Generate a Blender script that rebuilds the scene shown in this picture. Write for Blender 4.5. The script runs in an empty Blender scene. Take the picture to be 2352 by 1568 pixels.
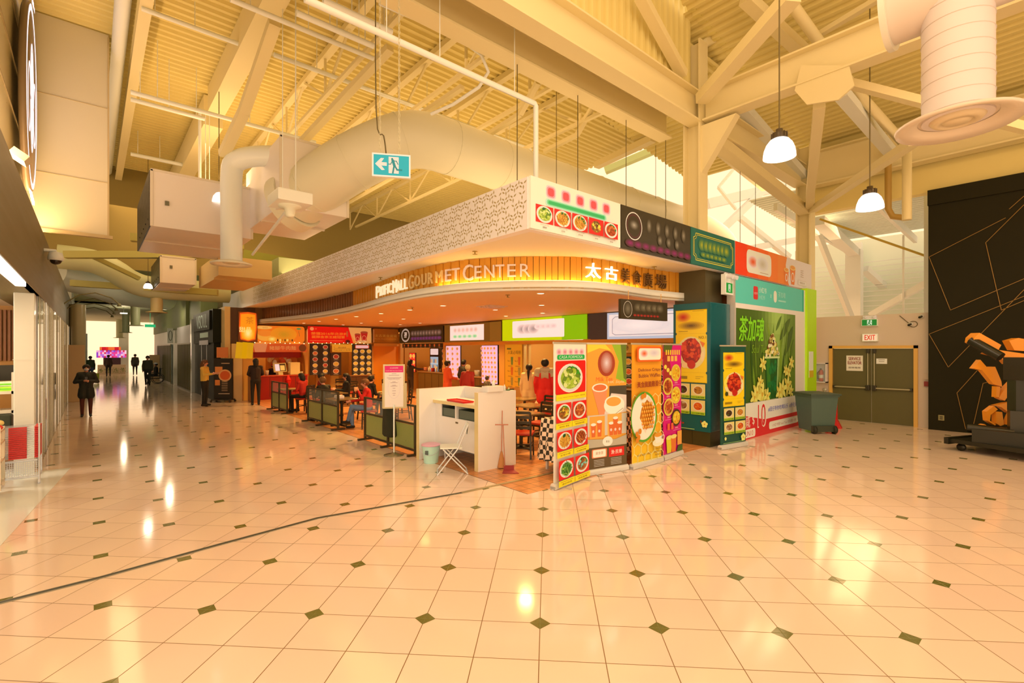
import bpy, bmesh, math, random
from mathutils import Vector, Matrix
random.seed(7)
S = bpy.context.scene
COL = S.collection
PI = math.pi
# ---------------------------------------------------------------- camera, world, big lights, exposure
cd = bpy.data.cameras.new('camera'); cam = bpy.data.objects.new('camera', cd); COL.objects.link(cam)
cam.location = (0, 0, 2.1); cam.rotation_euler = (PI/2, 0, math.radians(49.18-90))
cd.sensor_width = 36; cd.lens = 1118.6/2352*36; cd.shift_y = 19/2352; cd.clip_end = 200; cd.clip_start = .05
S.camera = cam
S.view_settings.view_transform = 'Standard'; S.view_settings.look = 'None'
S.view_settings.exposure = -0.3; S.view_settings.gamma = 1.0; S.view_settings.use_curve_mapping = False
TINT = (1.0, .66, .36)
w = bpy.data.worlds.new('world'); S.world = w; w.use_nodes = True
bg = w.node_tree.nodes['Background']; bg.inputs[0].default_value = (1.0, .68, .40, 1); bg.inputs[1].default_value = 1.9
try:
    S.cycles.max_bounces = 7; S.cycles.diffuse_bounces = 4; S.cycles.glossy_bounces = 3; S.cycles.caustics_reflective = False; S.cycles.caustics_refractive = False
    S.cycles.sample_clamp_indirect = 6; S.cycles.use_denoising = True; S.cycles.use_adaptive_sampling = True; S.cycles.adaptive_threshold = .02
except Exception: pass
LT = (1.0, .60, .28)
def area(loc, size, power, color=LT, rot=(0, 0, 0), sy=None):  # soft area light added to fill the hall
    l = bpy.data.lights.new('fill_area', 'AREA'); l.shape = 'RECTANGLE'; l.size = size; l.size_y = sy or size; l.energy = power; l.color = color
    o = bpy.data.objects.new('fill_area', l); o.location = loc; o.rotation_euler = rot; COL.objects.link(o); return o
area((1.5, 1.5, 9.2), 7, 190)                       # fill added high over the camera, standing in for nave daylight
area((7.0, 1.5, 9.0), 5, 60)  # weaker overhead fill, also added, farther into the nave
area((11, -1, 8.3), 2, 150)  # small fill added to lift the floor on the right
area((1.6, 20, 7.6), 2.2, 260, sy=10)                # downward fill added over the corridor, no roof light there
area((8, 13, 8.3), 6, 160, sy=10)                     # fill added under the roof deck, above the food court canopy
area((21, 8, 7.0), 6, 520, rot=(0, math.radians(35), 0)) # glazed roof beyond the service doors
area((-4.5, -5.5, 3.4), 7, 420, rot=(math.radians(78), 0, math.radians(-40)), sy=4)   # large frontal fill added behind the camera for flat light
area((9, 12.5, 4.75), 6, 440, rot=(PI, 0, 0), sy=12)   # upward fill added above the canopy roof to brighten the ceiling
area((5.6, 19, 4.75), 1.2, 260, rot=(PI, 0, 0), sy=9)  # narrow upward fill added over the corridor side of the canopy
area((1, -5, 3.0), 6, 330, rot=(PI, 0, 0))  # upward fill added behind the camera for the nave roof
area((-.86, 10.5, 4.42), .25, 210, rot=(PI, 0, 0), sy=7)   # upward fill added on top of the left shop fascia
area((2.6, 15, 6.25), .8, 60, rot=(PI, 0, 0), sy=3)  # small upward fill added over the big box duct
#            # upward fills are additions, not fittings of the nave
# ---------------------------------------------------------------- helpers
F = (math.cos(math.radians(49.18)), math.sin(math.radians(49.18))); R = (F[1], -F[0]); FP = 1118.6
def ray(px): u = (px-1176)/FP; return (F[0]+R[0]*u, F[1]+R[1]*u)
def onZ(px, py, z=0): t = FP*(2.1-z)/(py-803); d = ray(px); return Vector((d[0]*t, d[1]*t, z))
def onY(px, py, y): d = ray(px); t = y/d[1]; return Vector((d[0]*t, y, 2.1-(py-803)/FP*t))
def onX(px, py, x): d = ray(px); t = x/d[0]; return Vector((x, d[1]*t, 2.1-(py-803)/FP*t))
def at(px, py, t): d = ray(px); return Vector((d[0]*t, d[1]*t, 2.1-(py-803)/FP*t))
def lin(c): c = c/255; return c/12.92 if c <= .04045 else ((c+.055)/1.055)**2.4
def C(r, g, b, k=.86): return tuple(max(.004, min(.93, lin(v)/t*k)) for v, t in zip((r, g, b), TINT))
MC = {}
def mat(name, rgb, rough=.55, metal=0, emit=0, raw=False, alpha=None, spec=.5):
    key = (name, rgb, rough, metal, emit, raw, alpha)
    if key in MC: return MC[key]
    m = bpy.data.materials.new(name); m.use_nodes = True; b = m.node_tree.nodes['Principled BSDF']
    c = rgb if raw else C(*rgb)
    b.inputs['Base Color'].default_value = (*c, 1); b.inputs['Roughness'].default_value = rough; b.inputs['Metallic'].default_value = metal
    b.inputs['Specular IOR Level'].default_value = spec
    if emit:
        e = tuple(lin(v) for v in rgb) if not raw else rgb
        b.inputs['Emission Color'].default_value = (*e, 1); b.inputs['Emission Strength'].default_value = emit; b.inputs['Base Color'].default_value = (*[v*.4 for v in e], 1)
    if alpha is not None: b.inputs['Alpha'].default_value = alpha
    if not emit and alpha is None and rough > .2:      # faint procedural unevenness of the surface
        nt = m.node_tree; n = nt.nodes.new('ShaderNodeTexNoise'); n.inputs['Scale'].default_value = 9
        mr = nt.nodes.new('ShaderNodeMapRange'); mr.inputs[3].default_value = max(0, rough-.06); mr.inputs[4].default_value = min(1, rough+.06)
        nt.links.new(n.outputs[0], mr.inputs[0]); nt.links.new(mr.outputs[0], b.inputs['Roughness'])
    MC[key] = m; return m
class MB:
    def __init__(s): s.v = []; s.f = []; s.m = []; s.sm = []
    def add(s, vs, fs, mi=0, sm=False):
        o = len(s.v); s.v += [Vector(v) for v in vs]; s.f += [tuple(i+o for i in f) for f in fs]; s.m += [mi]*len(fs); s.sm += [sm]*len(fs); return s
    def box(s, x0, x1, y0, y1, z0, z1, mi=0, M=None):
        vs = [Vector((x, y, z)) for z in (z0, z1) for y in (y0, y1) for x in (x0, x1)]
        if M: vs = [M @ v for v in vs]
        return s.add(vs, [(0, 2, 3, 1), (4, 5, 7, 6), (0, 1, 5, 4), (2, 6, 7, 3), (0, 4, 6, 2), (1, 3, 7, 5)], mi)
    def cbox(s, x0, x1, y0, y1, z0, z1, c=.01, mi=0):   # box with chamfered edges
        bm = bmesh.new(); r = bmesh.ops.create_cube(bm, size=1)
        for v in bm.verts: v.co = Vector(((x0+x1)/2+v.co.x*(x1-x0), (y0+y1)/2+v.co.y*(y1-y0), (z0+z1)/2+v.co.z*(z1-z0)))
        bmesh.ops.bevel(bm, geom=bm.edges[:], offset=c, segments=2, affect='EDGES', profile=.6)
        bm.verts.index_update(); s.add([v.co.copy() for v in bm.verts], [tuple(v.index for v in f.verts) for f in bm.faces], mi); bm.free(); return s
    def bar(s, a, b, w, h, mi=0, up=(0, 0, 1)):
        a = Vector(a); b = Vector(b); d = (b-a).normalized(); u = Vector(up)
        if abs(d.dot(u)) > .98: u = Vector((1, 0, 0))
        x = d.cross(u).normalized(); y = x.cross(d)
        vs = [p+x*sx*w/2+y*sy*h/2 for p in (a, b) for sx, sy in ((-1, -1), (1, -1), (1, 1), (-1, 1))]
        return s.add(vs, [(0, 1, 2, 3), (7, 6, 5, 4), (0, 4, 5, 1), (1, 5, 6, 2), (2, 6, 7, 3), (3, 7, 4, 0)], mi)
    def ibeam(s, a, b, w, h, t=.03, mi=0):
        a = Vector(a); b = Vector(b); up = Vector((0, 0, 1)); d = (b-a).normalized()
        if abs(d.z) > .98:
            s.bar(a, b, t, h, mi, up=(0, 1, 0)); o = Vector((0, h/2, 0)); s.bar(a+o, b+o, w, t, mi, up=(0, 1, 0)); return s.bar(a-o, b-o, w, t, mi, up=(0, 1, 0))
        x = d.cross(up).normalized(); y = x.cross(d)
        s.bar(a, b, t, h, mi); s.bar(a+y*h/2, b+y*h/2, w, t, mi); return s.bar(a-y*h/2, b-y*h/2, w, t, mi)
    def tube(s, pts, r, n=12, mi=0, cap=True, rs=None):
        pts = [Vector(p) for p in pts]; rings = []; k = len(pts); prev = None
        for i, p in enumerate(pts):
            d = (pts[min(i+1, k-1)]-pts[max(i-1, 0)]).normalized()
            if prev is None: u = Vector((0, 0, 1)) if abs(d.z) < .95 else Vector((1, 0, 0))
            else: u = prev
            x = d.cross(u).normalized(); y = x.cross(d).normalized(); prev = y
            rr = rs[i] if rs else r
            rings.append([p+(x*math.cos(2*PI*j/n)+y*math.sin(2*PI*j/n))*rr for j in range(n)])
        vs = [v for rg in rings for v in rg]; fs = [(i*n+j, i*n+(j+1) % n, (i+1)*n+(j+1) % n, (i+1)*n+j) for i in range(k-1) for j in range(n)]
        s.add(vs, fs, mi, True)
        if cap: s.add(rings[0], [tuple(range(n))[::-1]], mi); s.add(rings[-1], [tuple(range(n))], mi)
        return s
    def lathe(s, prof, c=(0, 0, 0), n=24, mi=0, M=None):
        c = Vector(c); vs = [Vector((r*math.cos(2*PI*j/n), r*math.sin(2*PI*j/n), z)) for r, z in prof for j in range(n)]
        vs = [(M @ v if M else v)+c for v in vs]
        return s.add(vs, [(i*n+j, i*n+(j+1) % n, (i+1)*n+(j+1) % n, (i+1)*n+j) for i in range(len(prof)-1) for j in range(n)], mi, True)
    def ball(s, c, r, mi=0, sc=(1, 1, 1), n=14):
        prof = [(math.sin(PI*i/10)*r, -math.cos(PI*i/10)*r) for i in range(11)]
        return s.lathe(prof, c, n, mi, Matrix.Diagonal((*sc, 1)).to_3x3())
    def prism(s, poly, z0, z1, mi=0):    # polygon in xy, extruded in z
        n = len(poly); s.add([(x, y, z0) for x, y in poly]+[(x, y, z1) for x, y in poly], [tuple(range(n))[::-1], tuple(range(n, 2*n))]+[(i, (i+1) % n, n+(i+1) % n, n+i) for i in range(n)], mi); return s
    def slab(s, poly3, nrm, th, mi=0):   # 3-D polygon given thickness along nrm
        n = len(poly3); o = Vector(nrm).normalized()*th; p = [Vector(v) for v in poly3]
        return s.add(p+[v+o for v in p], [tuple(range(n))[::-1], tuple(range(n, 2*n))]+[(i, (i+1) % n, n+(i+1) % n, n+i) for i in range(n)], mi)
    def build(s, name, m, parent=None, off=(0, 0, 0), fix=True):
        me = bpy.data.meshes.new(name); off = Vector(off); me.from_pydata([v-off for v in s.v], [], s.f)
        for x in (m if isinstance(m, (list, tuple)) else [m]): me.materials.append(x)
        me.polygons.foreach_set('material_index', s.m); me.polygons.foreach_set('use_smooth', s.sm)
        if fix:
            bm = bmesh.new(); bm.from_mesh(me); bmesh.ops.recalc_face_normals(bm, faces=bm.faces); bm.to_mesh(me); bm.free()
        me.update(); o = bpy.data.objects.new(name, me); COL.objects.link(o)
        if parent: o.parent = parent
        return o
def props(o, label=None, cat=None, group=None, kind=None):
    for k, v in (('label', label), ('category', cat), ('group', group), ('kind', kind)):
        if v: o[k] = v
    return o
def empty(name, loc, rz=0, label=None, cat=None, group=None, kind=None):
    o = bpy.data.objects.new(name, None); o.location = loc; o.rotation_euler = (0, 0, rz); COL.objects.link(o); o.empty_display_size = .1
    return props(o, label, cat, group, kind)
def one(name, mb, m, label=None, cat=None, group=None, kind=None):   # a thing that is one mesh, origin at the middle of its base
    c = base(mb); o = mb.build(name, m, off=c); o.location = c; return props(o, label, cat, group, kind)
def base(mb):
    xs = [v.x for v in mb.v]; ys = [v.y for v in mb.v]; zs = [v.z for v in mb.v]; return Vector(((min(xs)+max(xs))/2, (min(ys)+max(ys))/2, min(zs)))
def struct(name, mb, m, label=None): return one(name, mb, m, label=label, kind='structure')
class G:     # a thing with parts given in world coordinates
    def __init__(s, name, loc, label, cat, group=None, kind=None): s.l = Vector(loc); s.e = empty(name, loc, 0, label, cat, group, kind)
    def part(s, name, mb, m, parent=None, label=None):
        o = mb.build(name, m, parent or s.e, off=s.l)
        if not parent: s.last = o
        if label: o['label'] = label
        return o
def copy_tree(o, parent=None):
    c = o.copy(); COL.objects.link(c)
    if parent: c.parent = parent
    for ch in o.children: copy_tree(ch, c)
    return c
def prot(o):
    o.location = (0, 0, 0); return o
# ---- flat printed or painted work on a panel, in metres from its lower left corner
TC = {}
def glyphs(txt):
    if txt in TC: return TC[txt]
    cu = bpy.data.curves.new('t', 'FONT'); cu.body = txt; cu.resolution_u = 3; o = bpy.data.objects.new('t', cu); COL.objects.link(o)
    me = bpy.data.meshes.new_from_object(o.evaluated_get(bpy.context.evaluated_depsgraph_get()))
    vs = [(v.co.x, v.co.y) for v in me.vertices]; fs = [tuple(p.vertices) for p in me.polygons]
    bpy.data.objects.remove(o); bpy.data.curves.remove(cu); bpy.data.meshes.remove(me)
    if not vs: vs = [(0, 0)]
    x0 = min(v[0] for v in vs); x1 = max(v[0] for v in vs); y0 = min(v[1] for v in vs); y1 = max(v[1] for v in vs)
    TC[txt] = (vs, fs, x0, x1, y0, y1); return TC[txt]
class Art:
    def __init__(s, W, H): s.W = W; s.H = H; s.it = []; s.L = 0
    def face(s, pts, fs, c, keep=False):
        if not keep: s.L += 1
        s.it.append((pts, fs, c, s.L)); return s
    def poly(s, pts, c, keep=False): return s.face(pts, [tuple(range(len(pts)))], c, keep)
    def rect(s, x, y, w_, h, c, keep=False): return s.poly([(x, y), (x+w_, y), (x+w_, y+h), (x, y+h)], c, keep)
    def rrect(s, x, y, w_, h, r, c):
        p = []
        for cx, cy, a in ((x+w_-r, y+r, -90), (x+w_-r, y+h-r, 0), (x+r, y+h-r, 90), (x+r, y+r, 180)):
            p += [(cx+r*math.cos(math.radians(a+k*22.5)), cy+r*math.sin(math.radians(a+k*22.5))) for k in range(5)]
        return s.poly(p, c)
    def ell(s, cx, cy, rx, ry, c, n=22, keep=False, a0=0): return s.poly([(cx+rx*math.cos(a0+2*PI*i/n), cy+ry*math.sin(a0+2*PI*i/n)) for i in range(n)], c, keep)
    def ring(s, cx, cy, rx, ry, wd, c, n=32):
        p = [(cx+rx*math.cos(2*PI*i/n), cy+ry*math.sin(2*PI*i/n)) for i in range(n)]; q = [(cx+(rx-wd)*math.cos(2*PI*i/n), cy+(ry-wd)*math.sin(2*PI*i/n)) for i in range(n)]
        return s.face(p+q, [(i, (i+1) % n, n+(i+1) % n, n+i) for i in range(n)], c)
    def line(s, pts, wd, c):
        for (x0, y0), (x1, y1) in zip(pts, pts[1:]):
            l = math.hypot(x1-x0, y1-y0) or 1; nx, ny = -(y1-y0)/l*wd/2, (x1-x0)/l*wd/2; ex, ey = (x1-x0)/l*wd/2, (y1-y0)/l*wd/2
            s.poly([(x0-ex+nx, y0-ey+ny), (x0-ex-nx, y0-ey-ny), (x1+ex-nx, y1+ey-ny), (x1+ex+nx, y1+ey+ny)], c)
        return s
    def text(s, t, x, y, h, c, al='c', w_=None, slant=0, bold=0, fl=False):
        vs, fs, x0, x1, y0, y1 = glyphs(t); k = h/max(.01, y1-y0); kx = (w_/(x1-x0)) if w_ else k; W = (x1-x0)*kx
        ox = {'c': x-W/2, 'l': x, 'r': x-W}[al]
        pts = [(ox+(a-x0)*kx+slant*(b-y0)*k, y+(b-y0)*k) for a, b in vs]
        s.face(pts, fs, c)
        if bold: s.face([(a+bold, b) for a, b in pts], fs, c); s.face([(a, b+bold*.8) for a, b in pts], fs, c)
        return s
    def blur(s, cx, cy, rx, ry, c0, c1, n=6):     # soft spot, c0 outside to c1 inside
        for i in range(n):
            k = 1-i/n; q = i/(n-1); s.ell(cx, cy, rx*k, ry*k, tuple(round(a+(b-a)*q) for a, b in zip(c0, c1)))
        return s
    def dish(s, cx, cy, r, cols, plate=(250, 225, 205), k=26, ry=None, green=None, seed=1, strips=False):
        ry = ry or r; rn = random.Random(seed)
        if plate: s.ell(cx, cy, r, ry, plate, 26); s.ell(cx, cy, r*.93, ry*.93, tuple(int(v*.93) for v in plate), 26)
        s.ell(cx, cy, r*.78, ry*.76, cols[0], 20); s.L += 1
        if green:
            for i in range(5):
                a = .3+i*.35; s.ell(cx+r*.62*math.cos(a), cy+ry*.6*math.sin(a), r*.24, ry*.24, green if i % 2 else tuple(int(v*.75) for v in green), 8)
        for i in range(k):
            a = rn.random()*2*PI; d = math.sqrt(rn.random())*.62; x = cx+r*d*math.cos(a); y = cy+ry*d*math.sin(a); c = cols[rn.randrange(len(cols))]
            if i % 9 == 0: s.L += 1
            if strips:
                b = rn.random()*PI; l = r*.3; ww = r*.035; ca, sa = math.cos(b), math.sin(b)
                s.poly([(x-ca*l-sa*ww, y-sa*l+ca*ww), (x-ca*l+sa*ww, y-sa*l-ca*ww), (x+ca*l+sa*ww, y+sa*l-ca*ww), (x+ca*l-sa*ww, y+sa*l+ca*ww)], c, True)
                s.L += 1
            else: s.ell(x, y, r*(.1+.13*rn.random()), ry*(.09+.12*rn.random()), c, 7, True, rn.random()); s.L += (i % 3 == 0)
        return s
    def build(s, name, parent, o, u, v, off=(0, 0, 0), emit=0, rough=.5, eps=.00025, only=None, gap=.0015):
        o = Vector(o); u = Vector(u).normalized(); v = Vector(v).normalized(); n = u.cross(v)
        mb = MB(); cs = []
        for pts, fs, c, L in s.it:
            if c not in cs: cs.append(c)
            mb.add([o+u*a+v*b+n*(L*eps+gap) for a, b in pts], fs, cs.index(c))
        ms = [mat('print_ink', c, rough, emit=emit) for c in cs]
        return mb.build(name, ms, parent, off=off, fix=False)
# ---------------------------------------------------------------- node helper and big surfaces
def nodes(name, rough=.5):
    m = bpy.data.materials.new(name); m.use_nodes = True; nt = m.node_tree; b = nt.nodes['Principled BSDF']; b.inputs['Roughness'].default_value = rough; b.inputs['Specular IOR Level'].default_value = .8 if name == 'polished_tile' else .5
    def M(op, *a, clamp=False):
        n = nt.nodes.new('ShaderNodeMath'); n.operation = op; n.use_clamp = clamp
        for i, v in enumerate(a):
            if isinstance(v, (int, float)): n.inputs[i].default_value = v
            else: nt.links.new(v, n.inputs[i])
        return n.outputs[0]
    def mix(f, a, c):
        n = nt.nodes.new('ShaderNodeMix'); n.data_type = 'RGBA'
        if isinstance(f, (int, float)): n.inputs[0].default_value = f
        else: nt.links.new(f, n.inputs[0])
        for i, v in ((6, a), (7, c)):
            if isinstance(v, tuple): n.inputs[i].default_value = (*v[:3], 1)
            else: nt.links.new(v, n.inputs[i])
        return n.outputs[2]
    g = nt.nodes.new('ShaderNodeNewGeometry'); sp = nt.nodes.new('ShaderNodeSeparateXYZ'); nt.links.new(g.outputs['Position'], sp.inputs[0])
    return m, nt, b, M, mix, sp.outputs
def noise(nt, scale, detail=3):
    n = nt.nodes.new('ShaderNodeTexNoise'); n.inputs['Scale'].default_value = scale; n.inputs['Detail'].default_value = detail
    g = nt.nodes.new('ShaderNodeNewGeometry'); nt.links.new(g.outputs['Position'], n.inputs['Vector']); return n.outputs[0]
# polished mall tiles laid diagonally with small green diamond insets
mF, nt, b, M, mix, xyz = nodes('polished_tile', .1)
k = .7071/.897
dx = M('SUBTRACT', xyz[0], 2.610); dy = M('SUBTRACT', xyz[1], 2.692)
u = M('MULTIPLY', M('SUBTRACT', dx, dy), k); v = M('MULTIPLY', M('ADD', dx, dy), k)
du = M('ABSOLUTE', M('SUBTRACT', u, M('ROUND', u))); dv = M('ABSOLUTE', M('SUBTRACT', v, M('ROUND', v)))
dia = M('LESS_THAN', M('ADD', du, dv), .092)
u2 = M('MULTIPLY', u, 2); v2 = M('MULTIPLY', v, 2)
g1 = M('LESS_THAN', M('ABSOLUTE', M('SUBTRACT', u2, M('ROUND', u2))), .0075); g2 = M('LESS_THAN', M('ABSOLUTE', M('SUBTRACT', v2, M('ROUND', v2))), .0075)
gr = M('MAXIMUM', g1, g2)
wn = nt.nodes.new('ShaderNodeTexWhiteNoise'); cb = nt.nodes.new('ShaderNodeCombineXYZ'); nt.links.new(M('FLOOR', u2), cb.inputs[0]); nt.links.new(M('FLOOR', v2), cb.inputs[1]); nt.links.new(cb.outputs[0], wn.inputs['Vector'])
tile = mix(wn.outputs['Value'], (.86, .70, .60), (.93, .77, .63))
tile = mix(M('MULTIPLY', noise(nt, 1.2), .35), tile, (.93, .72, .66))
c = mix(gr, tile, (.24, .15, .06)); c = mix(dia, c, mix(noise(nt, 120), (.09, .11, .02), (.22, .22, .06)))
nt.links.new(c, b.inputs['Base Color'])
nt.links.new(M('ADD', M('MULTIPLY', gr, .4), M('ADD', M('MULTIPLY', noise(nt, 3), .05), .07)), b.inputs['Roughness'])
# quarry tiles of the food court
mQ, nt, b, M, mix, xyz = nodes('quarry_tile', .3)
u = M('MULTIPLY', xyz[0], 1/.2); v = M('MULTIPLY', xyz[1], 1/.2)
gr = M('MAXIMUM', M('LESS_THAN', M('ABSOLUTE', M('SUBTRACT', u, M('ROUND', u))), .022), M('LESS_THAN', M('ABSOLUTE', M('SUBTRACT', v, M('ROUND', v))), .022))
wn = nt.nodes.new('ShaderNodeTexWhiteNoise'); cb = nt.nodes.new('ShaderNodeCombineXYZ'); nt.links.new(M('FLOOR', M('ADD', u, .5)), cb.inputs[0]); nt.links.new(M('FLOOR', M('ADD', v, .5)), cb.inputs[1]); nt.links.new(cb.outputs[0], wn.inputs['Vector'])
nt.links.new(mix(gr, mix(wn.outputs['Value'], (.62, .27, .10), (.74, .36, .14)), (.10, .06, .03)), b.inputs['Base Color'])
mb = MB(); mb.add([(-14, -9, 0), (40, -9, 0), (40, 70, 0), (-14, 70, 0)], [(0, 1, 2, 3)])
o = mb.build('floor', mF); props(o, kind='structure')
mb = MB(); mb.box(4.8, 16.6, 5.21, 26.9, .0, .004); o = mb.build('floor', mQ); props(o, kind='structure')
mb = MB(); mb.prism([(-.27, 11.7), (-.31, 11.4), (-.74, 7.5), (-1.2, 3.4), (-9, 3.4), (-9, 13), (-.75, 13), (-.75, 11.7)], 0, .004)
o = mb.build('floor', mat('shop_floor_tile', (255, 225, 205), .12)); props(o, kind='structure')
# metal expansion joint crossing the tiles
pj = [onZ(-60, 1400), onZ(230, 1327), onZ(500, 1252), onZ(730, 1190), onZ(1060, 1132)]
mb = MB()
for a, c_ in zip(pj, pj[1:]): mb.bar(a+Vector((0, 0, .002)), c_+Vector((0, 0, .002)), .04, .006)
for s_ in (-.026, .026):
    d = (pj[-1]-pj[0]).normalized(); n_ = Vector((-d.y, d.x, 0))*s_
    for a, c_ in zip(pj, pj[1:]): mb.bar(a+n_+Vector((0, 0, .003)), c_+n_+Vector((0, 0, .003)), .008, .008, 1)
struct('trim_1', mb, [mat('joint_rubber', (70, 62, 40), .5), mat('joint_metal', (170, 140, 95), .35, .6)])
mb = MB(); e_ = onZ(1275, 1085)
mb.bar(pj[-1]+Vector((0, 0, .005)), e_+Vector((0, 0, .008)), .06, .01); struct('trim_2', mb, mat('joint_metal', (190, 150, 90), .35, .6))
# ---------------------------------------------------------------- roofs
mDeck = mat('painted_deck', (242, 190, 96), .6); mSteel = mat('painted_steel', (246, 196, 118), .55); mSteel2 = mat('pale_steel', (250, 215, 165), .5)
mDuct = mat('duct_paint', (244, 204, 142), .45)
def deck(name, x0, x1, y0, y1, zf, along='X', pitch=.22, dep=.06, m=mDeck):
    a0, a1, b0, b1 = (y0, y1, x0, x1) if along == 'X' else (x0, x1, y0, y1)
    n = int((a1-a0)/pitch); st = []
    for i in range(n):
        for q, z in ((0, 0), (.35, 0), (.5, dep), (.85, dep)): st.append((a0+(i+q)*pitch, z))
    vs = []
    for a, z in st:
        for bb in (b0, b1):
            x, y = (bb, a) if along == 'X' else (a, bb); vs.append((x, y, zf(x, y)+z))
    mb = MB(); mb.add(vs, [(2*i, 2*i+1, 2*i+3, 2*i+2) for i in range(len(st)-1)]); o = mb.build(name, m, fix=False); return props(o, kind='structure')
deck('ceiling', -6, 14.5, 5.7, 24, lambda x, y: 9.05)
deck('ceiling', 5.5, 17, -9, 5.45, lambda x, y: 8.35+(17-x)*.14, 'Y')
deck('ceiling', 9.7, 17, 5.3, 9.4, lambda x, y: 8.35+(17-x)*.14, 'Y')
deck('ceiling', 17.4, 25, -5, 7.5, lambda x, y: 7.3-(x-17.4)*.06, 'Y', m=mat('pale_deck', (250, 225, 165), .6))
mb = MB(); mb.box(-6, 20, 23.9, 24.1, 5.2, 9.1); struct('wall_back', mb, mat('upper_wall', (158, 118, 48), .7))
mb = MB(); mb.box(-6, 20, 24.1, 36, 6.0, 6.1); struct('ceiling', mb, mat('corridor_ceiling', (165, 140, 70), .7))
mb = MB(); mb.box(-6, 20, 36, 36.1, 4.7, 6.1); mb.box(-6, 20, 36, 58, 4.7, 4.8); struct('ceiling', mb, mat('corridor_ceiling', (190, 165, 105), .7))
# clerestory wall of the nave above the beam (vertical ribs)
mb = MB(); vs = []; st = []
for i in range(62):
    for q, z in ((0, 0), (.35, 0), (.5, .05), (.85, .05)): st.append((-3.2+(i+q)*.215, 5.56+z))
for x, y in st: vs += [(x, y, 7.7), (x, y, 10.6)]
mb.add(vs, [(2*i, 2*i+1, 2*i+3, 2*i+2) for i in range(len(st)-1)]); o = mb.build('wall_upper', mDeck, fix=False); props(o, kind='structure')
# ---------------------------------------------------------------- steel frame
def steel(name, mb, label, cat='beam', group=None, m=mSteel): return one(name, mb, m, label, cat, group)
mb = MB(); mb.ibeam((10.2, 5.55, 3.95), (10.2, 5.55, 8.9), .34, .36, .04); steel('steel_column', mb, 'cream steel column rising through the teal pillar behind the green sign', 'column')
mb = MB(); mb.ibeam((16.57, 5.42, 0), (16.57, 5.42, 8.3), .42, .36, .04); steel('steel_column', mb, 'cream steel column beside the service door wall', 'column')
mb = MB(); mb.ibeam((-3, 5.5, 7.4), (16.4, 5.5, 7.4), .34, .62, .035); steel('steel_beam', mb, 'wide cream beam on the column, nearest of the two parallel beams')
mb = MB(); mb.ibeam((-3, 6.35, 7.35), (10.3, 6.35, 7.35), .34, .55, .035); steel('steel_beam', mb, 'wide cream beam running behind the nearest one')
mb = MB(); mb.ibeam((10.2, 5.3, 7.4), (10.2, -6, 7.4), .34, .62, .035)
mb.slab([onX(1825, 208, 10.05), onX(1853, 240, 10.05), onX(1925, 229, 10.05), onX(1962, 196, 10.05), onX(1950, 150, 10.05), onX(1840, 150, 10.05)], (1, 0, 0), .04)
steel('steel_beam', mb, 'cream beam with a gusset plate running from the column towards the big air diffuser')
mb = MB(); mb.ibeam((16.6, 5.2, 7.55), (16.6, -8, 7.55), .36, 1.0, .04); steel('steel_beam', mb, 'deep cream beam above the black wall')
mb = MB(); mb.slab([(10.2-.1, 5.4, 7.0), (10.2-.1, 4.6, 7.0), (10.2-.1, 5.4, 5.9)], (1, 0, 0), .2); steel('knee_bracket', mb, 'triangular cream bracket under the beam at the column', 'bracket')
def brace(px, t, w_, label, h=None, cat='brace', m=mSteel, rnd=False, name='steel_brace'):
    P_ = [at(a, b_, tt) for (a, b_), tt in zip(px, t)]; mb = MB()
    if rnd: mb.tube(P_, w_/2, 12)
    else:
        for a, c_ in zip(P_, P_[1:]): mb.bar(a, c_, w_, h or w_*.8)
    return steel(name, mb, label, cat, m=m)
brace([(1611, 228), (1822, -12)], (10.4, 7.6), .26, 'thick diagonal brace rising right from the column head')
brace([(1711, -5), (1866, 140)], (9.5, 10.4), .24, 'channel brace crossing above the pendant lamp cable')
brace([(1930, 212), (2048, 352)], (10.2, 13.4), .25, 'channel brace descending right from the gusset plate', m=mSteel2)
brace([(1812, 0), (1895, 116), (1971, 214), (2084, 338), (2083, 345), (2083, 505)], (9.2, 9.9, 10.7, 12.0, 12.0, 12.0), .2, 'cream rain pipe sloping down then dropping beside the brown gas pipe', cat='pipe', rnd=True, name='rain_pipe')
brace([(1880, 80), (2018, -3)], (9.9, 9.0), .12, 'thin brace rising right above the long beam')
brace([(1945, 190), (2360, 296)], (9.2, 8.2), .17, 'brace running from the gusset plate behind the spiral duct')
brace([(1882, 240), (1858, 478)], (9.2, 14.6), .2, 'brace from the gusset plate down to the far column head')
brace([(2100, 325), (1866, 482)], (9.6, 14.5), .2, 'long brace rising right from the far column head to the diffuser')
brace([(1620, 306), (1848, 484)], (11.2, 14.7), .3, 'brace from the near column down to the far column head')
brace([(1680, 222), (1853, 415)], (11.4, 15.3), .28, 'pale roof beam ending above the far column', m=mSteel2)
brace([(1640, 330), (1760, 430)], (13.5, 18), .3, 'shaded roof beam behind the near column')
brace([(1616, 100), (1735, 60)], (11.2, 12.3), .2, 'short strut at the top right of the near column')
brace([(1470, -10), (1568, 172)], (9.0, 10.3), .2, 'diagonal brace in front of the ribbed upper wall')
brace([(2040, 375), (2040, 480), (2050, 497), (2078, 500)], (13.2, 13.2, 13.2, 13.0), .16, 'brown bent gas pipe under the deep beam', cat='pipe', rnd=True, m=mat('gas_pipe', (190, 130, 45), .4), name='gas_pipe')
brace([(1640, 545), (1760, 430)], (23, 24), .35, 'diagonal strut against the bright skylight', m=mSteel2)
brace([(1700, 500), (1812, 590)], (22, 23), .25, 'skylight rafter descending right', m=mSteel2)
brace([(1620, 470), (1810, 425)], (23.2, 25), .55, 'horizontal member along the top of the skylight', m=mSteel2)
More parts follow.
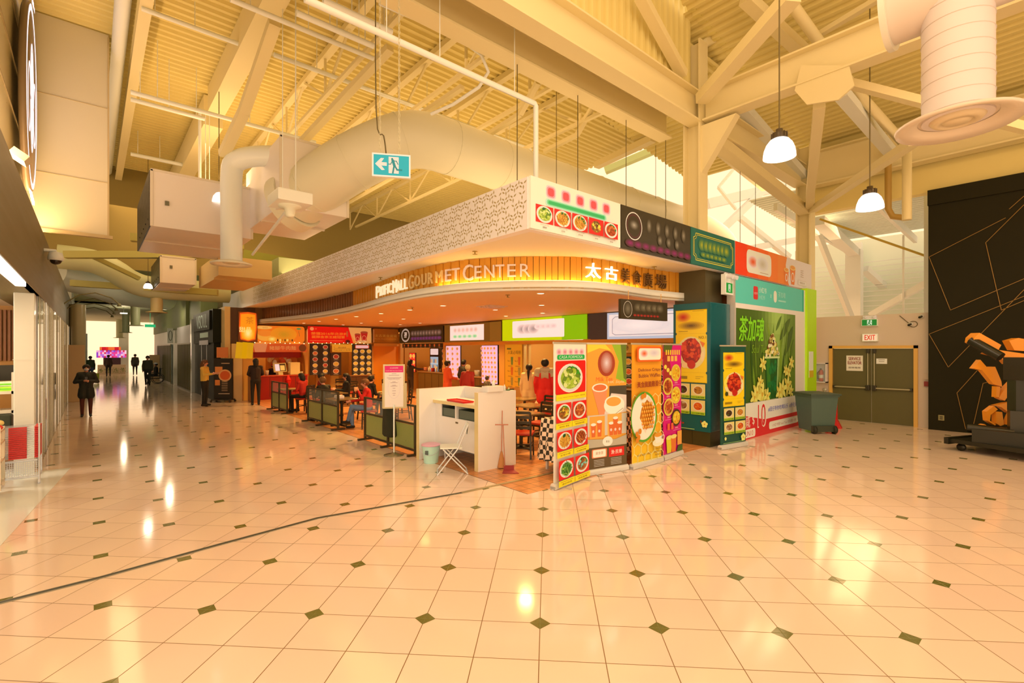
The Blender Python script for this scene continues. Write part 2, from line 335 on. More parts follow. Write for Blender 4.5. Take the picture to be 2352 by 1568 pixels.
brace([(1620, 590), (1860, 545)], (21, 24), .35, 'horizontal member at the foot of the skylight', m=mSteel2)
brace([(1690, 480), (1650, 430), (1760, 300)], (22, 21, 20), .12, 'thin bent skylight bar', m=mSteel2)
brace([(1883, 503), (2133, 590)], (16.2, 14.5), .07, 'ochre sprinkler pipe sloping across the opening above the doors', cat='pipe', rnd=True, m=mat('ochre_pipe', (205, 150, 40), .4), name='sprinkler_pipe')
brace([(1880, 507), (1964, 582)], (17.5, 21), .38, 'pale brace meeting the column beyond the doors', m=mSteel2)
brace([(1962, 575), (1962, 740)], (21, 21), .55, 'pale column beyond the service door wall', cat='column', m=mSteel2, name='steel_column')
brace([(2055, 668), (2055, 745)], (22.5, 22.5), .55, 'short pale column farther beyond the service doors', cat='column', m=mSteel2, name='steel_column')
brace([(1880, 540), (1955, 730)], (18, 18), .2, 'steep pale brace left of the far column', m=mSteel2)
brace([(2131, 648), (2000, 724)], (17.5, 19), .25, 'pale brace rising right above the exit sign', m=mSteel2)
brace([(1985, 617), (2050, 676)], (21, 22.5), .3, 'pale strut from the far column to the farther one', m=mSteel2)
brace([(2075, 540), (2075, 722)], (18, 18), .06, 'thin white hanger rod above the door wall', cat='rod', m=mSteel2, name='hanger_rod')
brace([(2129, 436), (2129, 722)], (14, 14), .12, 'pale jamb standing against the black wall', cat='post', m=mSteel2, name='steel_post')
mb = MB()
for y in (-3, -.6, 1.8, 4.2, 6.6): mb.bar((17.4, y, 6.9), (25, y, 6.5), .12, .25)
steel('roof_purlins', mb, 'pale purlins under the bright roof beyond the doors', 'beam', m=mSteel2)
# joists of the left roof, all along the corridor direction
def joist(x, y0, y1, zt=8.98, zb=8.05, step=1.5):
    mb = MB(); mb.bar((x, y0, zt), (x, y1, zt), .16, .14); mb.bar((x, y0+1, zb), (x, y1-1, zb), .09, .08); y = y0+.3; k_ = 0
    while y+step < y1: 
        a = (x, y, zt if k_ % 2 == 0 else zb); c_ = (x, y+step, zb if k_ % 2 == 0 else zt); mb.bar(a, c_, .05, .05); 
        if k_ % 2 == 0: mb.bar(c_, (x, y+step, zt), .05, .05)
        y += step; k_ += 1
    return mb
for x, lab in ((4.15, 'open web joist above the hanging running-man sign, leftmost of the four joists'), (6.05, 'open web joist above the large round duct elbow'), (7.9, 'open web joist above the white sprinkler drop pipe'), (9.7, 'open web joist nearest the near column')):
    steel('roof_joist', joist(x, 6.7, 23.8), lab, 'joist')
mb = MB(); mb.box(2.33, 2.72, 5.8, 15.0, 8.4, 9.05); mb.box(2.3, 2.75, 15.4, 23.8, 8.2, 9.0); steel('box_beam', mb, 'wide cream box beam under the ribbed ceiling above the corridor')
mb = MB(); mb.ibeam((.78, 5.8, 8.75), (.78, 23.8, 8.75), .2, .36, .03); steel('steel_beam', mb, 'cream beam running beside the fat white pipe at left')
mb = MB(); mb.tube([(.46, 5.6, 8.8), (.46, 23.8, 8.8)], .13, 16); steel('drain_pipe', mb, 'fat white pipe under the ceiling beside the white bulkhead', 'pipe', m=mSteel2)
def xpipe(p0, p1, y, r, lab, m=mSteel2, ext=None):
    a = onY(*p0, y); c_ = onY(*p1, y); z = (a.z+c_.z)/2; mb = MB(); pts = [(a.x, y, z), (c_.x, y, z)]
    if ext: pts += [tuple(e) for e in ext(c_.x, y, z)]
    mb.tube(pts, r, 10)
    for q_ in (.12, .5, .88): hx = a.x+(c_.x-a.x)*q_; hx = 3.0 if 2.2 < hx < 2.85 else hx; mb.tube([(hx, y, z), (hx, y, 9.06)], .008, 5)
    return steel('sprinkler_pipe', mb, lab, 'pipe', m=m)
xpipe((325, 37), (557, 88), 11.5, .045, 'sprinkler pipe high above the white bulkhead edge')
xpipe((300, 209), (725, 329), 13.5, .05, 'sprinkler pipe passing just above the vertical air duct')
xpipe((529, 0), (858, 133), 9.0, .045, 'sprinkler pipe crossing under the wide box beam')
xpipe((681, 6), (858, 127), 8.1, .05, 'upper sprinkler pipe left of the sign chains')
xpipe((629, 122), (1220, 345), 11.0, .05, 'long sprinkler pipe passing behind the sign chains')
xpipe((742, 0), (900, 75), 7.2, .05, 'sprinkler pipe at the top edge left of the sign chains')
xpipe((300, 240), (470, 262), 14.2, .05, 'lower sprinkler pipe left of the box beam')
xpipe((700, 25), (1228, 218), 6.05, .045, 'white sprinkler pipe turning down onto the canopy corner', ext=lambda x, y, z: [(x+.03, y, z-.04), (x+.03, y, z-.3), (x+.03, y, 4.6)])
xpipe((300, 362), (430, 372), 19.5, .06, 'horizontal pipe in front of the dark roof void')
mb = MB(); mb.tube([onY(871, 7, 6.6), onY(1050, 85, 6.6), onY(1105, 125, 6.7), onY(1122, 165, 6.8), onY(1100, 200, 7), onY(1040, 240, 7.4), onY(990, 262, 7.8)], .03, 8); steel('conduit', mb, 'curved cream conduit looping below the parallel beams', 'conduit', m=mSteel2)
brace([(631, 52), (560, 257), (513, 355)], (8.9, 10.3, 11.1), .2, 'cream channel strut slanting down to the small duct elbow')
brace([(896, 110), (681, 340)], (9.5, 12), .16, 'long diagonal channel left of the sign chains')
brace([(1062, 200), (960, 268)], (10.5, 11.5), .12, 'paired diagonal channel above the duct elbow')
brace([(1235, 190), (1195, 262), (1120, 310)], (11, 11.6, 12.2), .12, 'diagonal channel beside the white drop pipe')
brace([(1360, 248), (1325, 310), (1250, 348)], (12.4, 13, 13.6), .12, 'diagonal channel under the joists near the column')
brace([(1370, 380), (1500, 318)], (17, 15), .25, 'sloping girder behind the round duct')
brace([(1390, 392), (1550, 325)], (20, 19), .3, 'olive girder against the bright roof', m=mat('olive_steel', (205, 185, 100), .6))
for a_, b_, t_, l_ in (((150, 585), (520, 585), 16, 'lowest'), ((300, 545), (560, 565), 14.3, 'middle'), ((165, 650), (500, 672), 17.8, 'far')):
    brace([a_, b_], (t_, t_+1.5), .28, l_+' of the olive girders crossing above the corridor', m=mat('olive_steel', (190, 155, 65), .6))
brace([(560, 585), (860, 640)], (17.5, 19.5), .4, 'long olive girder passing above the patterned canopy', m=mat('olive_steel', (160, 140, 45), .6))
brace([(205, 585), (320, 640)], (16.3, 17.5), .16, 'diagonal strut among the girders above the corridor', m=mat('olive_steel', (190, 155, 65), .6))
# thin suspension wires and rods
def wire(a, c_, r, name, label, cat, m): mb = MB(); mb.tube([a, c_], r, 6); return one(name, mb, m, label, cat)
mWire = mat('wire', (95, 70, 25), .5)
for i, (px, y0, y1, yy) in enumerate(((1188, 40, 405, 7.0), (1327, 122, 430, 7.0), (1438, 190, 470, 7.0), (1529, 245, 510, 7.0), (1278, 200, 420, 8.5), (1506, 350, 500, 9.0), (1700, 430, 560, 7.5), (1735, 440, 570, 7.5), (1805, 452, 600, 7.0))):
    yy = 6.35 if yy < 8 else yy; a = onY(px, y0, yy); mb = MB(); mb.tube([(a.x, yy, (7.1 if a.x < 10.2 else 9.2) if yy < 8 else 9.05), (a.x, yy, 4.55)], .008, 6)
    one('suspension_wire', mb, mWire, 'thin vertical wire hanging above the canopy signs', 'wire', 'canopy suspension wires')
mb = MB(); mb.box(27, 27.2, -6, 8.6, 0, 7.2); struct('wall_far', mb, mat('pale_siding', (250, 228, 160), .6))
mb = MB()
for i in range(14): mb.bar((26.6, 1.5, 3.2+i*.22), (26.6, 9, 3.2+i*.22), .05, .03)
for y in (1.5, 4.0, 6.5, 9): mb.bar((26.6, y, 0), (26.6, y, 7), .25, .25)
steel('louvre_screen', mb, 'pale louvred screen glimpsed beyond the service door wall', 'screen', m=mSteel2)
# ---------------------------------------------------------------- ducts
def curve(pts, n=6):
    P_ = [Vector(p) for p in pts]; out = []
    for i in range(len(P_)-1):
        p0 = P_[max(i-1, 0)]; p1 = P_[i]; p2 = P_[i+1]; p3 = P_[min(i+2, len(P_)-1)]
        for j in range(n):
            t = j/n; out.append(.5*((2*p1)+(p2-p0)*t+(2*p0-5*p1+4*p2-p3)*t*t+(3*p1-p0-3*p2+p3)*t*t*t))
    return out+[P_[-1]]
def seams(mb, pts, r, mi=0, w_=.03, k=1):
    pts = [Vector(p) for p in pts]
    for i in range(1, len(pts)-1, k):
        d = (pts[i+1]-pts[i-1]).normalized(); mb.tube([pts[i]-d*w_/2, pts[i]+d*w_/2], r+.012, 24, mi, True)
g = G('air_duct', (12, 9.6, 6.1), 'large round cream duct bending down at its left end behind the canopy', 'duct')
bend = curve([(8.0, 9.5, 6.73), (6.6, 9.5, 6.78), (5.4, 9.6, 6.75), (4.5, 10.1, 6.3), (3.85, 10.9, 5.8), (3.55, 11.5, 5.5)], 4)
path = curve([(20.6, 9.5, 4.6), (20.3, 9.5, 5.6), (19.4, 9.5, 6.45), (18, 9.5, 6.73), (17, 9.5, 6.73)], 4)[:-1]+[(17, 9.5, 6.73), (8.0, 9.5, 6.73)]
mb = MB(); mb.tube(path+bend[1:], .6, 32); g.part('duct_body', mb, mDuct); body_ = g.last
for P3 in [bend[i-1:i+2] for i in range(1, len(bend)-1, 4)]+[[(x/4-.2, 9.5, 6.73), (x/4, 9.5, 6.73), (x/4+.2, 9.5, 6.73)] for x in range(34, 68, 6)]:
    mb = MB(); seams(mb, P3, .6); g.part('duct_seam', mb, mDuct, parent=body_)
mb = MB(); mb.tube([(3.55, 11.5, 5.5), (3.42, 11.75, 5.4)], .66, 28); g.part('duct_collar', mb, mDuct)
def boxthing(name, x0, x1, y0, y1, z0, z1, label, cat='duct', dark=True):
    c_ = Vector(((x0+x1)/2, (y0+y1)/2, z0)); e = G(name, c_, label, cat); mb = MB(); mb.cbox(x0, x1, y0, y1, z0, z1, .015); e.part('duct_body', mb, mat('sheet_metal', (250, 205, 155), .4))
    mb = MB(); mb.box(x0-.01, x1+.01, y0-.02, y0+.03, z1-.03, z1+.02); mb.box(x0-.02, x0+.03, y0-.02, y0+.02, z0, z1); mb.box(x1-.03, x1+.02, y0-.02, y0+.02, z0, z1); e.part('flange', mb, mat('sheet_metal', (240, 195, 140), .4)); mb = MB(); mb.box(x0, x1, (y0+y1)/2-.03, (y0+y1)/2+.03, z0-.03, z0+.01); e.part('stiffener', mb, mat('sheet_metal', (240, 195, 140), .4))
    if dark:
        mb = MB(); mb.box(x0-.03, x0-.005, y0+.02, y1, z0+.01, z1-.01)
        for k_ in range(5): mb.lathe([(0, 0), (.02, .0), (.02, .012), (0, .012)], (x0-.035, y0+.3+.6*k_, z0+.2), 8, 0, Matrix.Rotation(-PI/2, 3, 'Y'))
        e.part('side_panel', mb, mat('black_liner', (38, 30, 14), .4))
    mb = MB(); mb.box(x0+.25, x0+.33, y0-.03, y0-.018, z0+.5, z0+.6); e.part('access_tag', mb, mat('grey_tag', (120, 100, 60), .5))
    return e
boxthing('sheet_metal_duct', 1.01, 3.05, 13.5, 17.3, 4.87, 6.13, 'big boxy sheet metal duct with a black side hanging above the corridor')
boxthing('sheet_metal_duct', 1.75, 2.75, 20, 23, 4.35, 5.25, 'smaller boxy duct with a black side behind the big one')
boxthing('sheet_metal_duct', 3.0, 4.45, 10.9, 13.9, 5.12, 6.6, 'boxy plenum joining the round duct above the canopy', dark=False)
g = G('air_duct', (2.46, 12.7, 4.05), 'small round duct with an elbow dropping to a white diffuser above the corridor', 'duct')
el = curve([(4.4, 10.6, 6.35), (3.6, 11.4, 6.45), (2.85, 12.25, 6.52), (2.5, 12.63, 6.4), (2.44, 12.7, 6.05), (2.44, 12.7, 5.4)], 4)
mb = MB(); mb.tube(el+[(2.44, 12.7, 4.12)], .225, 24); g.part('duct_body', mb, mat('duct_pale', (252, 218, 180), .4))
def diffuser(c_, r):
    return [(r*.55, .06), (r*.6, .06), (r, .0), (r*.98, -.03), (r*.7, .015), (r*.62, .05)], [(0, -.01), (r*.2, -.01), (r*.24, .02), (r*.27, -.015), (r*.38, -.005), (r*.44, .03), (r*.42, .05), (0, .05)]
pr1, pr2 = diffuser(None, .43)
mb = MB(); mb.lathe(pr1, (2.44, 12.7, 4.08), 32); g.part('diffuser_ring', mb, mat('diffuser', (250, 210, 150), .4))
mb = MB(); mb.lathe(pr2, (2.44, 12.7, 4.09), 28); g.part('diffuser_cone', mb, mat('diffuser', (240, 195, 130), .4)); mb = MB(); mb.lathe([(0, .03), (.22, .03)], (2.44, 12.7, 4.11), 24); g.part('throat', mb, mat('throat_shade', (60, 40, 15), .7))  # throat disc coloured dark to give the shade inside the duct
# big spiral duct top right
g = G('air_duct', (7.1, .84, 4.45), 'thick vertical spiral duct ending in a wide round diffuser, top right', 'duct')
zc = 6.05
mb = MB(); mb.tube([(7.1, .84, 4.6), (7.1, .84, zc)], .3, 36); g.part('drop_duct', mb, mat('duct_pale', (236, 192, 150), .4))
mb = MB(); 
for i in range(9):
    z = 4.66+i*.16; mb.lathe([(.3, z-.004), (.307, z), (.3, z+.004)], (7.1, .84, 0), 36)
g.part('spiral_seam', mb, mat('duct_pale', (225, 180, 135), .4))
mb = MB(); mb.tube([(7.1, 1.42, zc), (7.1, -3, zc)], .36, 32); g.part('main_duct', mb, mat('duct_pale', (238, 190, 140), .4))
mb = MB(); mb.tube([(7.1, 1.46, zc), (7.1, 1.4, zc)], .42, 32); g.part('end_cap', mb, mat('duct_pale', (245, 205, 150), .35))
pr1, pr2 = diffuser(None, .54)
mb = MB(); mb.lathe(pr1, (7.1, .84, 4.56), 40); g.part('diffuser_ring', mb, mat('diffuser', (238, 190, 135), .4))
mb = MB(); mb.lathe(pr2, (7.1, .84, 4.57), 32); g.part('diffuser_cone', mb, mat('diffuser', (235, 185, 120), .4)); mb = MB(); mb.lathe([(0, .06), (.297, .06)], (7.1, .84, 4.58), 28); g.part('throat', mb, mat('throat_shade', (60, 40, 15), .7))  # same dark disc, shade of the duct mouth put into its colour
# corridor ducts
g = G('air_duct', (2.5, 24.5, 4.1), 'fat barrel duct crossing above the dark shop at the canopy end', 'duct')
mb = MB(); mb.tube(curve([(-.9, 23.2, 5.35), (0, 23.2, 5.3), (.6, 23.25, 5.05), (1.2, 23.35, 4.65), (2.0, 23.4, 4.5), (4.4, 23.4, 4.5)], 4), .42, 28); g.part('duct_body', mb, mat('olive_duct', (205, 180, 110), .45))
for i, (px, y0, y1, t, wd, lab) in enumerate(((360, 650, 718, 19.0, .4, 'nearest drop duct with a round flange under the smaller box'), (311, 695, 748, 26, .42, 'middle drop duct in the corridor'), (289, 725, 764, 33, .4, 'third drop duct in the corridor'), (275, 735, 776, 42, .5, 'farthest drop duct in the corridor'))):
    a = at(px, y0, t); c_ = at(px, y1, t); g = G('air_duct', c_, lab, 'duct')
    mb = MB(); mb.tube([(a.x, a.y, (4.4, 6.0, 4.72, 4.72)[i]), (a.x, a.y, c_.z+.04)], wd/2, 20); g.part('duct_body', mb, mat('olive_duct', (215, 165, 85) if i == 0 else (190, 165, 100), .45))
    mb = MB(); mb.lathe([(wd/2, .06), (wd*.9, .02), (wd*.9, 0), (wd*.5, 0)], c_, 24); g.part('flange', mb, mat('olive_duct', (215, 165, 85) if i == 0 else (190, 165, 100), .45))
mb = MB(); mb.tube(curve([(-1.2, 25.5, 5.1), (.3, 27.8, 4.9), (1.2, 29.5, 4.8), (3, 31.5, 4.8)], 4), .6, 24); one('air_duct', mb, mat('cream_duct', (235, 205, 150), .45), 'cream trunk duct curving across the middle of the corridor', 'duct')
mb = MB(); mb.box(2.9, 4.3, 17.6, 20.4, 4.3, 5.0); mb.box(2.9, 4.4, 16.9, 17.6, 4.35, 4.95); one('sheet_metal_duct', mb, mat('sheet_metal', (225, 165, 85), .45), 'boxy duct angling down onto the far end of the patterned canopy', 'duct')
mb = MB(); mb.box(4.9, 7.2, 18, 21, 4.65, 5.3); one('sheet_metal_duct', mb, mat('sheet_metal_green', (165, 150, 85), .5), 'low duct resting on the canopy roof at its far end', 'duct')
# ---------------------------------------------------------------- pendants, hanging sign, hanging unit
def pendant(c_, R_, top, label, energy=60):
    g = G('pendant_lamp', c_, label, 'lamp', None); c_ = Vector(c_)
    mb = MB(); k = R_/.225
    prof = [(.225*k, 0), (.222*k, .05*k), (.21*k, .12*k), (.18*k, .2*k), (.13*k, .265*k), (.085*k, .29*k), (.08*k, .28*k), (.125*k, .255*k), (.172*k, .195*k), (.2*k, .12*k), (.212*k, .05*k), (.215*k, 0), (.225*k, 0)]
    mb.lathe(prof, c_, 28); g.part('lamp_shade', mb, mat('lit_glass', (255, 240, 225), .3, emit=2.4))
    mb = MB(); mb.lathe([(0, .28*k), (.1*k, .28*k), (.105*k, .31*k), (.1*k, .37*k), (.05*k, .38*k), (.05*k, .43*k), (0, .43*k)], c_, 16); 
    for j in range(12): a = j*PI/6; mb.box(-.004, .004, .09*k, .115*k, .29*k, .37*k, 0, Matrix.Translation(c_) @ Matrix.Rotation(a, 4, 'Z'))
    g.part('lamp_housing', mb, mat('dark_bronze', (80, 55, 25), .4))
    mb = MB(); mb.tube([c_+Vector((0, 0, .43*k)), (c_.x, c_.y, top)], .01, 6); g.part('cable', mb, mat('wire', (110, 80, 30), .5))
    l = bpy.data.lights.new('lamp_light', 'POINT'); l.energy = energy; l.shadow_soft_size = .1; l.color = (1, .8, .58)
    o = bpy.data.objects.new('lamp_light', l); COL.objects.link(o); o.parent = g.e; o.location = (0, 0, .06)
    return g
p = at(1790, 362, 6.9); pendant(p, .21, 7.05, 'bright white pendant lamp, nearest, hanging right of the near column', 90)
p = at(1998, 480, 9.3); pendant(p, .225, 8.9, 'bright white pendant lamp hanging above the service doors', 90)
p = at(503, 470, 11.9); pendant(p, .26, 8.9, 'bright pendant lamp half behind the vertical duct, in front of the box duct', 420)
p = at(340, 662, 17.5); pendant(p, .14, 9.04, 'small pendant lamp beside the smaller box duct', 60)
# running-man exit sign hung on chains
g = G('exit_sign', at(899, 410, 6.5), 'blue running-man sign with left arrow hanging from chains', 'sign')
c_ = at(899, 380, 6.5); ang = math.radians(-24)   # facing the camera side, slightly turned
uu = Vector((math.cos(math.radians(-30)), math.sin(math.radians(-30)), 0)); nn = Vector((uu.y, -uu.x, 0)); W_, H_ = .5, .31
Mx = Matrix((( uu.x, -nn.x, 0, c_.x), (uu.y, -nn.y, 0, c_.y), (0, 0, 1, c_.z), (0, 0, 0, 1)))
mb = MB(); mb.box(-W_/2, W_/2, -.0, .05, -H_/2, H_/2, 0, Mx); g.part('sign_case', mb, mat('white_plastic', (255, 225, 200), .4))
A = Art(W_, H_); A.rect(0, 0, W_, H_, (255, 235, 215)); A.rect(.02, .02, W_-.04, H_-.04, (0, 178, 188))
A.poly([(.04, .165), (.115, .245), (.155, .245), (.12, .19), (.19, .19), (.19, .145), (.12, .145), (.165, .09), (.125, .085)], (255, 225, 210))
A.poly([(.215, .27), (.345, .27), (.345, .05), (.215, .05)], (255, 225, 210)); T_ = (0, 140, 140)
A.ell(.26, .24, .014, .016, T_); A.line([(.27, .215), (.29, .15)], .036, T_); A.line([(.262, .215), (.24, .17), (.215, .17)], .012, T_); A.line([(.275, .218), (.315, .215), (.335, .175)], .012, T_)
A.line([(.285, .15), (.27, .06)], .022, T_); A.line([(.295, .15), (.325, .1), (.38, .1)], .022, T_)
A.build('printed_sign', g.last, Mx @ Vector((-W_/2, -.002, -H_/2)), uu, (0, 0, 1), off=g.l, emit=.75)
mb = MB()
for sx in (-.15, .1):
    b0 = Mx @ Vector((sx, .025, H_/2)); n = 60; zz = 8.6-b0.z
    for i in range(n):
        z = b0.z+i*.056
        rg = Matrix.Translation((b0.x, b0.y, z+.028)) @ Matrix.Rotation(i % 2*PI/2+.5, 4, 'Z')
        pts = [rg @ Vector((math.cos(q*PI/3)*.013, 0, math.sin(q*PI/3)*.034)) for q in range(7)]; mb.tube(pts, .004, 4, cap=False)
g.part('chain', mb, mat('chain_steel', (235, 195, 130), .4, .3))
mb = MB(); b0 = Mx @ Vector((-.07, .025, H_/2)); mb.tube(curve([b0, b0+Vector((-.02, .03, .25)), b0+Vector((-.12, .05, .6)), b0+Vector((-.12, .05, 3.6))], 4), .009, 6); g.part('power_cable', mb, mWire)
# white ceiling unit on rods
c_ = at(666, 462, 9.0); g = G('ceiling_unit', c_-Vector((0, 0, .3)), 'white box with a round nozzle hanging on rods before the big duct', 'device')
mb = MB(); mb.cbox(c_.x-.3, c_.x+.3, c_.y-.35, c_.y+.35, c_.z-.09, c_.z+.12, .02); g.part('case', mb, mat('unit_white', (255, 225, 170), .4))
mb = MB(); mb.lathe([(.2, -.09), (.19, -.12), (.1, -.14), (.08, -.27), (.05, -.3), (0, -.3)], c_, 24); g.part('nozzle', mb, mat('unit_white', (255, 220, 160), .4))
mb = MB(); mb.tube([c_+Vector((.1, 0, .1)), (c_.x+.1, c_.y, 8.6)], .012, 8); mb.tube([c_+Vector((-.1, .1, .1)), (c_.x-.1, c_.y+.1, 8.6)], .009, 8); g.part('hanger_rod', mb, mSteel2)
mb = MB(); mb.tube([c_+Vector((-.05, .1, -.2)), c_+Vector((.1, 3.2, -.5))], .03, 8); g.part('pipe', mb, mSteel2)
for px, y0, y1, t in ((459, 250, 540, 12.6), (472, 262, 500, 13), (481, 262, 480, 13.2), (168, 250, 400, 9)):
    a = at(px, y0, t); c_ = at(px, y1, t); mb = MB(); mb.tube([(c_.x, c_.y, a.z), c_], .035 if px == 459 else .01, 8)
    if px != 168: one('hanger_rod', mb, mSteel2, 'white rod hanging in front of the big box duct', 'rod', 'rods by the big box duct')
# ---------------------------------------------------------------- food court canopy
mPlas = mat('canopy_plaster', (250, 205, 145), .6); mLip = mat('canopy_lip', (255, 222, 190), .5)
CV = [(5.3, 23.4), (5.72, 20.7), (5.98, 17.8), (5.93, 15.1), (5.78, 13.5), (5.6, 12.1), (5.42, 10.9), (5.3, 9.3), (5.4, 8.15), (5.66, 7.45), (6.02, 6.93), (6.45, 6.5), (7.0, 6.12), (7.8, 5.95), (9.2, 6.0), (10.85, 5.78)]
cv = [(p.x, p.y) for p in curve([(x, y, 0) for x, y in CV], 6)]
def inset(c_, d):
    out = []
    for i in range(len(c_)):
        a = c_[max(0, i-1)]; b_ = c_[min(len(c_)-1, i+1)]; tx, ty = b_[0]-a[0], b_[1]-a[1]; l = math.hypot(tx, ty); out.append((c_[i][0]-ty/l*d, c_[i][1]+tx/l*d))
    return out
band = inset(cv, .16)
mb = MB(); mb.prism(cv+[(10.85, 5.95), (12, 5.95), (12, 23.4)], 3.25, 3.28); struct('ceiling', mb, mat('soffit_paint', (250, 185, 105), .6))
mb = MB(); n = len(cv); q = inset(cv, .12)
for i in range(n-1): mb.add([(*cv[i], 3.22), (*cv[i+1], 3.22), (*cv[i+1], 3.4), (*cv[i], 3.4), (*q[i], 3.22), (*q[i+1], 3.22), (*q[i+1], 3.4), (*q[i], 3.4)], [(0, 1, 2, 3), (7, 6, 5, 4), (3, 2, 6, 7), (4, 5, 1, 0)], 0, True)
struct('trim_3', mb, mLip)
mb = MB(); mb.box(4.95, 16.3, 5.33, 26.8, 3.88, 3.94); struct('ceiling', mb, mPlas)
mb = MB(); mb.box(4.97, 16.28, 5.35, 26.8, 4.46, 4.56); struct('roof', mb, mat('canopy_roof', (150, 120, 60), .8))
# wooden boards following the curve
mb = MB(); L = [0]
for a, c_ in zip(band, band[1:]): L.append(L[-1]+math.dist(a, c_))
def bpt(s_):
    for i in range(len(L)-1):
        if s_ <= L[i+1]: k = (s_-L[i])/(L[i+1]-L[i]); a, c_ = band[i], band[i+1]; return Vector((a[0]+(c_[0]-a[0])*k, a[1]+(c_[1]-a[1])*k, 0)), Vector((c_[0]-a[0], c_[1]-a[1], 0)).normalized()
    return Vector((*band[-1], 0)), Vector((1, 0, 0))
bw = .118; nb = int(L[-1]/bw); Z = Vector((0, 0, 1))
for i in range(nb):
    p, t_ = bpt((i+.5)*bw); nrm = Vector((t_.y, -t_.x, 0)); dd = .012 if i % 2 else .03
    a = p-t_*bw*.46+nrm*dd; c_ = p+t_*bw*.46+nrm*dd; mb.slab([a+Z*3.38, c_+Z*3.38, c_+Z*3.88, a+Z*3.88], -nrm, .03, 0 if i > nb*.42 else 1)
struct('wall_front', mb, [mat('honey_wood', (232, 140, 30), .45), mat('dark_slats', (150, 85, 35), .5)])
mb = MB(); mb.prism(inset(cv, .2)+[(10.85, 6.2), (12, 6.2), (12, 23.4)], 3.30, 3.87); struct('wall_upper', mb, mat('brown_board', (110, 70, 30), .6))
# warm light strip in the cove on top of the lip
mb = MB(); qq = inset(cv, .07)
for i in range(int(n*.5), n-8): mb.bar((*qq[i], 3.405), (*qq[i+1], 3.405), .03, .012)
one('light_strip', mb, mat('cove_led', (255, 190, 90), .5, emit=34), 'warm light strip lying along the top of the curved white lip', 'light')
for s_, e_ in ():
    p, t_ = bpt(L[-1]*s_); nrm = Vector((t_.y, -t_.x, 0)); l = bpy.data.lights.new('cove_light', 'POINT'); l.energy = e_*.55; l.color = (1, .66, .3); l.shadow_soft_size = .05
    o = bpy.data.objects.new('cove_light', l); o.location = p+nrm*.32+Z*3.62; COL.objects.link(o)
CT = []
for k_ in range(3001):
    p_ = bpt(L[-1]*(.35+.65*k_/3000))[0]; CT.append((abs(1176+FP*(p_.x*R[0]+p_.y*R[1])/(p_.x*F[0]+p_.y*F[1])), L[-1]*(.35+.65*k_/3000)))
def arc(px): return min(CT, key=lambda q_: abs(q_[0]-px))[1]
def letter3d(mb, ch, pa, pb, z0, h, mi=0):
    vs, fs, x0, x1, y0, y1 = glyphs(ch); sa, sb = arc(pa), arc(pb); p, t_ = bpt((sa+sb)/2); nrm = Vector((t_.y, -t_.x, 0)); k = h/(y1-y0); kx = abs(sb-sa)/(x1-x0)
    o = p+nrm*.075; f_ = [o+t_*((a-(x0+x1)/2)*kx)+Z*(z0+(b_-y0)*k) for a, b_ in vs]; m_ = len(f_)
    ed = {}
    for f in fs:
        for a, b_ in zip(f, f[1:]+f[:1]): ed[(a, b_)] = ed.get((a, b_), 0)+1
    side = [(b_, a, a+m_, b_+m_) for (a, b_) in ed if (b_, a) not in ed]
    mb.add(f_+[v-nrm*.035 for v in f_], list(fs)+side, mi)
g = G('sign_lettering', Vector((5.9, 7.2, 3.4)), 'raised English capital letters naming the centre on the curved wooden band', 'sign')
mLetL = mat('lit_letter', (255, 235, 190), .4, emit=.95); mLetP = mat('pink_letter', (252, 205, 175), .4); mLetG = mat('dull_letter', (255, 195, 110), .4)
for part, m_, seq in (('lit_letters', mLetL, [('P', 869, 877, 1), ('A', 877.5, 881, 0), ('C', 881.5, 885, 0), ('I', 886, 888, 0), ('F', 889, 893.5, 0), ('I', 895, 896.7, 0), ('C', 898, 904.5, 0), ('M', 907.5, 916.5, 1), ('A', 917.5, 924.5, 0), ('L', 926, 932.5, 0), ('L', 934, 941, 0)]),
                    ('dull_letters', mLetG, [('G', 945, 956, 1), ('O', 959, 970, 0), ('U', 974.5, 985, 0), ('R', 989, 1000, 0), ('M', 1006, 1022, 0)]),
                    ('pink_letters', mLetP, [('E', 1028, 1040, 0), ('T', 1043, 1060, 0), ('C', 1068, 1091, 1), ('E', 1094, 1109, 0), ('N', 1115, 1138, 0), ('T', 1140, 1160, 0), ('E', 1167, 1186, 0), ('R', 1195, 1218, 0)])):
    mb = MB()
    for ch, pa, pb, big in seq: letter3d(mb, ch, pa, pb, 3.46 if big else 3.49, .31 if big else .24)
    g.part(part, mb, m_)
g = G('sign_lettering', Vector((8, 6, 3.4)), 'raised Chinese characters on the right end of the curved wooden band', 'sign')
mb = MB(); letter3d(mb, '太', 1341, 1375, 3.49, .29); letter3d(mb, '古', 1384, 1413, 3.49, .27); g.part('lit_characters', mb, mat('lit_letter', (255, 245, 225), .4, emit=2))
mb = MB()
for ch, pa, pb in (('美', 1422, 1440), ('食', 1447, 1467), ('廣', 1472, 1494), ('場', 1501, 1526)): letter3d(mb, ch, pa, pb, 3.47, .31)
g.part('unlit_characters', mb, mat('dark_letter', (120, 72, 25), .5))
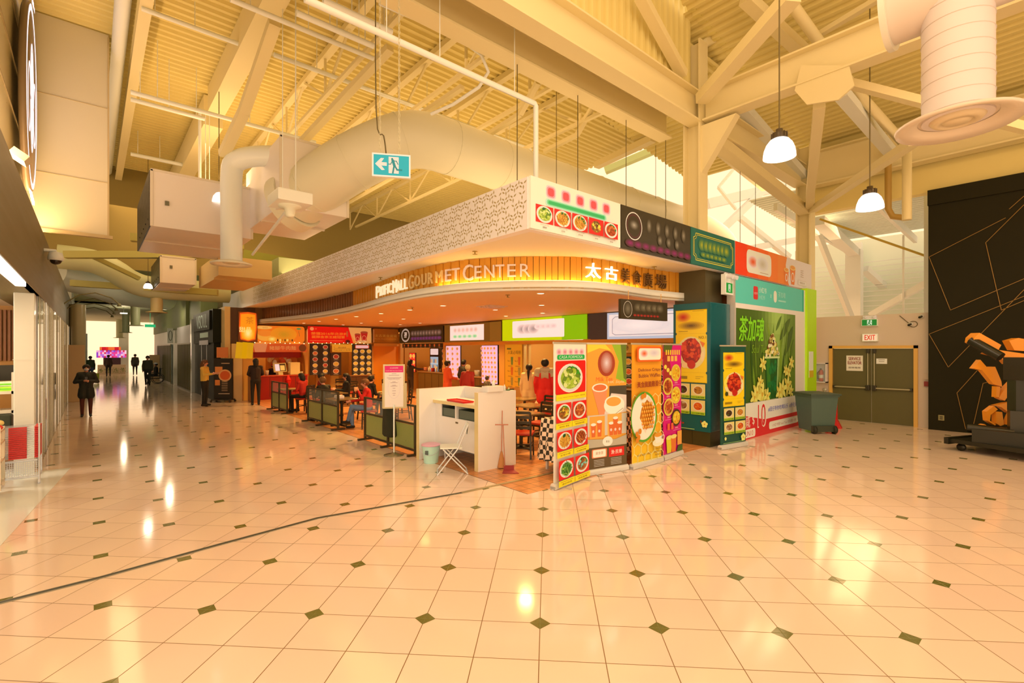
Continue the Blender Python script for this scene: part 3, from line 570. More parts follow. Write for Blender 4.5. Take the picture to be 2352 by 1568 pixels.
# fascia
mb = MB(); mb.box(4.8, 4.95, 5.215, 26.9, 3.86, 4.62); struct('wall_left_fascia', mb, mat('fascia_white', (252, 212, 170), .5))
mb = MB(); rr = 5; pt = .172
for c_ in range(int(15.8/(pt*1.155)*2)):
    for r_ in range(rr):
        yy = 5.3+c_*pt*1.155*.5+(r_ % 2)*.03; zz = 3.95+r_*.146; up = 1 if c_ % 2 else -1
        if (c_*5+r_*3) % 7 == 0: continue
        for a in (90, 210, 330):
            a = math.radians(a*up); ca, sa = math.cos(a), math.sin(a); x_ = 4.7985
            P_ = [(r0*ca-s0*sa, r0*sa+s0*ca) for r0, s0 in ((.01, 0), (.04, .014), (.085, 0), (.04, -.014))]
            mb.add([(x_, yy+p[0], zz+p[1]) for p in P_], [(0, 1, 2, 3)])
o = mb.build('wall_pattern', mat('fascia_inlay', (180, 138, 70), .4), fix=False); props(o, kind='structure')
mb = MB(); mb.box(4.95, 16.3, 5.21, 5.33, 3.86, 4.64); struct('wall_front_fascia', mb, mat('fascia_white', (252, 212, 170), .5))
mb = MB(); mb.box(4.78, 4.95, 22.9, 26.9, 2.4, 3.86); mb.box(4.78, 5.15, 26.4, 26.9, 0, 3.9); struct('wall_end', mb, mat('end_wall', (235, 175, 95), .6))
# right pillar box over the teal pillar
mb = MB(); mb.box(10.28, 11.05, 5.36, 6.1, 3.1, 3.88); struct('pillar', mb, mat('dark_cladding', (88, 68, 32), .45))
# fascia signs
WH = (255, 226, 208)
def fsign(x0, x1, label, cat='sign'): return G('fascia_sign', ((x0+x1)/2, 5.15, 3.87), label, cat), x0, x1-x0
def panelY(g, x0, x1, y, z0, z1, m, name='panel', th=.04): mb = MB(); mb.box(x0, x1, y, y+th, z0, z1); return g.part(name, mb, m)
GN = (40, 140, 40)
NOOD = [(230, 150, 40), (245, 180, 60), (210, 120, 30)]; GREENY = [(170, 180, 40), (200, 200, 70), (110, 130, 25), (230, 215, 110)]; MEAT = [(190, 70, 20), (225, 120, 40), (150, 50, 15)]; MIX = [(170, 90, 20), (240, 170, 40), (220, 200, 60), (120, 70, 15)]
g, x0, W_ = fsign(4.82, 6.95, 'white corner sign with five dish photos on red squares')
panelY(g, 4.82, 6.95, 5.17, 3.87, 4.63, mat('sign_white', (255, 222, 205), .45))
A = Art(W_, .76); A.rect(0, 0, W_, .76, (255, 224, 208))
for i in range(5): A.rrect(.31+i*.33, .5, .22, .2, .06, (255, 195, 182)); A.rrect(.33+i*.33, .52, .18, .16, .05, (252, 140, 130)); A.rrect(.355+i*.33, .54, .13, .12, .04, (242, 75, 70))
A.rrect(.3, .385, 1.45, .11, .05, (190, 215, 165)); A.rrect(.33, .4, 1.39, .08, .04, (120, 195, 120)); A.rrect(.36, .415, 1.33, .05, .024, (50, 170, 80))
for i in range(5):
    x = .1+i*.385; A.rect(x, .11, .365, .26, (230, 20, 10)); A.dish(x+.18, .24, .165, (GREENY, NOOD, NOOD, MIX, MEAT)[i], ry=.125, green=(50, 130, 30) if i != 3 else None, seed=i, strips=i in (1, 2), k=34, plate=(250, 225, 205) if i != 3 else None)
    A.text(('鹽酥雞','焢肉飯','家常炒麵','滷肉飯','香酥雞')[i], x+.18, .035, .025, (90, 60, 40)); A.text('Crispy Salted Chicken Nuggets', x+.18, .075, .014, (120, 80, 50))
A.build('sign_print', g.last, (4.82, 5.17, 3.87), (1, 0, 0), (0, 0, 1), off=g.l)
g, x0, W_ = fsign(6.97, 9.3, 'black fascia sign with a thin white ring and purple blurred lettering')
panelY(g, 6.97, 9.3, 5.17, 3.87, 4.63, mat('sign_black', (58, 42, 18), .4))
A = Art(W_, .76); A.rect(.01, .01, W_-.02, .74, (58, 42, 18)); A.ring(.38, .44, .25, .25, .018, (240, 205, 165)); A.ring(.38, .44, .21, .21, .02, (90, 30, 30)); A.blur(.38, .46, .14, .09, (70, 52, 30), (170, 145, 110), 6)
for i in range(5): A.blur(.85+i*.3, .52, .09, .14, (62, 46, 22), (150, 125, 90), 6)
for i in range(3): A.blur(1.2+i*.3, .3, .09, .1, (62, 46, 22), (150, 125, 90), 6)
for i in range(9): A.blur(.25+i*.24, .12, .15, .07, (80, 32, 30), (140, 10, 75), 4)
A.build('sign_print', g.last, (6.97, 5.17, 3.87), (1, 0, 0), (0, 0, 1), off=g.l)
g, x0, W_ = fsign(9.32, 11.29, 'dark green fascia sign with a double gold notched border')
panelY(g, 9.32, 11.29, 5.17, 3.87, 4.63, mat('sign_green', (25, 92, 62), .4))
A = Art(W_, .76); A.rect(.01, .01, W_-.02, .74, (25, 95, 65))
for q_, w_ in ((0, .016), (.035, .01)):
    x1_, y1_, x2_, y2_, k_ = .1+q_, .1+q_, W_-.1-q_, .66-q_, .1
    A.line([(x1_+k_, y1_), (x2_-k_, y1_), (x2_-k_*.7, y1_+k_*.7), (x2_, y1_+k_), (x2_, y2_-k_), (x2_-k_*.7, y2_-k_*.7), (x2_-k_, y2_), (x1_+k_, y2_), (x1_+k_*.7, y2_-k_*.7), (x1_, y2_-k_), (x1_, y1_+k_), (x1_+k_*.7, y1_+k_*.7), (x1_+k_, y1_)], w_, (235, 190, 40))
for i in range(7): A.blur(.45+i*.18, .44, .16, .13, (60, 105, 55), (170, 155, 30), 4)
for i in range(6): A.blur(.5+i*.18, .24, .14, .06, (60, 105, 55), (150, 145, 30), 3)
A.build('sign_print', g.last, (9.32, 5.17, 3.87), (1, 0, 0), (0, 0, 1), off=g.l)
g, x0, W_ = fsign(11.31, 16.3, 'long orange and cream fascia sign with two orange cups')
panelY(g, 11.31, 16.3, 5.17, 3.87, 4.63, mat('sign_cream', (240, 200, 160), .45))
A = Art(W_, .76); A.rect(0, 0, W_, .76, (240, 200, 162))
cols = [(250, 55, 10), (250, 75, 15), (252, 95, 20), (253, 115, 30), (253, 125, 35)]
A.L += 1
for i in range(5): A.poly([(i*.62, 0), ((i+1)*.62+(.35 if i == 4 else 0)-.35*(i == 4), 0), ((i+1)*.62+(0 if i < 4 else -.12), .76), (i*.62, .76)], cols[i], True)
A.L += 1; A.poly([(2.9, 0), (3.25, .0), (2.95, .38), (3.1, .76), (2.9, .76)], cols[4])
A.rrect(.6, .1, 1.45, .56, .14, (245, 215, 185)); A.blur(.95, .38, .28, .15, (245, 200, 170), (240, 80, 30), 6); A.blur(1.5, .38, .38, .2, (240, 210, 178), (205, 175, 130), 6); A.rect(1.35, .155, .5, .012, (190, 130, 90))
for cx, cy, s_ in ((3.05, .2, .8), (3.5, .25, 1)): A.poly([(cx-.1*s_, cy-.2*s_), (cx+.12*s_, cy-.2*s_), (cx+.2*s_, cy+.25*s_), (cx-.2*s_, cy+.25*s_)], (245, 115, 35)); A.ell(cx, cy+.26*s_, .21*s_, .07*s_, (252, 190, 90)); A.ell(cx, cy+.27*s_, .16*s_, .05*s_, (240, 140, 50)); A.ring(cx, cy, .11*s_, .13*s_, .03, (252, 215, 180)); 
A.rect(3.9, .08, .65, .14, (225, 180, 130)); A.rect(3.91, .09, .63, .12, (242, 205, 165)); A.text('茶飲甜品小食', 4.22, .12, .06, (150, 110, 60))
for i in range(4): A.rect(4.1, .5-i*.06, .22, .012, (190, 140, 90))
A.build('sign_print', g.last, (11.31, 5.17, 3.87), (1, 0, 0), (0, 0, 1), off=g.l)
# downlights in the soffit
root = None; mGlow = mat('downlight_lens', (255, 232, 180), .4, emit=5); mTrim = mat('downlight_trim', (240, 190, 120), .4)
rows = [(6.95, [7.15, 10.8, 12.55, 14.4, 16.3, 18.15, 19.95, 21.8]), (8.8, [9.02, 10.92, 16.38, 18.23, 20.11, 22.1]), (10.7, [10.92, 12.71, 18.45, 20.2])]
for x, ys in rows:
    for y in ys:
        if root is None:
            root = empty('downlight', (x, y, 3.25), 0, 'round recessed downlight glowing in the soffit behind the curved lip', 'light', 'downlights in the food court soffit')
            mb = MB(); mb.lathe([(.07, 0), (.095, -.008), (.1, 0)], (0, 0, 0), 20); mb.build('trim_ring', mTrim, root); mb = MB(); mb.lathe([(0, -.004), (.07, -.004)], (0, 0, 0), 20); mb.build('lens', mGlow, root)
        else: r_ = copy_tree(root); r_.location = (x, y, 3.25)
for x, y, e_ in ((6.95, 7.6, 30), (6.95, 11.7, 38), (6.95, 15.5, 38), (6.95, 19.5, 40), (10, 10.5, 42), (10, 15, 36), (10, 20, 42)):
    l = bpy.data.lights.new('downlight_beam', 'SPOT'); l.energy = e_*15; l.spot_size = math.radians(140); l.spot_blend = .6; l.color = (1, .54, .15); l.shadow_soft_size = .12
    o = bpy.data.objects.new('downlight_beam', l); o.location = (x, y, 3.2); COL.objects.link(o)
def sprink(c_, lab='small sprinkler head under the canopy soffit'):
    mb = MB(); mb.lathe([(0, 0), (.05, 0), (.05, -.008), (.012, -.01), (.012, -.05), (.05, -.055), (0, -.06)], c_, 12); one('ceiling_sprinkler', mb, mat('brass', (190, 140, 60), .3, .6), lab, 'sprinkler', 'sprinkler heads under the canopy')
for px, py, z in ((1091, 577, 3.88), (874, 637, 3.88), (1503, 612, 3.88), (768, 679, 3.88), (1166, 677, 3.25), (947, 705, 3.25)): sprink(onZ(px, py, z))
c_ = onZ(1130, 703, 3.25); mb = MB(); mb.box(c_.x-.3, c_.x+.3, c_.y-.3, c_.y+.3, 3.235, 3.25)
for i in range(5): mb.box(c_.x-.25, c_.x+.25, c_.y-.22+i*.1, c_.y-.18+i*.1, 3.21, 3.24)
one('ceiling_vent', mb, mat('vent', (240, 190, 140), .4), 'square slatted air vent in the canopy soffit', 'vent')
# ---------------------------------------------------------------- mural wall, teal pillar
TEAL = (95, 190, 145)
g = G('mural_wall', (13.4, 5.1, 0), 'large green tea advertisement board with white frame and teal header', 'board')
X0, X1, YM = 11.02, 15.1, 5.08
mb = MB(); mb.box(X0, 15.5, YM, YM+.12, 0, 3.8); g.part('panel', mb, mat('board_white', (250, 212, 190), .45))
A = Art(X1-X0, 3.8); W_ = X1-X0
A.rect(0, 3.18, W_+.3, .62, TEAL); A.rect(W_+.18, 3.18, .12, .62, (30, 160, 120)); A.L += 1
A.rrect(1.05, 3.32, .26, .32, .05, (225, 40, 35)); A.text('小红书', 1.18, 3.44, .06, (250, 200, 180)); A.text('小红书', 1.36, 3.5, .14, (215, 225, 190), 'l', bold=.006); A.text('小红书', 1.36, 3.34, .11, (200, 220, 180), 'l'); A.text('x', 2.08, 3.42, .09, (200, 225, 185))
A.rrect(2.25, 3.32, .2, .3, .09, (245, 225, 200)); A.text('茶加魂', 2.55, 3.47, .15, (185, 220, 175), 'l'); A.rect(2.55, 3.36, .5, .04, (175, 215, 165))
# picture area
px0, px1, py0, py1 = .13, 3.72, .84, 3.06; w_ = px1-px0; h_ = py1-py0; n = 18; rn = random.Random(3)
def mixc(a, c_, t): return tuple(round(p+(q-p)*max(0, min(1, t))) for p, q in zip(a, c_))
for i in range(n):
    for j in range(8):
        t = (i+.5)/n; s_ = (j+.5)/8; base_ = mixc((72, 92, 14), (175, 190, 75), math.exp(-((t-.66)/.22)**2)*(.4+.7*s_)); base_ = mixc(base_, (120, 140, 30), max(0, t-.75)*2.2)
        A.rect(px0+w_*i/n, py0+h_*j/8, w_/n, h_/8, base_, True)
A.L += 1
def leafp(x, y, l, wd, a, c_):
    ca, sa = math.cos(a), math.sin(a); pts = []
    for k_ in range(9):
        t = k_/8; pts.append((t*l, wd*math.sin(PI*t)**.8))
    for k_ in range(7, 0, -1): t = k_/8; pts.append((t*l, -wd*math.sin(PI*t)**.8))
    pts = [(min(px1, max(px0, x+p*ca-q_*sa)), min(py1, max(py0, y+p*sa+q_*ca))) for p, q_ in pts]; A.poly(pts, c_)
for i in range(26): leafp(px0+rn.random()*w_, py0+rn.random()*h_*.55, .5+rn.random()*.7, .03+rn.random()*.04, PI/2+rn.uniform(-.6, .6), mixc((50, 80, 12), (130, 150, 30), rn.random()))
leafp(3.35, 2.95, .95, .12, -2.45, (75, 95, 20)); leafp(3.55, 2.75, 1.0, .13, -2.2, (65, 88, 20)); leafp(3.6, 2.4, .6, .07, -2.0, (90, 110, 25)); leafp(2.75, 3.0, .55, .06, -2.3, (90, 115, 25)); leafp(3.0, 2.95, .9, .035, -1.9, (120, 140, 40)); leafp(3.2, 2.9, 1.1, .03, -1.75, (110, 130, 30))
A.text('茶加魂', .9, 2.3, .58, (140, 205, 20), w_=1.35, slant=.15, bold=.02); A.text('Soul Tea', 1.35, 2.02, .2, (130, 160, 25), w_=.85, slant=.2)
def flower(x, y, r, c_=(245, 215, 90)):
    for k_ in range(6): leafp(x, y, r, r*.22, k_*PI/3+.3, c_ if k_ % 2 else mixc(c_, (215, 170, 50), .5))
    A.ell(x, y, r*.18, r*.18, (225, 160, 40), 8)
cx = 2.15
A.poly([(cx-.36, .86), (cx+.3, .86), (cx+.42, 1.92), (cx-.46, 1.92)], (30, 85, 20)); A.poly([(cx-.28, .86), (cx-.1, .86), (cx-.16, 1.9), (cx-.38, 1.9)], (60, 120, 25)); A.poly([(cx+.24, .86), (cx+.3, .86), (cx+.42, 1.92), (cx+.33, 1.92)], (170, 185, 90))
for i in range(22): A.ell(cx+rn.uniform(-.25, .25), 1+rn.random()*.75, .05+rn.random()*.06, .05+rn.random()*.07, mixc((10, 95, 35), (35, 125, 45), rn.random()), 8, True); A.L += (i % 2)
A.rect(cx-.49, 1.88, .94, .05, (225, 215, 120))
for i in range(70):
    t = rn.random(); A.ell(cx-.02+rn.uniform(-1, 1)*(.44*(1-t)+.04), 1.95+t*.55, .06, .05, ((245, 215, 105), (255, 235, 150), (225, 180, 70), (130, 70, 20))[rn.randrange(4) if t > .35 else rn.randrange(3)], 7, True); A.L += (i % 3 == 0)
for x, y, r in ((1.55, 1.75, .22), (1.2, 1.05, .3), (1.5, 1.0, .32), (1.05, .95, .25), (2.75, 1.05, .3), (3.1, 1.15, .3), (2.55, .98, .26), (3.15, 1.5, .2), (3.35, 1.75, .2), (2.95, 1.55, .17), (1.35, 1.3, .2), (3.3, .98, .2), (1.75, .95, .22)): flower(x, y, r)
A.rect(.13, .12, W_-.05, .72, (245, 215, 200)); A.poly([(.1, .0), (W_-.02, .0), (W_-.02, .4), (1.6, .38), (.1, .62)], (225, 30, 30))
A.text('減', .62, .26, .3, (255, 235, 220)); A.text('$', .95, .3, .22, (255, 235, 220)); A.text('10', 1.42, .2, .6, (255, 235, 220), w_=.5, bold=.02); A.text('10', 1.42, .23, .54, (225, 40, 35), w_=.44)
A.rrect(.3, .03, .75, .2, .06, (255, 220, 205)); A.text('FUN10', .68, .07, .12, (210, 40, 35))
A.rrect(1.85, .1, 1.95, .19, .07, (250, 225, 210)); A.text('小红书搜 Soul Tea 领取第一杯', 2.85, .145, .08, (190, 110, 90), w_=1.6)
A.text('#团仔带你吃喝玩乐  #多伦多', 2.75, .55, .12, (70, 80, 150), w_=1.9)
A.build('advert_print', g.last, (X0, YM, 0), (1, 0, 0), (0, 0, 1), off=g.l)
mb = MB(); mb.box(X0-.06, X0, YM-.05, YM+.12, 0, 3.8); g.part('metal_edge', mb, mat('brushed_edge', (235, 195, 150), .3, .5))
mb = MB(); mb.box(15.5, 16.25, 5.02, 5.2, 0, 3.86); o = struct('wall_right_strip', mb, mat('lime_panel', (195, 215, 10), .5))
mb = MB(); mb.box(15.62, 15.95, 5.008, 5.018, 1.3, 2.05); mb.box(15.62, 15.95, 5.004, 5.008, 1.3, 1.5, 1); one('notice', mb, [mat('paper', (245, 220, 175), .6), mat('notice_yellow', (225, 170, 30), .6)], 'small white notice with yellow foot on the lime green strip', 'notice')
# teal pillar with ticket-shaped menu
g = G('menu_pillar', (10.4, 5.5, 0), 'square teal pillar wrapped with a yellow ticket-shaped food poster', 'pillar')
mb = MB(); mb.cbox(10.05, 10.95, 5.12, 6.0, .32, 3.13, .02); g.part('cladding', mb, mat('teal_wrap', (10, 82, 70), .25))
mb = MB(); mb.box(10.07, 10.93, 5.14, 5.98, 0, .32); mb.box(10.06, 10.062, 5.55, 5.56, 0, .32); g.part('plinth', mb, mat('dark_tile', (62, 52, 18), .3))
RED_ = [(185, 25, 5), (215, 45, 10), (150, 15, 0), (230, 70, 20)]
def ticket(A, x, y, W_, H_, num=True, seed=0, dark=True):
    Y_ = (252, 190, 5); A.rect(x, y, W_, H_, Y_); m_ = 22
    for i in range(m_): A.poly([(x+W_*i/m_, y), (x+W_*(i+.5)/m_, y+H_*.012), (x+W_*(i+1)/m_, y)], (15, 75, 55), True); A.poly([(x+W_*i/m_, y+H_), (x+W_*(i+.5)/m_, y+H_-H_*.012), (x+W_*(i+1)/m_, y+H_)], (15, 75, 55), True)
    A.L += 1
    for yy in (y+H_*.14, y+H_*.67): A.ell(x, yy, W_*.035, W_*.04, (15, 75, 55)); A.ell(x+W_, yy, W_*.035, W_*.04, (15, 75, 55)); A.rect(x+W_*.04, yy, W_*.92, H_*.002, (200, 140, 5))
    A.blur(x+W_*.25, y+H_*.9, W_*.24, H_*.07, (240, 160, 20), (200, 40, 10), 5); A.blur(x+W_*.5, y+H_*.78, W_*.42, H_*.06, (230, 165, 10), (110, 70, 5), 6); A.rect(x+W_*.1, y+H_*.7, W_*.3, H_*.006, (140, 90, 10)); A.rect(x+W_*.55, y+H_*.975, W_*.35, H_*.004, (140, 90, 10))
    if num: A.text('NO.1', x+W_*.86, y+H_*.6, H_*.035, (90, 60, 10))
    A.ell(x+W_*.5, y+H_*.41, W_*.46, H_*.22, (240, 200, 110), 28); A.ell(x+W_*.13, y+H_*.44, W_*.12, H_*.08, (250, 205, 60)); rn = random.Random(seed); A.ell(x+W_*.5, y+H_*.43, W_*.33, H_*.18, (165, 25, 5), 20)
    for i in range(80):
        a = rn.random()*2*PI; d = math.sqrt(rn.random()); A.ell(x+W_*(.5+.3*d*math.cos(a)), y+H_*(.43+.17*d*math.sin(a)), W_*(.03+.06*rn.random()), H_*(.012+.03*rn.random()), RED_[rn.randrange(4)], 8, True, rn.random()); A.L += (i % 3 == 0)
    A.ell(x+W_*.14, y+H_*.24, W_*.07, H_*.04, (60, 60, 10)); A.ell(x+W_*.3, y+H_*.24, W_*.1, H_*.04, (250, 190, 110)); A.ell(x+W_*.52, y+H_*.25, W_*.13, H_*.06, (200, 30, 10)); A.poly([(x+W_*.78, y+H_*.57), (x+W_*.95, y+H_*.54), (x+W_*.88, y+H_*.48)], (235, 110, 30)); A.ell(x+W_*.87, y+H_*.36, W_*.06, H_*.07, (252, 200, 120))
    for i in range(16): A.rect(x+W_*(.06+i*.021), y+H_*.05, W_*.012, H_*.04, (120, 80, 10), True)
    A.L += 1; A.rect(x+W_*.65, y+H_*.085, W_*.25, H_*.004, (150, 100, 10)); A.rect(x+W_*.65, y+H_*.06, W_*.15, H_*.004, (150, 100, 10))
def minis(A, x, y, cw, ch, gap, seeds):
    cols_ = ([(60, 25, 5), (110, 50, 10), (80, 90, 20)], [(190, 110, 20), (160, 90, 20), (225, 130, 40)], [(150, 90, 40), (200, 160, 100), (120, 60, 20)], [(215, 80, 10), (235, 120, 30), (170, 50, 10)])
    for i in range(4):
        cx_ = x+(i % 2)*(cw+gap); cy_ = y+(1-i//2)*(ch+gap); A.rect(cx_, cy_, cw, ch, (232, 190, 95)); A.rect(cx_, cy_, cw, ch*.2, (170, 185, 30)); A.ell(cx_+cw*.5, cy_+ch*.58, cw*.36, ch*.32, (235, 200, 140)); A.dish(cx_+cw*.5, cy_+ch*.58, cw*.38, cols_[i], plate=None, ry=ch*.34, k=16, seed=i+seeds)
        A.text('NO.%d 紅燒牛腩麵' % (i+2), cx_+cw*.5, cy_+ch*.05, ch*.1, (60, 60, 10), w_=cw*.85)
def blossoms(A, lst):
    for x, y, r in lst:
        for k_ in range(5): A.ell(x+r*.6*math.cos(k_*1.257+.3), y+r*.6*math.sin(k_*1.257+.3), r*.48, r*.48, (240, 215, 100), 10)
        A.ell(x, y, r*.25, r*.25, (220, 140, 20), 8)
A = Art(.88, 2.8); A.rect(0, 0, .88, 2.8, (10, 84, 70)); ticket(A, .06, 1.05, .74, 1.62, seed=5); minis(A, .08, .36, .33, .32, .03, 1); blossoms(A, [(.76, .17, .07), (.12, .24, .035)]); A.ell(.25, .15, .035, .02, (150, 50, 20)); A.ell(.68, .22, .02, .03, (120, 60, 20)); A.rect(.03, .03, .5, .015, (170, 190, 90))
A.build('poster_print', g.last, (10.05, 6.0, .32), (0, -1, 0), (0, 0, 1), off=g.l, rough=.3)
# exit box on the pillar head
g = G('exit_sign', (10.75, 5.2, 3.3), 'small green running-man exit light with twin lamps beside the dark pillar head', 'sign')
mb = MB(); mb.box(10.6, 10.98, 5.06, 5.16, 3.33, 3.78); g.part('sign_case', mb, mat('white_plastic', (245, 215, 190), .4))
A = Art(.3, .22); A.rect(0, 0, .3, .22, (0, 150, 50)); A.rect(.1, .03, .1, .16, (225, 245, 215)); A.line([(.15, .15), (.15, .09), (.12, .04)], .02, (0, 120, 50)); A.line([(.15, .09), (.18, .05)], .02, (0, 120, 50)); A.ell(.15, .165, .014, .014, (0, 120, 50))
A.build('printed_sign', g.last, (10.64, 5.06, 3.37), (1, 0, 0), (0, 0, 1), off=g.l, emit=.8)
mb = MB()
for sx in (10.68, 10.9): mb = MB(); mb.tube([(sx, 5.12, 3.78), (sx, 5.0, 3.72), (sx, 4.93, 3.7)], .05, 12); g.part('emergency_lamp', mb, mat('white_plastic', (240, 205, 170), .4))
# ---------------------------------------------------------------- roll-up banners
def banner(P0, P1, H_, label, art, bg, name='rollup_banner'):
    P0 = Vector((*P0, 0)); P1 = Vector((*P1, 0)); u_ = (P1-P0).normalized(); W_ = (P1-P0).length; nb_ = Vector((u_.y, -u_.x, 0)); rz = math.atan2(u_.y, u_.x); mid = (P0+P1)/2
    e = empty(name, mid, rz, label, 'banner')
    mb = MB(); mb.tube([(-W_/2-.01, 0, .05), (W_/2+.01, 0, .05)], .05, 16); mb.box(-W_/2-.01, W_/2+.01, -.05, .05, .008, .05); mb.build('base', mat('banner_base', (230, 195, 150), .35, .2), e)
    mb = MB()
    for sx in (-.3, .3): mb.cbox(sx*W_-.02, sx*W_+.02, -.2, .16, 0, .014, .005)
    mb.build('foot', mat('banner_foot', (215, 175, 125), .35, .3), e)
    mb = MB(); mb.box(-W_/2+.01, W_/2-.01, -.004, .004, .09, H_); sh_ = mb.build('sheet', mat('banner_sheet', bg, .45), e)
    mb = MB(); mb.box(-W_/2, W_/2, -.012, .012, H_-.01, H_+.02); mb.build('top_rail', mat('banner_rail', (215, 175, 120), .35, .3), e)
    mb = MB(); mb.tube([(0, .03, .05), (0, .03, H_+.03)], .01, 8); mb.build('pole', mat('grey_pole', (160, 120, 70), .35, .4), e)
    A = Art(W_-.03, H_-.11); art(A); A.build('banner_print', sh_, (-W_/2+.015, -.005, .1), (1, 0, 0), (0, 0, 1)); return e
YL = (250, 205, 15); RD = (235, 15, 10)
def art1(A):
    W_, H_ = A.W, A.H; A.rect(0, 0, W_, H_, WH)
    for i in range(5): A.blur(W_*(.14+i*.175), H_*.94, W_*.1, H_*.032, (255, 215, 200), (225, 120, 110), 5)
    A.rrect(W_*.08, H_*.885, W_*.86, H_*.035, .03, (20, 165, 60)); A.text('CASA FORMOSA', W_*.5, H_*.892, H_*.022, (220, 245, 200), w_=W_*.74, slant=.2)
    A.rrect(W_*.03, H_*.63, W_*.94, H_*.245, .03, RD); A.dish(W_*.48, H_*.745, W_*.39, GREENY, ry=H_*.108, k=90, green=(60, 150, 20), seed=4)
    A.rect(W_*.03, H_*.585, W_*.94, H_*.045, YL); A.text('Crispy Salted Chicken Nuggets  鹽酥雞', W_*.5, H_*.6, H_*.013, (190, 110, 20), w_=W_*.85)
    fo = ((MIX, (90, 150, 20), False), (MEAT, None, False), (NOOD, (20, 110, 30), True), (MEAT, None, True), ([(90, 140, 40), (170, 190, 60), (50, 100, 20)], None, True), ([(190, 100, 30), (150, 70, 20), (130, 190, 150)], (60, 140, 30), False))
    for i in range(6):
        x = W_*(.03+.48*(i % 2)); y = H_*(.425-.205*(i//2)); A.rrect(x, y, W_*.45, H_*.14, .015, RD); A.dish(x+W_*.225, y+H_*.07, W_*.2, fo[i][0], ry=H_*.062, k=44, green=fo[i][1], strips=fo[i][2], seed=i+9)
        A.rect(x-W_*.02, y-H_*.045, W_*.49, H_*.043, YL); A.rect(x+W_*.03, y-H_*.015, W_*.38, H_*.003, (170, 90, 20)); A.text(('滷肉飯 便當', '香酥雞排飯', '家常炒麵', '紅燒豬排麵', '清炒時蔬', '烤魚套餐')[i], x+W_*.22, y-H_*.036, H_*.012, (120, 60, 10), w_=W_*.3)
def art2(A):
    W_, H_ = A.W, A.H; A.rect(0, 0, W_, H_, (238, 145, 35))
    A.poly([(W_*.62, H_), (W_, H_), (W_, H_*.68), (W_*.72, H_*.72), (W_*.8, H_*.86)], (150, 165, 25)); A.poly([(W_*.85, H_), (W_, H_), (W_, H_*.7), (W_*.93, H_*.72)], (95, 105, 20)); A.poly([(0, H_), (W_*.45, H_), (W_*.6, H_*.95), (W_*.3, H_*.97), (0, H_*.93)], (252, 190, 40))
    A.ell(W_*.48, H_*.845, W_*.22, H_*.105, (165, 50, 15), 26); A.blur(W_*.48, H_*.85, W_*.15, H_*.085, (180, 90, 60), (225, 185, 160), 6)
    A.text('Milk Tea', W_*.42, H_*.7, H_*.035, (240, 90, 30), w_=W_*.42, slant=.1); A.text('HK Style', W_*.72, H_*.675, H_*.028, (250, 200, 120), w_=W_*.42, slant=.25)
    A.rect(W_*.55, H_*.56, W_*.45, H_*.1, (70, 55, 30)); A.poly([(W_*.4, H_*.42), (W_, H_*.44), (W_, H_*.58), (W_*.6, H_*.6)], (230, 190, 150))
    A.poly([(W_*.12, H_*.64), (W_*.5, H_*.64), (W_*.42, H_*.42), (W_*.3, H_*.42)], (240, 130, 70)); A.ell(W_*.31, H_*.65, W_*.2, H_*.035, (252, 215, 175)); A.ell(W_*.31, H_*.65, W_*.16, H_*.026, (225, 100, 40))
    A.ell(W_*.68, H_*.5, W_*.27, H_*.075, (250, 225, 195), 26); A.ell(W_*.66, H_*.53, W_*.23, H_*.05, (252, 235, 215), 26); A.ell(W_*.66, H_*.53, W_*.19, H_*.038, (245, 150, 50), 26); A.line([(W_*.9, H_*.47), (W_*.72, H_*.43)], .012, (180, 150, 110))
    A.rect(0, H_*.26, W_, H_*.17, (215, 180, 135)); A.rect(W_*.05, H_*.24, W_*.38, H_*.18, (245, 150, 45)); A.rect(W_*.5, H_*.25, W_*.37, H_*.18, (240, 160, 60))
    for x, h in ((.1, .1), (.25, .12), (.55, .1), (.66, .14), (.77, .1)): A.poly([(W_*x, H_*.255), (W_*(x+.09), H_*.255), (W_*(x+.11), H_*(.255+h)), (W_*(x-.02), H_*(.255+h))], (225, 95, 30)); A.ell(W_*(x+.045), H_*(.255+h), W_*.065, H_*.012, (250, 215, 180)); A.ell(W_*(x+.04), H_*(.3), W_*.025, H_*.012, (250, 190, 150))
    A.rect(0, 0, W_, H_*.17, (98, 68, 30)); A.poly([(0, H_*.17), (W_, H_*.17), (W_, H_*.25), (W_*.7, H_*.22), (0, H_*.24)], (190, 160, 115)); A.ell(W_*.5, H_*.21, W_*.13, H_*.04, (240, 215, 170)); A.text('飲品', W_*.5, H_*.2, H_*.018, (90, 60, 20))
    A.rrect(W_*.1, H_*.085, W_*.38, H_*.07, .02, (240, 120, 60)); A.rrect(W_*.13, H_*.09, W_*.32, H_*.06, .02, (250, 225, 200)); A.text('美食匯', W_*.29, H_*.11, H_*.025, (190, 110, 60)); A.rect(W_*.53, H_*.08, W_*.4, H_*.075, (225, 25, 15)); A.text('漁·民樂', W_*.73, H_*.1, H_*.035, (255, 225, 200))
    for i in range(5): A.rect(W_*.15, H_*(.065-.012*i), W_*.26, H_*.003, (230, 200, 160)); A.rect(W_*.58, H_*(.065-.012*i), W_*.28, H_*.003, (230, 200, 160))
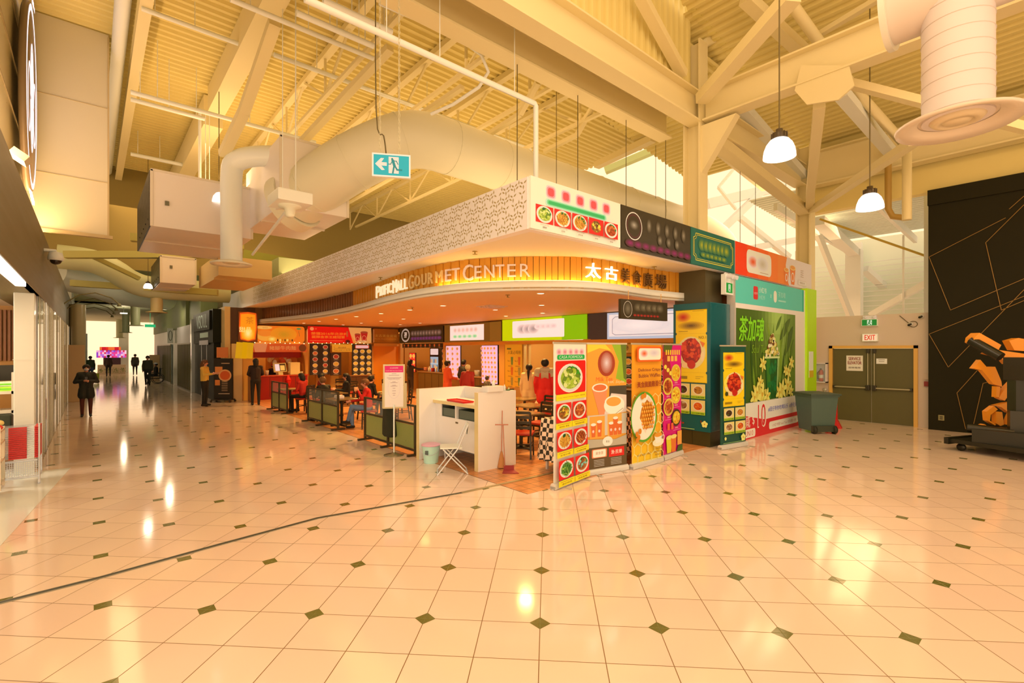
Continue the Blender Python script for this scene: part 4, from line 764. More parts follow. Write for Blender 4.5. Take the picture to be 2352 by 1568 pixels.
def art3(A):
    W_, H_ = A.W, A.H; A.rect(0, 0, W_, H_, (252, 150, 25))
    A.L += 1
    for i in range(10): A.rect(0, H_*.045*i, W_, H_*.0455, mixc((253, 185, 25), (252, 150, 25), i/10), True)
    A.L += 1; r = W_*.125
    for i in range(5):
        for j in range(11):
            cx_ = W_*.06+i*r*1.74+(j % 2)*r*.87; cy_ = H_*.02+j*r*1.5
            if cx_ > W_-r*.5 or cy_ > H_*.55: continue
            P_ = [(cx_+r*.97*math.sin(k_*PI/3), cy_+r*.97*math.cos(k_*PI/3)) for k_ in range(7)]; A.line([(min(W_, max(0, a)), min(H_, max(0, b_))) for a, b_ in P_], .012, (255, 215, 110))
    A.rrect(W_*.08, H_*.855, W_*.88, H_*.13, .06, (245, 90, 15)); A.rrect(W_*.14, H_*.87, W_*.76, H_*.1, .05, (255, 225, 200)); A.blur(W_*.32, H_*.925, W_*.14, H_*.035, (252, 205, 175), (235, 90, 40), 6); A.blur(W_*.66, H_*.93, W_*.2, H_*.035, (245, 210, 185), (220, 185, 160), 5)
    A.text('Delicious Crispy', W_*.5, H_*.765, H_*.032, (145, 60, 25), w_=W_*.76, bold=.004); A.text('Bubble Waffles', W_*.5, H_*.72, H_*.03, (145, 60, 25), w_=W_*.74, bold=.004); A.text('黃金脆脆雞蛋仔', W_*.5, H_*.635, H_*.05, (160, 60, 15), w_=W_*.84, bold=.007)
    A.ell(W_*.31, H_*.385, W_*.44, H_*.215, (95, 150, 25), 40); A.ell(W_*.3, H_*.385, W_*.4, H_*.195, (250, 222, 195), 40)
    A.poly([(W_*.2, H_*.32), (W_*.36, H_*.24), (W_*.62, H_*.5), (W_*.44, H_*.56)], (250, 200, 150)); A.poly([(W_*.16, H_*.38), (W_*.38, H_*.27), (W_*.58, H_*.35), (W_*.64, H_*.46), (W_*.4, H_*.53), (W_*.22, H_*.46)], (200, 110, 20))
    for i in range(6):
        for j in range(7):
            x = W_*.22+i*W_*.068+(j % 2)*W_*.033+ j*W_*.006; y = H_*.295+j*H_*.033; 
            if abs(x/W_-.41)*1.0+abs(y/H_-.4)*1.6 < .32: A.ell(x, y, W_*.034, H_*.016, (230, 120, 10), 10); A.ell(x-W_*.006, y+H_*.004, W_*.02, H_*.009, (252, 175, 60), 8)
    for x, y in ((.04, .25), (.1, .22), (.05, .2), (.14, .27), (.22, .56), (.3, .57)): A.ell(W_*x, H_*y, W_*.05, H_*.024, (225, 120, 15), 12)
    A.ell(W_*.76, H_*.145, W_*.2, H_*.035, (245, 215, 150)); A.poly([(W_*.62, H_*.21), (W_*.9, H_*.21), (W_*.84, H_*.14), (W_*.68, H_*.14)], (252, 230, 180)); A.ell(W_*.76, H_*.21, W_*.14, H_*.018, (235, 140, 30)); A.ring(W_*.94, H_*.18, W_*.05, H_*.025, .012, (250, 225, 170))
    A.text('416-660-1683', W_*.27, H_*.06, H_*.018, (120, 60, 20), w_=W_*.46); A.text('Kiosk, Mall', W_*.77, H_*.085, H_*.016, (130, 70, 20)); A.text('4300 Steeles', W_*.77, H_*.06, H_*.016, (130, 70, 20), w_=W_*.34); A.text('Avenue East', W_*.77, H_*.035, H_*.016, (130, 70, 20))
def art4(A):
    W_, H_ = A.W, A.H; A.rect(0, 0, W_, H_, (225, 5, 95)); A.poly([(0, H_), (W_*.5, H_), (W_*.35, H_*.85), (W_*.5, H_*.7), (0, H_*.62)], (170, 40, 30)); A.poly([(0, H_), (W_*.5, H_), (W_*.4, H_*.93), (0, H_*.94)], (90, 90, 20)); rn = random.Random(8)
    for i in range(7): A.rect(W_*(.12+i*.12), H_*.91, W_*.07, H_*.045, (250, 190, 40))
    for i in range(3): A.rect(W_*(.2+i*.2), H_*.85, W_*.15, H_*.05, (250, 170, 60)); A.ell(W_*(.1+.14*i), H_*(.8-.03*i), W_*.08, H_*.02, (250, 200, 60))
    for i, (x, y) in enumerate(((.68, .74), (.22, .62), (.66, .53), (.24, .43), (.66, .32))): A.dish(W_*x, H_*y, W_*.27, ([(240, 170, 30), (250, 205, 50), (225, 120, 20)], MEAT)[i % 2], plate=(245, 190, 60) if i < 4 else (80, 50, 20), ry=H_*.08, k=26, seed=i); A.text('招牌炒飯', W_*x, H_*(y-.1), H_*.014, (255, 205, 190)); A.rect(W_*(x-.2), H_*(y-.115), W_*.4, H_*.003, (250, 150, 160))
    for x, c_ in ((.25, (230, 190, 20)), (.5, (235, 110, 30))): A.poly([(W_*(x-.12), .02), (W_*(x+.1), .02), (W_*(x+.15), H_*.15), (W_*(x-.17), H_*.15)], c_); A.ell(W_*x, H_*.15, W_*.17, H_*.02, (245, 205, 90))
    A.rect(W_*.7, H_*.06, W_*.25, H_*.13, (245, 150, 50)); A.poly([(W_*.65, 0), (W_, 0), (W_, H_*.06), (W_*.75, H_*.05)], (60, 90, 20)); A.rect(W_*.15, H_*.22, W_*.12, H_*.06, (240, 90, 40)); A.rect(W_*.35, H_*.22, W_*.12, H_*.06, (240, 90, 40))
def art5(A):
    W_, H_ = A.W, A.H; A.rect(0, 0, W_, H_, (15, 70, 45)); ticket(A, W_*.1, H_*.38, W_*.84, H_*.56, num=False, seed=2); minis(A, W_*.1, H_*.1, W_*.4, H_*.125, W_*.04, 5); blossoms(A, [(W_*.85, H_*.05, W_*.09), (W_*.14, H_*.06, W_*.04)]); A.rect(W_*.05, H_*.012, W_*.8, H_*.004, (170, 190, 90))
banner((5.24, 5.12), (6.2, 5.3), 2.2, 'roll-up banner with green-lettered header and seven dishes on red squares', art1, (255, 220, 200))
banner((6.24, 5.33), (7.12, 5.16), 2.2, 'roll-up banner with milk tea glass, cup and brown foot', art2, (235, 150, 50))
banner((7.16, 5.09), (8.12, 5.1), 2.2, 'orange roll-up banner for bubble waffles with honeycomb pattern', art3, (252, 150, 25))
banner((8.2, 5.12), (8.98, 5.19), 2.2, 'pink magenta roll-up banner with round food plates', art4, (225, 5, 95))
banner((9.98, 4.88), (10.88, 4.74), 2.18, 'narrow dark green roll-up banner standing before the mural', art5, (15, 70, 45))
# ---------------------------------------------------------------- service door wall
mWall = mat('grey_wall', (222, 175, 125), .6)
mb = MB(); y0, y1 = 2.5, 5.4; d0, d1 = 2.86, 4.84
mb.box(17, 17.2, y0, d0, 0, 3.1); mb.box(17, 17.2, d1, y1, 0, 3.1); mb.box(17, 17.2, d0, d1, 2.18, 3.1); struct('wall_right', mb, mWall)
mb = MB(); fr = .06
mb.box(16.94, 17.1, d0-fr, d0+.03, 0, 2.22); mb.box(16.94, 17.1, d1-.03, d1+fr, 0, 2.22); mb.box(16.94, 17.1, d0-fr, d1+fr, 2.14, 2.22); struct('trim_4', mb, mat('orange_frame', (235, 158, 60), .45))
mDoor = mat('brown_door', (98, 78, 30), .5); mid = (d0+d1)/2
for i, (a, c_) in enumerate(((mid+.006, d1-.03), (d0+.03, mid-.006))):
    e = props(empty('door_%d' % (i+1), (17.0, (a+c_)/2, 0)), kind='structure'); oy = (a+c_)/2
    mb = MB(); mb.cbox(-.0, .05, a-oy, c_-oy, .005, 2.13, .004); lf = mb.build('door_leaf', mDoor, e)
    mb = MB(); mb.tube([(-.07, a-oy+.06, 1.0), (-.07, c_-oy-.06, 1.0)], .022, 10); mb.build('push_bar', mat('bar_metal', (190, 155, 100), .3, .4), lf)
    s_ = a-oy+.07 if i == 0 else c_-oy-.07
    mb = MB(); mb.cbox(-.1, 0, s_-.05, s_+.05, .93, 1.08, .015); mb.cbox(-.08, 0, s_-.04, s_+.03, 2.0, 2.12, .01); f_ = c_-oy-.05 if i == 0 else a-oy+.05; mb.cbox(-.09, 0, f_-.03, f_+.03, .96, 1.04, .01); mb.build('latch_box', mat('latch_black', (50, 38, 15), .4), lf)
    mb = MB(); mb.tube([(-.04, s_, 1.05), (-.04, s_, 2.05)], .012, 8); mb.build('latch_rod', mat('bar_metal', (190, 155, 100), .3, .4), lf)
g = G('door_notice', (16.99, 4.25, 1.48), 'white SERVICE ELEVATOR notice on the left service door', 'notice')
mb = MB(); mb.box(16.985, 16.998, 4.05, 4.46, 1.48, 1.93); g.part('board', mb, mat('notice_white', (245, 205, 155), .5))
A = Art(.41, .45); A.text('SERVICE', .205, .31, .09, (150, 40, 20), w_=.3, bold=.005); A.text('ELEVATOR', .205, .19, .09, (150, 40, 20), w_=.34, bold=.005); A.text('服務電梯', .205, .07, .05, (90, 50, 30), w_=.3)
A.build('lettering', g.last, (16.985, 4.46, 1.48), (0, -1, 0), (0, 0, 1), off=g.l)
g = G('door_notice', (16.99, 3.6, 1.72), 'small white notice on the right service door', 'notice')
mb = MB(); mb.box(16.985, 16.998, 3.48, 3.73, 1.7, 1.85); g.part('board', mb, mat('notice_white', (250, 215, 170), .5))
A = Art(.25, .15); A.rect(.05, .11, .15, .012, (90, 60, 30)); A.rect(.06, .06, .13, .012, (90, 60, 30)); A.build('lettering', g.last, (16.985, 3.73, 1.7), (0, -1, 0), (0, 0, 1), off=g.l)
def lightsign(y, z, W_, H_, label, txt):
    g = G('exit_sign', (16.95, y, z), label, 'sign'); mb = MB(); mb.cbox(16.88, 17.0, y-W_/2, y+W_/2, z, z+H_, .008); g.part('sign_case', mb, mat('white_plastic', (252, 220, 185), .4)); A = Art(W_, H_)
    if txt: A.rect(.02, .02, W_-.04, H_-.04, (255, 225, 185)); A.text('EXIT', W_/2, .04, H_-.08, (225, 50, 20), w_=W_*.68, bold=.006); A.build('lettering', g.last, (16.879, y+W_/2, z), (0, -1, 0), (0, 0, 1), off=g.l, emit=.75)
    else:
        A.rect(.015, .015, W_-.03, H_-.03, (0, 130, 45)); A.rect(W_*.36, .03, W_*.3, H_-.06, (215, 240, 215)); A.line([(W_*.52, H_*.65), (W_*.48, H_*.42), (W_*.4, H_*.25)], .022, (0, 120, 50)); A.line([(W_*.48, H_*.42), (W_*.58, H_*.22)], .022, (0, 120, 50)); A.line([(W_*.42, H_*.55), (W_*.52, H_*.62), (W_*.62, H_*.5)], .014, (0, 120, 50)); A.ell(W_*.53, H_*.78, .018, .018, (0, 120, 50)); A.build('printed_sign', g.last, (16.879, y+W_/2, z), (0, -1, 0), (0, 0, 1), off=g.l, emit=.8)
        mb = MB()
        for s_ in (-.1, .1): mb = MB(); mb.lathe([(0, .03), (.035, .03), (.04, 0), (0, 0)], (16.9, y+s_, z+H_+.05), 14, 0, Matrix.Rotation(-PI/2, 3, 'Y')); g.part('emergency_lamp', mb, mat('white_plastic', (240, 205, 170), .4))
        mb = MB(); mb.box(16.9, 17, y-.16, y+.16, z+H_, z+H_+.1); g.part('battery_box', mb, mat('white_plastic', (240, 205, 170), .4))
lightsign(3.86, 2.34, .37, .22, 'red lettered EXIT sign above the service doors', True)
lightsign(3.87, 2.78, .38, .2, 'green running-man exit light near the top of the door wall', False)
def cam_(y, z, label):
    g = G('security_camera', (16.93, y, z), label, 'camera'); mb = MB(); mb.lathe([(0, .0), (.05, 0), (.055, .03), (0, .04)], (16.98, y, z), 16, 0, Matrix.Rotation(-PI/2, 3, 'Y')); g.part('base', mb, mat('white_plastic', (225, 190, 140), .4)); mb = MB(); mb.tube([(16.96, y, z), (16.86, y+.03, z-.03)], .03, 12); g.part('lens', mb, mat('lens_black', (30, 24, 10), .2))
cam_(2.95, 2.8, 'small dark security camera on the door wall below the corner'); cam_(2.72, 3.0, 'small dark security camera at the top corner of the door wall')
mb = MB(); mb.tube([(16.98, 2.9+.09*math.cos(a*.5), 2.8+.08*math.sin(a*.5)) for a in range(14)]+[(16.98, 3.2, 3.05)], .008, 6); one('cable', mb, mWire, 'thin looped cable beside the lower security camera', 'cable')
# extinguisher cabinet, gauge, alarm
g = G('extinguisher_cabinet', (16.9, 5.08, 1.12), 'white glass-front cabinet holding a red fire extinguisher', 'cabinet')
mb = MB(); mb.box(16.98, 17.0, 4.95, 5.25, 1.12, 1.68); 
for a in ((4.93, 4.96, 1.1, 1.7), (5.24, 5.27, 1.1, 1.7), (4.93, 5.27, 1.1, 1.13), (4.93, 5.27, 1.67, 1.7)): mb.box(16.82, 17.0, a[0], a[1], a[2], a[3])
g.part('cabinet_frame', mb, mat('cabinet_white', (240, 200, 160), .4)); mb = MB(); mb.box(16.83, 16.835, 4.96, 5.24, 1.13, 1.67)
g.part('glass_door', mb, mat('clear_pane', (235, 220, 200), .05, alpha=.12))
g = G('fire_extinguisher', (16.91, 5.1, 1.135), 'red fire extinguisher inside the wall cabinet', 'extinguisher')
mb = MB(); mb.lathe([(0, 0), (.06, 0), (.065, .02), (.065, .3), (.04, .35), (.02, .36), (0, .36)], (16.91, 5.1, 1.135), 16); g.part('cylinder', mb, mat('red_paint', (200, 30, 15), .3)); mb = MB(); mb.box(16.84, 16.95, 5.09, 5.11, 1.49, 1.53); mb.tube([(16.86, 5.1, 1.5), (16.84, 5.17, 1.4), (16.86, 5.17, 1.2)], .012, 8); g.part('valve', mb, mat('latch_black', (50, 38, 15), .4)); mb = MB(); mb.lathe([(.0665, .1), (.0665, .2)], (16.91, 5.1, 1.135), 16); g.part('paper_label', mb, mat('paper', (235, 205, 160), .5))
mb = MB(); mb.lathe([(0, 0), (.06, 0), (.06, .02), (0, .02)], (16.98, 5.02, .88), 16, 0, Matrix.Rotation(-PI/2, 3, 'Y')); mb.tube([(16.97, 5.02, .84), (16.97, 5.02, .72), (16.97, 4.95, .7)], .014, 8); one('pressure_gauge', mb, mat('gauge', (200, 170, 120), .3, .3), 'round pressure gauge with a valve under the extinguisher cabinet', 'gauge')
mb = MB(); mb.box(16.96, 17, 2.55, 2.68, 1.3, 1.47); mb.box(16.94, 17, 2.55, 2.67, 1.12, 1.25, 1); one('alarm_box', mb, [mat('paper', (220, 170, 120), .5), mat('red_dark', (150, 30, 15), .4)], 'red fire alarm pull below a pale notice right of the doors', 'alarm')
# black feature wall with thin metallic lines
mb = MB(); mb.box(16.75, 16.95, -7, 2.55, 0, 6.27); mb.box(16.7, 16.96, -7, 2.56, 5.9, 6.3); struct('wall_black', mb, mat('black_wall', (40, 30, 9), .6, spec=.12))
mb = MB()
def wl(pts): 
    for a, c_ in zip(pts, pts[1:]): mb.bar(onX(*a, 16.74), onX(*c_, 16.74), .012, .012, up=(1, 0, 0))
wl([(2352, 470), (2264, 557), (2300, 712), (2352, 690)]); wl([(2310, 500), (2134, 590), (2183, 712), (2352, 640)]); wl([(2352, 680), (2134, 767), (2178, 843), (2352, 665)]); wl([(2245, 850), (2198, 902), (2218, 985)]); wl([(2290, 872), (2258, 880), (2236, 975)]); wl([(2352, 450), (2318, 480)])
one('wall_inlay', mb, mat('bronze_line', (150, 95, 30), .35, .5), 'thin bronze angular lines inlaid across the black feature wall', 'decoration')
c_ = onX(2162, 960, 16.74); g = G('wall_outlet', c_, 'small grey double outlet low on the black wall', 'outlet'); mb = MB(); mb.cbox(c_.x-.01, c_.x+.01, c_.y-.06, c_.y+.06, c_.z-.06, c_.z+.08, .004); g.part('cover', mb, mat('outlet', (150, 120, 60), .4)); mb = MB(); mb.box(c_.x-.013, c_.x-.01, c_.y-.03, c_.y+.03, c_.z-.03, c_.z+0); mb.box(c_.x-.013, c_.x-.01, c_.y-.03, c_.y+.03, c_.z+.015, c_.z+.05); g.part('socket', mb, mat('latch_black', (70, 55, 25), .4))
mb = MB(); mb.box(16.9, 17.2, -8, 5.4, 6.3, 8.6); struct('wall_right_upper', mb, mDeck)
# wheeled bin
g = G('wheelie_bin', (14.05, 4.35, 0), 'dark grey wheeled bin in front of the lime strip', 'bin')
rzb = Matrix.Translation((14.05, 4.35, 0)) @ Matrix.Rotation(math.radians(-38), 4, 'Z')
def frus(mb, a, b_, z0, z1, M, mi=0):
    vs = [Vector((sx*a[0], sy*a[1], z0)) for sx, sy in ((-1, -1), (1, -1), (1, 1), (-1, 1))]+[Vector((sx*b_[0], sy*b_[1], z1)) for sx, sy in ((-1, -1), (1, -1), (1, 1), (-1, 1))]
    mb.add([M @ v for v in vs], [(0, 1, 2, 3), (4, 5, 6, 7), (0, 1, 5, 4), (1, 2, 6, 5), (2, 3, 7, 6), (3, 0, 4, 7)], mi)
mGB = mat('bin_grey', (82, 90, 62), .5)
mb = MB(); frus(mb, (.29, .25), (.35, .33), .06, .95, rzb); frus(mb, (.37, .35), (.37, .35), .92, .96, rzb); g.part('body', mb, mGB)
mb = MB(); frus(mb, (.4, .39), (.39, .38), .96, 1.0, rzb); frus(mb, (.37, .36), (.2, .2), 1.0, 1.03, rzb); g.part('lid', mb, mat('bin_lid', (60, 66, 42), .5))
mb = MB(); mb.box(-.3, .3, -.33, -.25, .05, .2, 0, rzb); g.part('axle_housing', mb, mat('bin_lid', (60, 56, 30), .5))
for s_ in (-.26, .26):
    mb = MB(); mb.lathe([(0, -.03), (.1, -.03), (.1, .03), (0, .03)], rzb @ Vector((s_, -.3, .1)), 18, 0, rzb.to_3x3() @ Matrix.Rotation(PI/2, 3, 'Y')); g.part('wheel', mb, mat('tyre', (40, 34, 14), .6))
mb = MB(); M_ = Matrix.Translation((15.15, 4.3, 0)) @ Matrix.Rotation(.2, 4, 'Z'); frus(mb, (.14, .22), (.1, .12), .0, .22, M_); frus(mb, (.08, .12), (.07, .11), .22, .78, M_); frus(mb, (.09, .13), (.09, .13), .78, .8, M_); mb.box(.1, .2, -.1, .1, 0, .14, 0, M_)
one('floor_stand', mb, mat('red_plastic', (225, 25, 12), .35), 'bright red plastic wet-floor stand base beside the grey bin', 'stand')
# plain abstract exhibit on a black trolley at the right edge
g = G('display_trolley', (13.9, 1.0, 0), 'low black wheeled trolley by the black wall at the right edge', 'trolley')
mBk = mat('black_metal', (34, 28, 10), .35)
mb = MB(); M_ = Matrix.Translation((13.9, .72, 0)) @ Matrix.Rotation(math.radians(-22), 4, 'Z'); mb.box(-.65, .65, -.85, .85, .16, .24, 0, M_); mb.box(-.7, .7, -.9, -.82, .13, .26, 0, M_); mb.box(-.7, .7, .82, .9, .13, .26, 0, M_)
g.part('platform', mb, mBk)
for sx in (-.5, .5):
    for sy in (-.7, .7): mb = MB(); mb.lathe([(0, -.025), (.075, -.025), (.075, .025), (0, .025)], M_ @ Vector((sx, sy, .076)), 16, 0, M_.to_3x3() @ Matrix.Rotation(PI/2, 3, 'Y')); g.part('caster', mb, mBk)
OR = mat('orange_paint', (250, 135, 20), .35)
g = G('abstract_sculpture', (13.9, .72, .24), 'tall abstract sculpture of angular orange panels and black blocks on the trolley', 'sculpture')
mb = MB(); 
for z0, z1, a, b_ in ((.24, .5, .5, .6), (.5, .9, .2, .16), (.9, 1.5, .12, .14), (1.5, 1.95, .2, .14)): mb.box(-a, a, -b_, b_, z0, z1, 0, M_ @ Matrix.Rotation(z0*1.1, 4, 'Z'))
mb.tube([M_ @ Vector((0, .3, 1.95)), M_ @ Vector((0, .8, 2.3))], .1, 8); mb.tube([M_ @ Vector((-.5, .6, .5)), M_ @ Vector((-.2, 0, .45))], .09, 8); g.part('core', mb, mBk)
def plate(pts, th=.1):
    mb = MB(); P_ = [onX(px, py, 0)*0 for px, py in []]
    mb.slab([at(px, py, 10.15+(2300-px)*.002) for px, py in pts], (F[0], F[1], 0), th); g.part('panel', mb, OR)
plate([(2238, 775), (2250, 764), (2300, 792), (2292, 806), (2268, 803), (2236, 786)], .2)
plate([(2262, 812), (2276, 801), (2312, 806), (2352, 812), (2352, 838), (2312, 836), (2300, 822)])
plate([(2252, 826), (2266, 842), (2286, 842), (2300, 875), (2302, 888), (2282, 882), (2256, 850), (2236, 846)])
plate([(2289, 887), (2298, 888), (2295, 912), (2288, 912)]); plate([(2306, 895), (2324, 877), (2322, 900), (2308, 920), (2294, 914)])
plate([(2285, 931), (2310, 925), (2335, 922), (2327, 945), (2318, 948), (2300, 935)]); plate([(2266, 945), (2283, 932), (2292, 940), (2276, 952), (2274, 966), (2288, 974), (2286, 977), (2268, 966)])
plate([(2288, 945), (2302, 946), (2306, 975), (2298, 978), (2288, 972)]); plate([(2312, 975), (2325, 945), (2326, 955), (2318, 974)]); plate([(2292, 1003), (2308, 992), (2330, 1006), (2318, 1012)]); plate([(2247, 980), (2262, 974), (2270, 980), (2250, 984)])
plate([(2318, 782), (2340, 776), (2352, 778), (2352, 806), (2330, 804)], .15)
# ---------------------------------------------------------------- stalls of the food court
mOrW = mat('orange_wall', (235, 130, 30), .5); mTan = mat('tan_trim', (230, 150, 55), .45)
mb = MB(); mb.box(12.0, 12.3, 5.4, 22.8, 3.18, 3.88); struct('wall_inner_upper', mb, mat('brown_board', (110, 70, 30), .6))
mb = MB(); mb.box(4.95, 12.3, 22.8, 23.0, 3.18, 3.88); struct('wall_inner_end', mb, mat('brown_board', (150, 95, 35), .6))
mb = MB(); mb.box(14.9, 15.0, 5.4, 25.6, 0, 3.9); mb.box(5.2, 15, 25.5, 25.6, 0, 3.9); struct('wall_kitchen_back', mb, mat('kitchen_wall', (190, 125, 50), .5))
mb = MB()
for y in (10.2, 14.5, 18.6, 22.8): mb.box(12.3, 14.9, y-.05, y+.05, 0, 3.2)
for x in (7.4, 10.5): mb.box(x-.05, x+.05, 23, 25.5, 0, 3.2)
struct('wall_partitions', mb, mat('partition', (225, 140, 50), .5))
mb = MB(); mb.box(12.05, 14.9, 5.4, 25.5, 3.0, 3.05); mb.box(5.2, 12.05, 23, 25.5, 3.0, 3.05); struct('ceiling', mb, mat('stall_ceiling', (200, 130, 60), .6))
def stall_light(x, y, e_, col=(1, .54, .17), z=2.8):
    l = bpy.data.lights.new('stall_light', 'POINT'); l.energy = e_*1.7; l.color = col; l.shadow_soft_size = .15; o = bpy.data.objects.new('stall_light', l); o.location = (x, y, z); COL.objects.link(o)
stall_light(6.3, 24.2, 60, (1, .5, .18)); stall_light(8.8, 24.2, 40); stall_light(13.4, 20.4, 70, (1, .62, .3)); stall_light(13.4, 16.4, 45, (1, .7, .4)); stall_light(13.4, 12.2, 90, (1, .78, .5)); stall_light(13.4, 7.8, 50); stall_light(12.4, 24, 30)
def box_sign(name, plane, a, c_, z0, z1, label, bg, art, th=.14, emit=0, cat='sign', d=None):
    W_ = abs(c_-a)
    if plane == 'Y':       # on the end wall, facing the mall entrance
        y = d or 22.75; g = G(name, ((a+c_)/2, y, z0), label, cat); mb = MB(); mb.box(min(a, c_), max(a, c_), y, y+th, z0, z1); o_, u_ = (min(a, c_), y, z0), (1, 0, 0)
    else:
        x = d or 11.98; g = G(name, (x, (a+c_)/2, z0), label, cat); mb = MB(); mb.box(x, x+th, min(a, c_), max(a, c_), z0, z1); o_, u_ = (x, max(a, c_), z0), (0, -1, 0)
    g.part('panel', mb, mat('sign_body', bg, .4)); A = Art(W_, z1-z0); art(A, W_, z1-z0); A.build('sign_print', g.last, o_, u_, (0, 0, 1), off=g.l, emit=emit); return g
def s_orange(A, W_, H_):
    A.rrect(0, 0, W_, H_, .12, (245, 125, 25)); A.ell(.35, H_*.38, .33, H_*.3, (250, 175, 60)); A.ell(.35, H_*.55, .3, H_*.2, (245, 140, 40)); A.ell(.3, H_*.88, .33, H_*.1, (250, 190, 90)); A.text('包先生', .35, H_*.84, .07, (200, 110, 30))
    A.blur(1.1, H_*.5, .55, H_*.45, (245, 150, 30), (215, 150, 30), 5); A.blur(.62, H_*.2, .2, .12, (250, 170, 50), (255, 235, 120), 4)
    for i in range(7): A.ell(.85+i*.1, .1, .03, .06, ((90, 40, 10), (255, 230, 130), (200, 110, 20))[i % 3], 8)
    A.ell(W_-.25, H_*.85, .1, .04, (90, 150, 80)); A.line([(W_-.25, H_*.7), (W_-.22, H_*.4)], .02, (150, 100, 40))
box_sign('stall_sign', 'Y', 5.3, 7.28, 2.42, 3.14, 'orange rounded stall sign with bamboo steamers at the far left stall', (90, 50, 20), s_orange, emit=.8)
def s_red(A, W_, H_):
    A.rect(0, 0, W_, H_, (238, 170, 90)); A.poly([(0, 0), (W_*.7, 0), (W_*.62, H_), (0, H_)], (235, 18, 8)); A.poly([(W_*.7, 0), (W_*.75, 0), (W_*.66, H_*.55)], (250, 150, 60)); A.text('榮獲2016年北京杯', W_*.33, H_*.48, H_*.17, (250, 120, 30), w_=W_*.56, bold=.01); A.text('國際金茶王總冠軍', W_*.31, H_*.28, H_*.16, (250, 120, 30), w_=W_*.5, bold=.01)
    A.ell(W_*.06, H_*.85, .09, .08, (250, 150, 90)); A.rect(W_*.03, H_*.12, W_*.5, .02, (250, 120, 60)); A.text('茶', W_*.12, H_*.8, .08, (250, 120, 60))
    for x, s_ in ((.77, .85), (.88, 1.1)): A.poly([(W_*x-.1*s_, H_*.12), (W_*x+.1*s_, H_*.12), (W_*x+.17*s_, H_*.12+.4*s_), (W_*x-.17*s_, H_*.12+.4*s_)], (190, 35, 25)); A.ell(W_*x, H_*.12+.4*s_, .17*s_, .05*s_, (170, 70, 40)); A.ring(W_*x, H_*.12+.15*s_, .1*s_, .11*s_, .02, (240, 150, 100))
    A.rrect(W_*.77, .03, .45, .1, .04, (245, 190, 120)); A.text('天然鮮果茶飲', W_*.77+.22, .06, .04, (110, 50, 20)); A.ell(W_*.61, H_*.1, .12, .08, (90, 20, 10)); A.line([(W_*.6, H_*.7), (W_*.6, H_*.45)], .08, (200, 90, 40))
box_sign('stall_sign', 'Y', 7.42, 10.46, 2.42, 3.17, 'bright red and tan stall sign with two red drink cups', (235, 160, 80), s_red, emit=.75)
def s_gold(A, W_, H_):
    A.rect(0, 0, W_, H_, (190, 120, 25)); A.blur(W_*.7, H_*.3, W_*.4, H_*.3, (190, 120, 25), (235, 160, 40), 4); A.text('太古美食廣場', W_*.5, H_*.42, H_*.2, (245, 200, 70), w_=W_*.85); A.text('Pacific Gourmet Center', W_*.5, H_*.27, H_*.08, (245, 190, 70), w_=W_*.85); A.rect(.02, .05, .04, H_-.1, (255, 220, 190))
box_sign('stall_sign', 'Y', 10.55, 11.95, 2.42, 3.15, 'brass coloured Chinese nameplate in the inner corner of the food court', (110, 65, 20), s_gold)
def s_black(A, W_, H_):
    A.rect(0, 0, W_, H_, (52, 36, 12)); A.ring(.62, H_*.52, .42, .33, .03, (250, 225, 200)); A.ring(.62, H_*.52, .36, .28, .02, (250, 225, 200)); A.text('孖', .62, H_*.36, .25, (250, 225, 200), bold=.03)
    for i in range(10): A.blur(1.35+i*.27, H_*.62, .22, .14, (80, 60, 45), (150, 125, 105), 4); A.blur(1.35+i*.27, H_*.28, .22, .09, (85, 50, 65), (120, 55, 120), 4)
box_sign('stall_sign', 'X', 22.7, 18.6, 2.44, 3.18, 'black stall sign with a round white ring logo', (52, 36, 12), s_black, emit=.8)
def s_white(A, W_, H_):
    A.rect(0, 0, W_, H_, (110, 70, 20)); A.rect(.45, .06, 2.45, H_-.12, (255, 232, 220))
    for i in range(6): A.blur(.85+i*.3, H_*.66, .17, .13, (250, 225, 212), (228, 185, 165), 4)
    for i in range(5): A.blur(.85+i*.36, H_*.3, .2, .09, (225, 235, 205), (130, 215, 140), 4)
    A.rect(3.3, .0, .7, H_, (130, 85, 25))
box_sign('stall_sign', 'X', 18.5, 14.5, 2.44, 3.2, 'brown stall sign with a bright white lightbox between the black and green signs', (110, 70, 20), s_white, emit=1)
def s_green(A, W_, H_):
    A.rect(0, 0, W_, H_, (195, 215, 5)); A.rect(W_*.74, 0, W_*.26, H_, (135, 190, 10)); A.rrect(.6, .1, 2.65, H_-.18, .04, (255, 236, 226))
    for i in range(3): A.blur(1.15+i*.3, H_*.52, .3, .18, (240, 215, 205), (175, 155, 150), 5)
    for i in range(4): A.blur(2+i*.25, H_*.6, .2, .1, (250, 228, 218), (235, 205, 200), 3)
box_sign('stall_sign', 'X', 14.44, 10.2, 2.44, 3.24, 'lime green stall sign with a blurred white lightbox', (195, 215, 5), s_green, emit=1)
def s_blue(A, W_, H_):
    A.rect(0, 0, W_, H_, (60, 45, 35)); A.rect(.75, .12, W_-.75, H_-.14, (190, 200, 215)); A.rect(.82, .2, W_-.9, H_-.28, (245, 235, 230)); A.blur(1.9, H_*.55, 1.0, .22, (238, 230, 228), (255, 245, 240), 4)
    A.line([(.95, .3), (.95, H_-.22), (1.05, H_-.15), (W_-.1, H_-.15)], .02, (160, 150, 160)); A.line([(.95, .3), (1.05, .25), (W_-.1, .25)], .02, (160, 150, 160)); A.rect(.75, 0, W_-.75, .12, (85, 70, 120))
box_sign('stall_sign', 'X', 10.15, 6.3, 2.3, 3.24, 'pale blue framed lightbox sign above the banners', (60, 45, 35), s_blue, emit=.95)
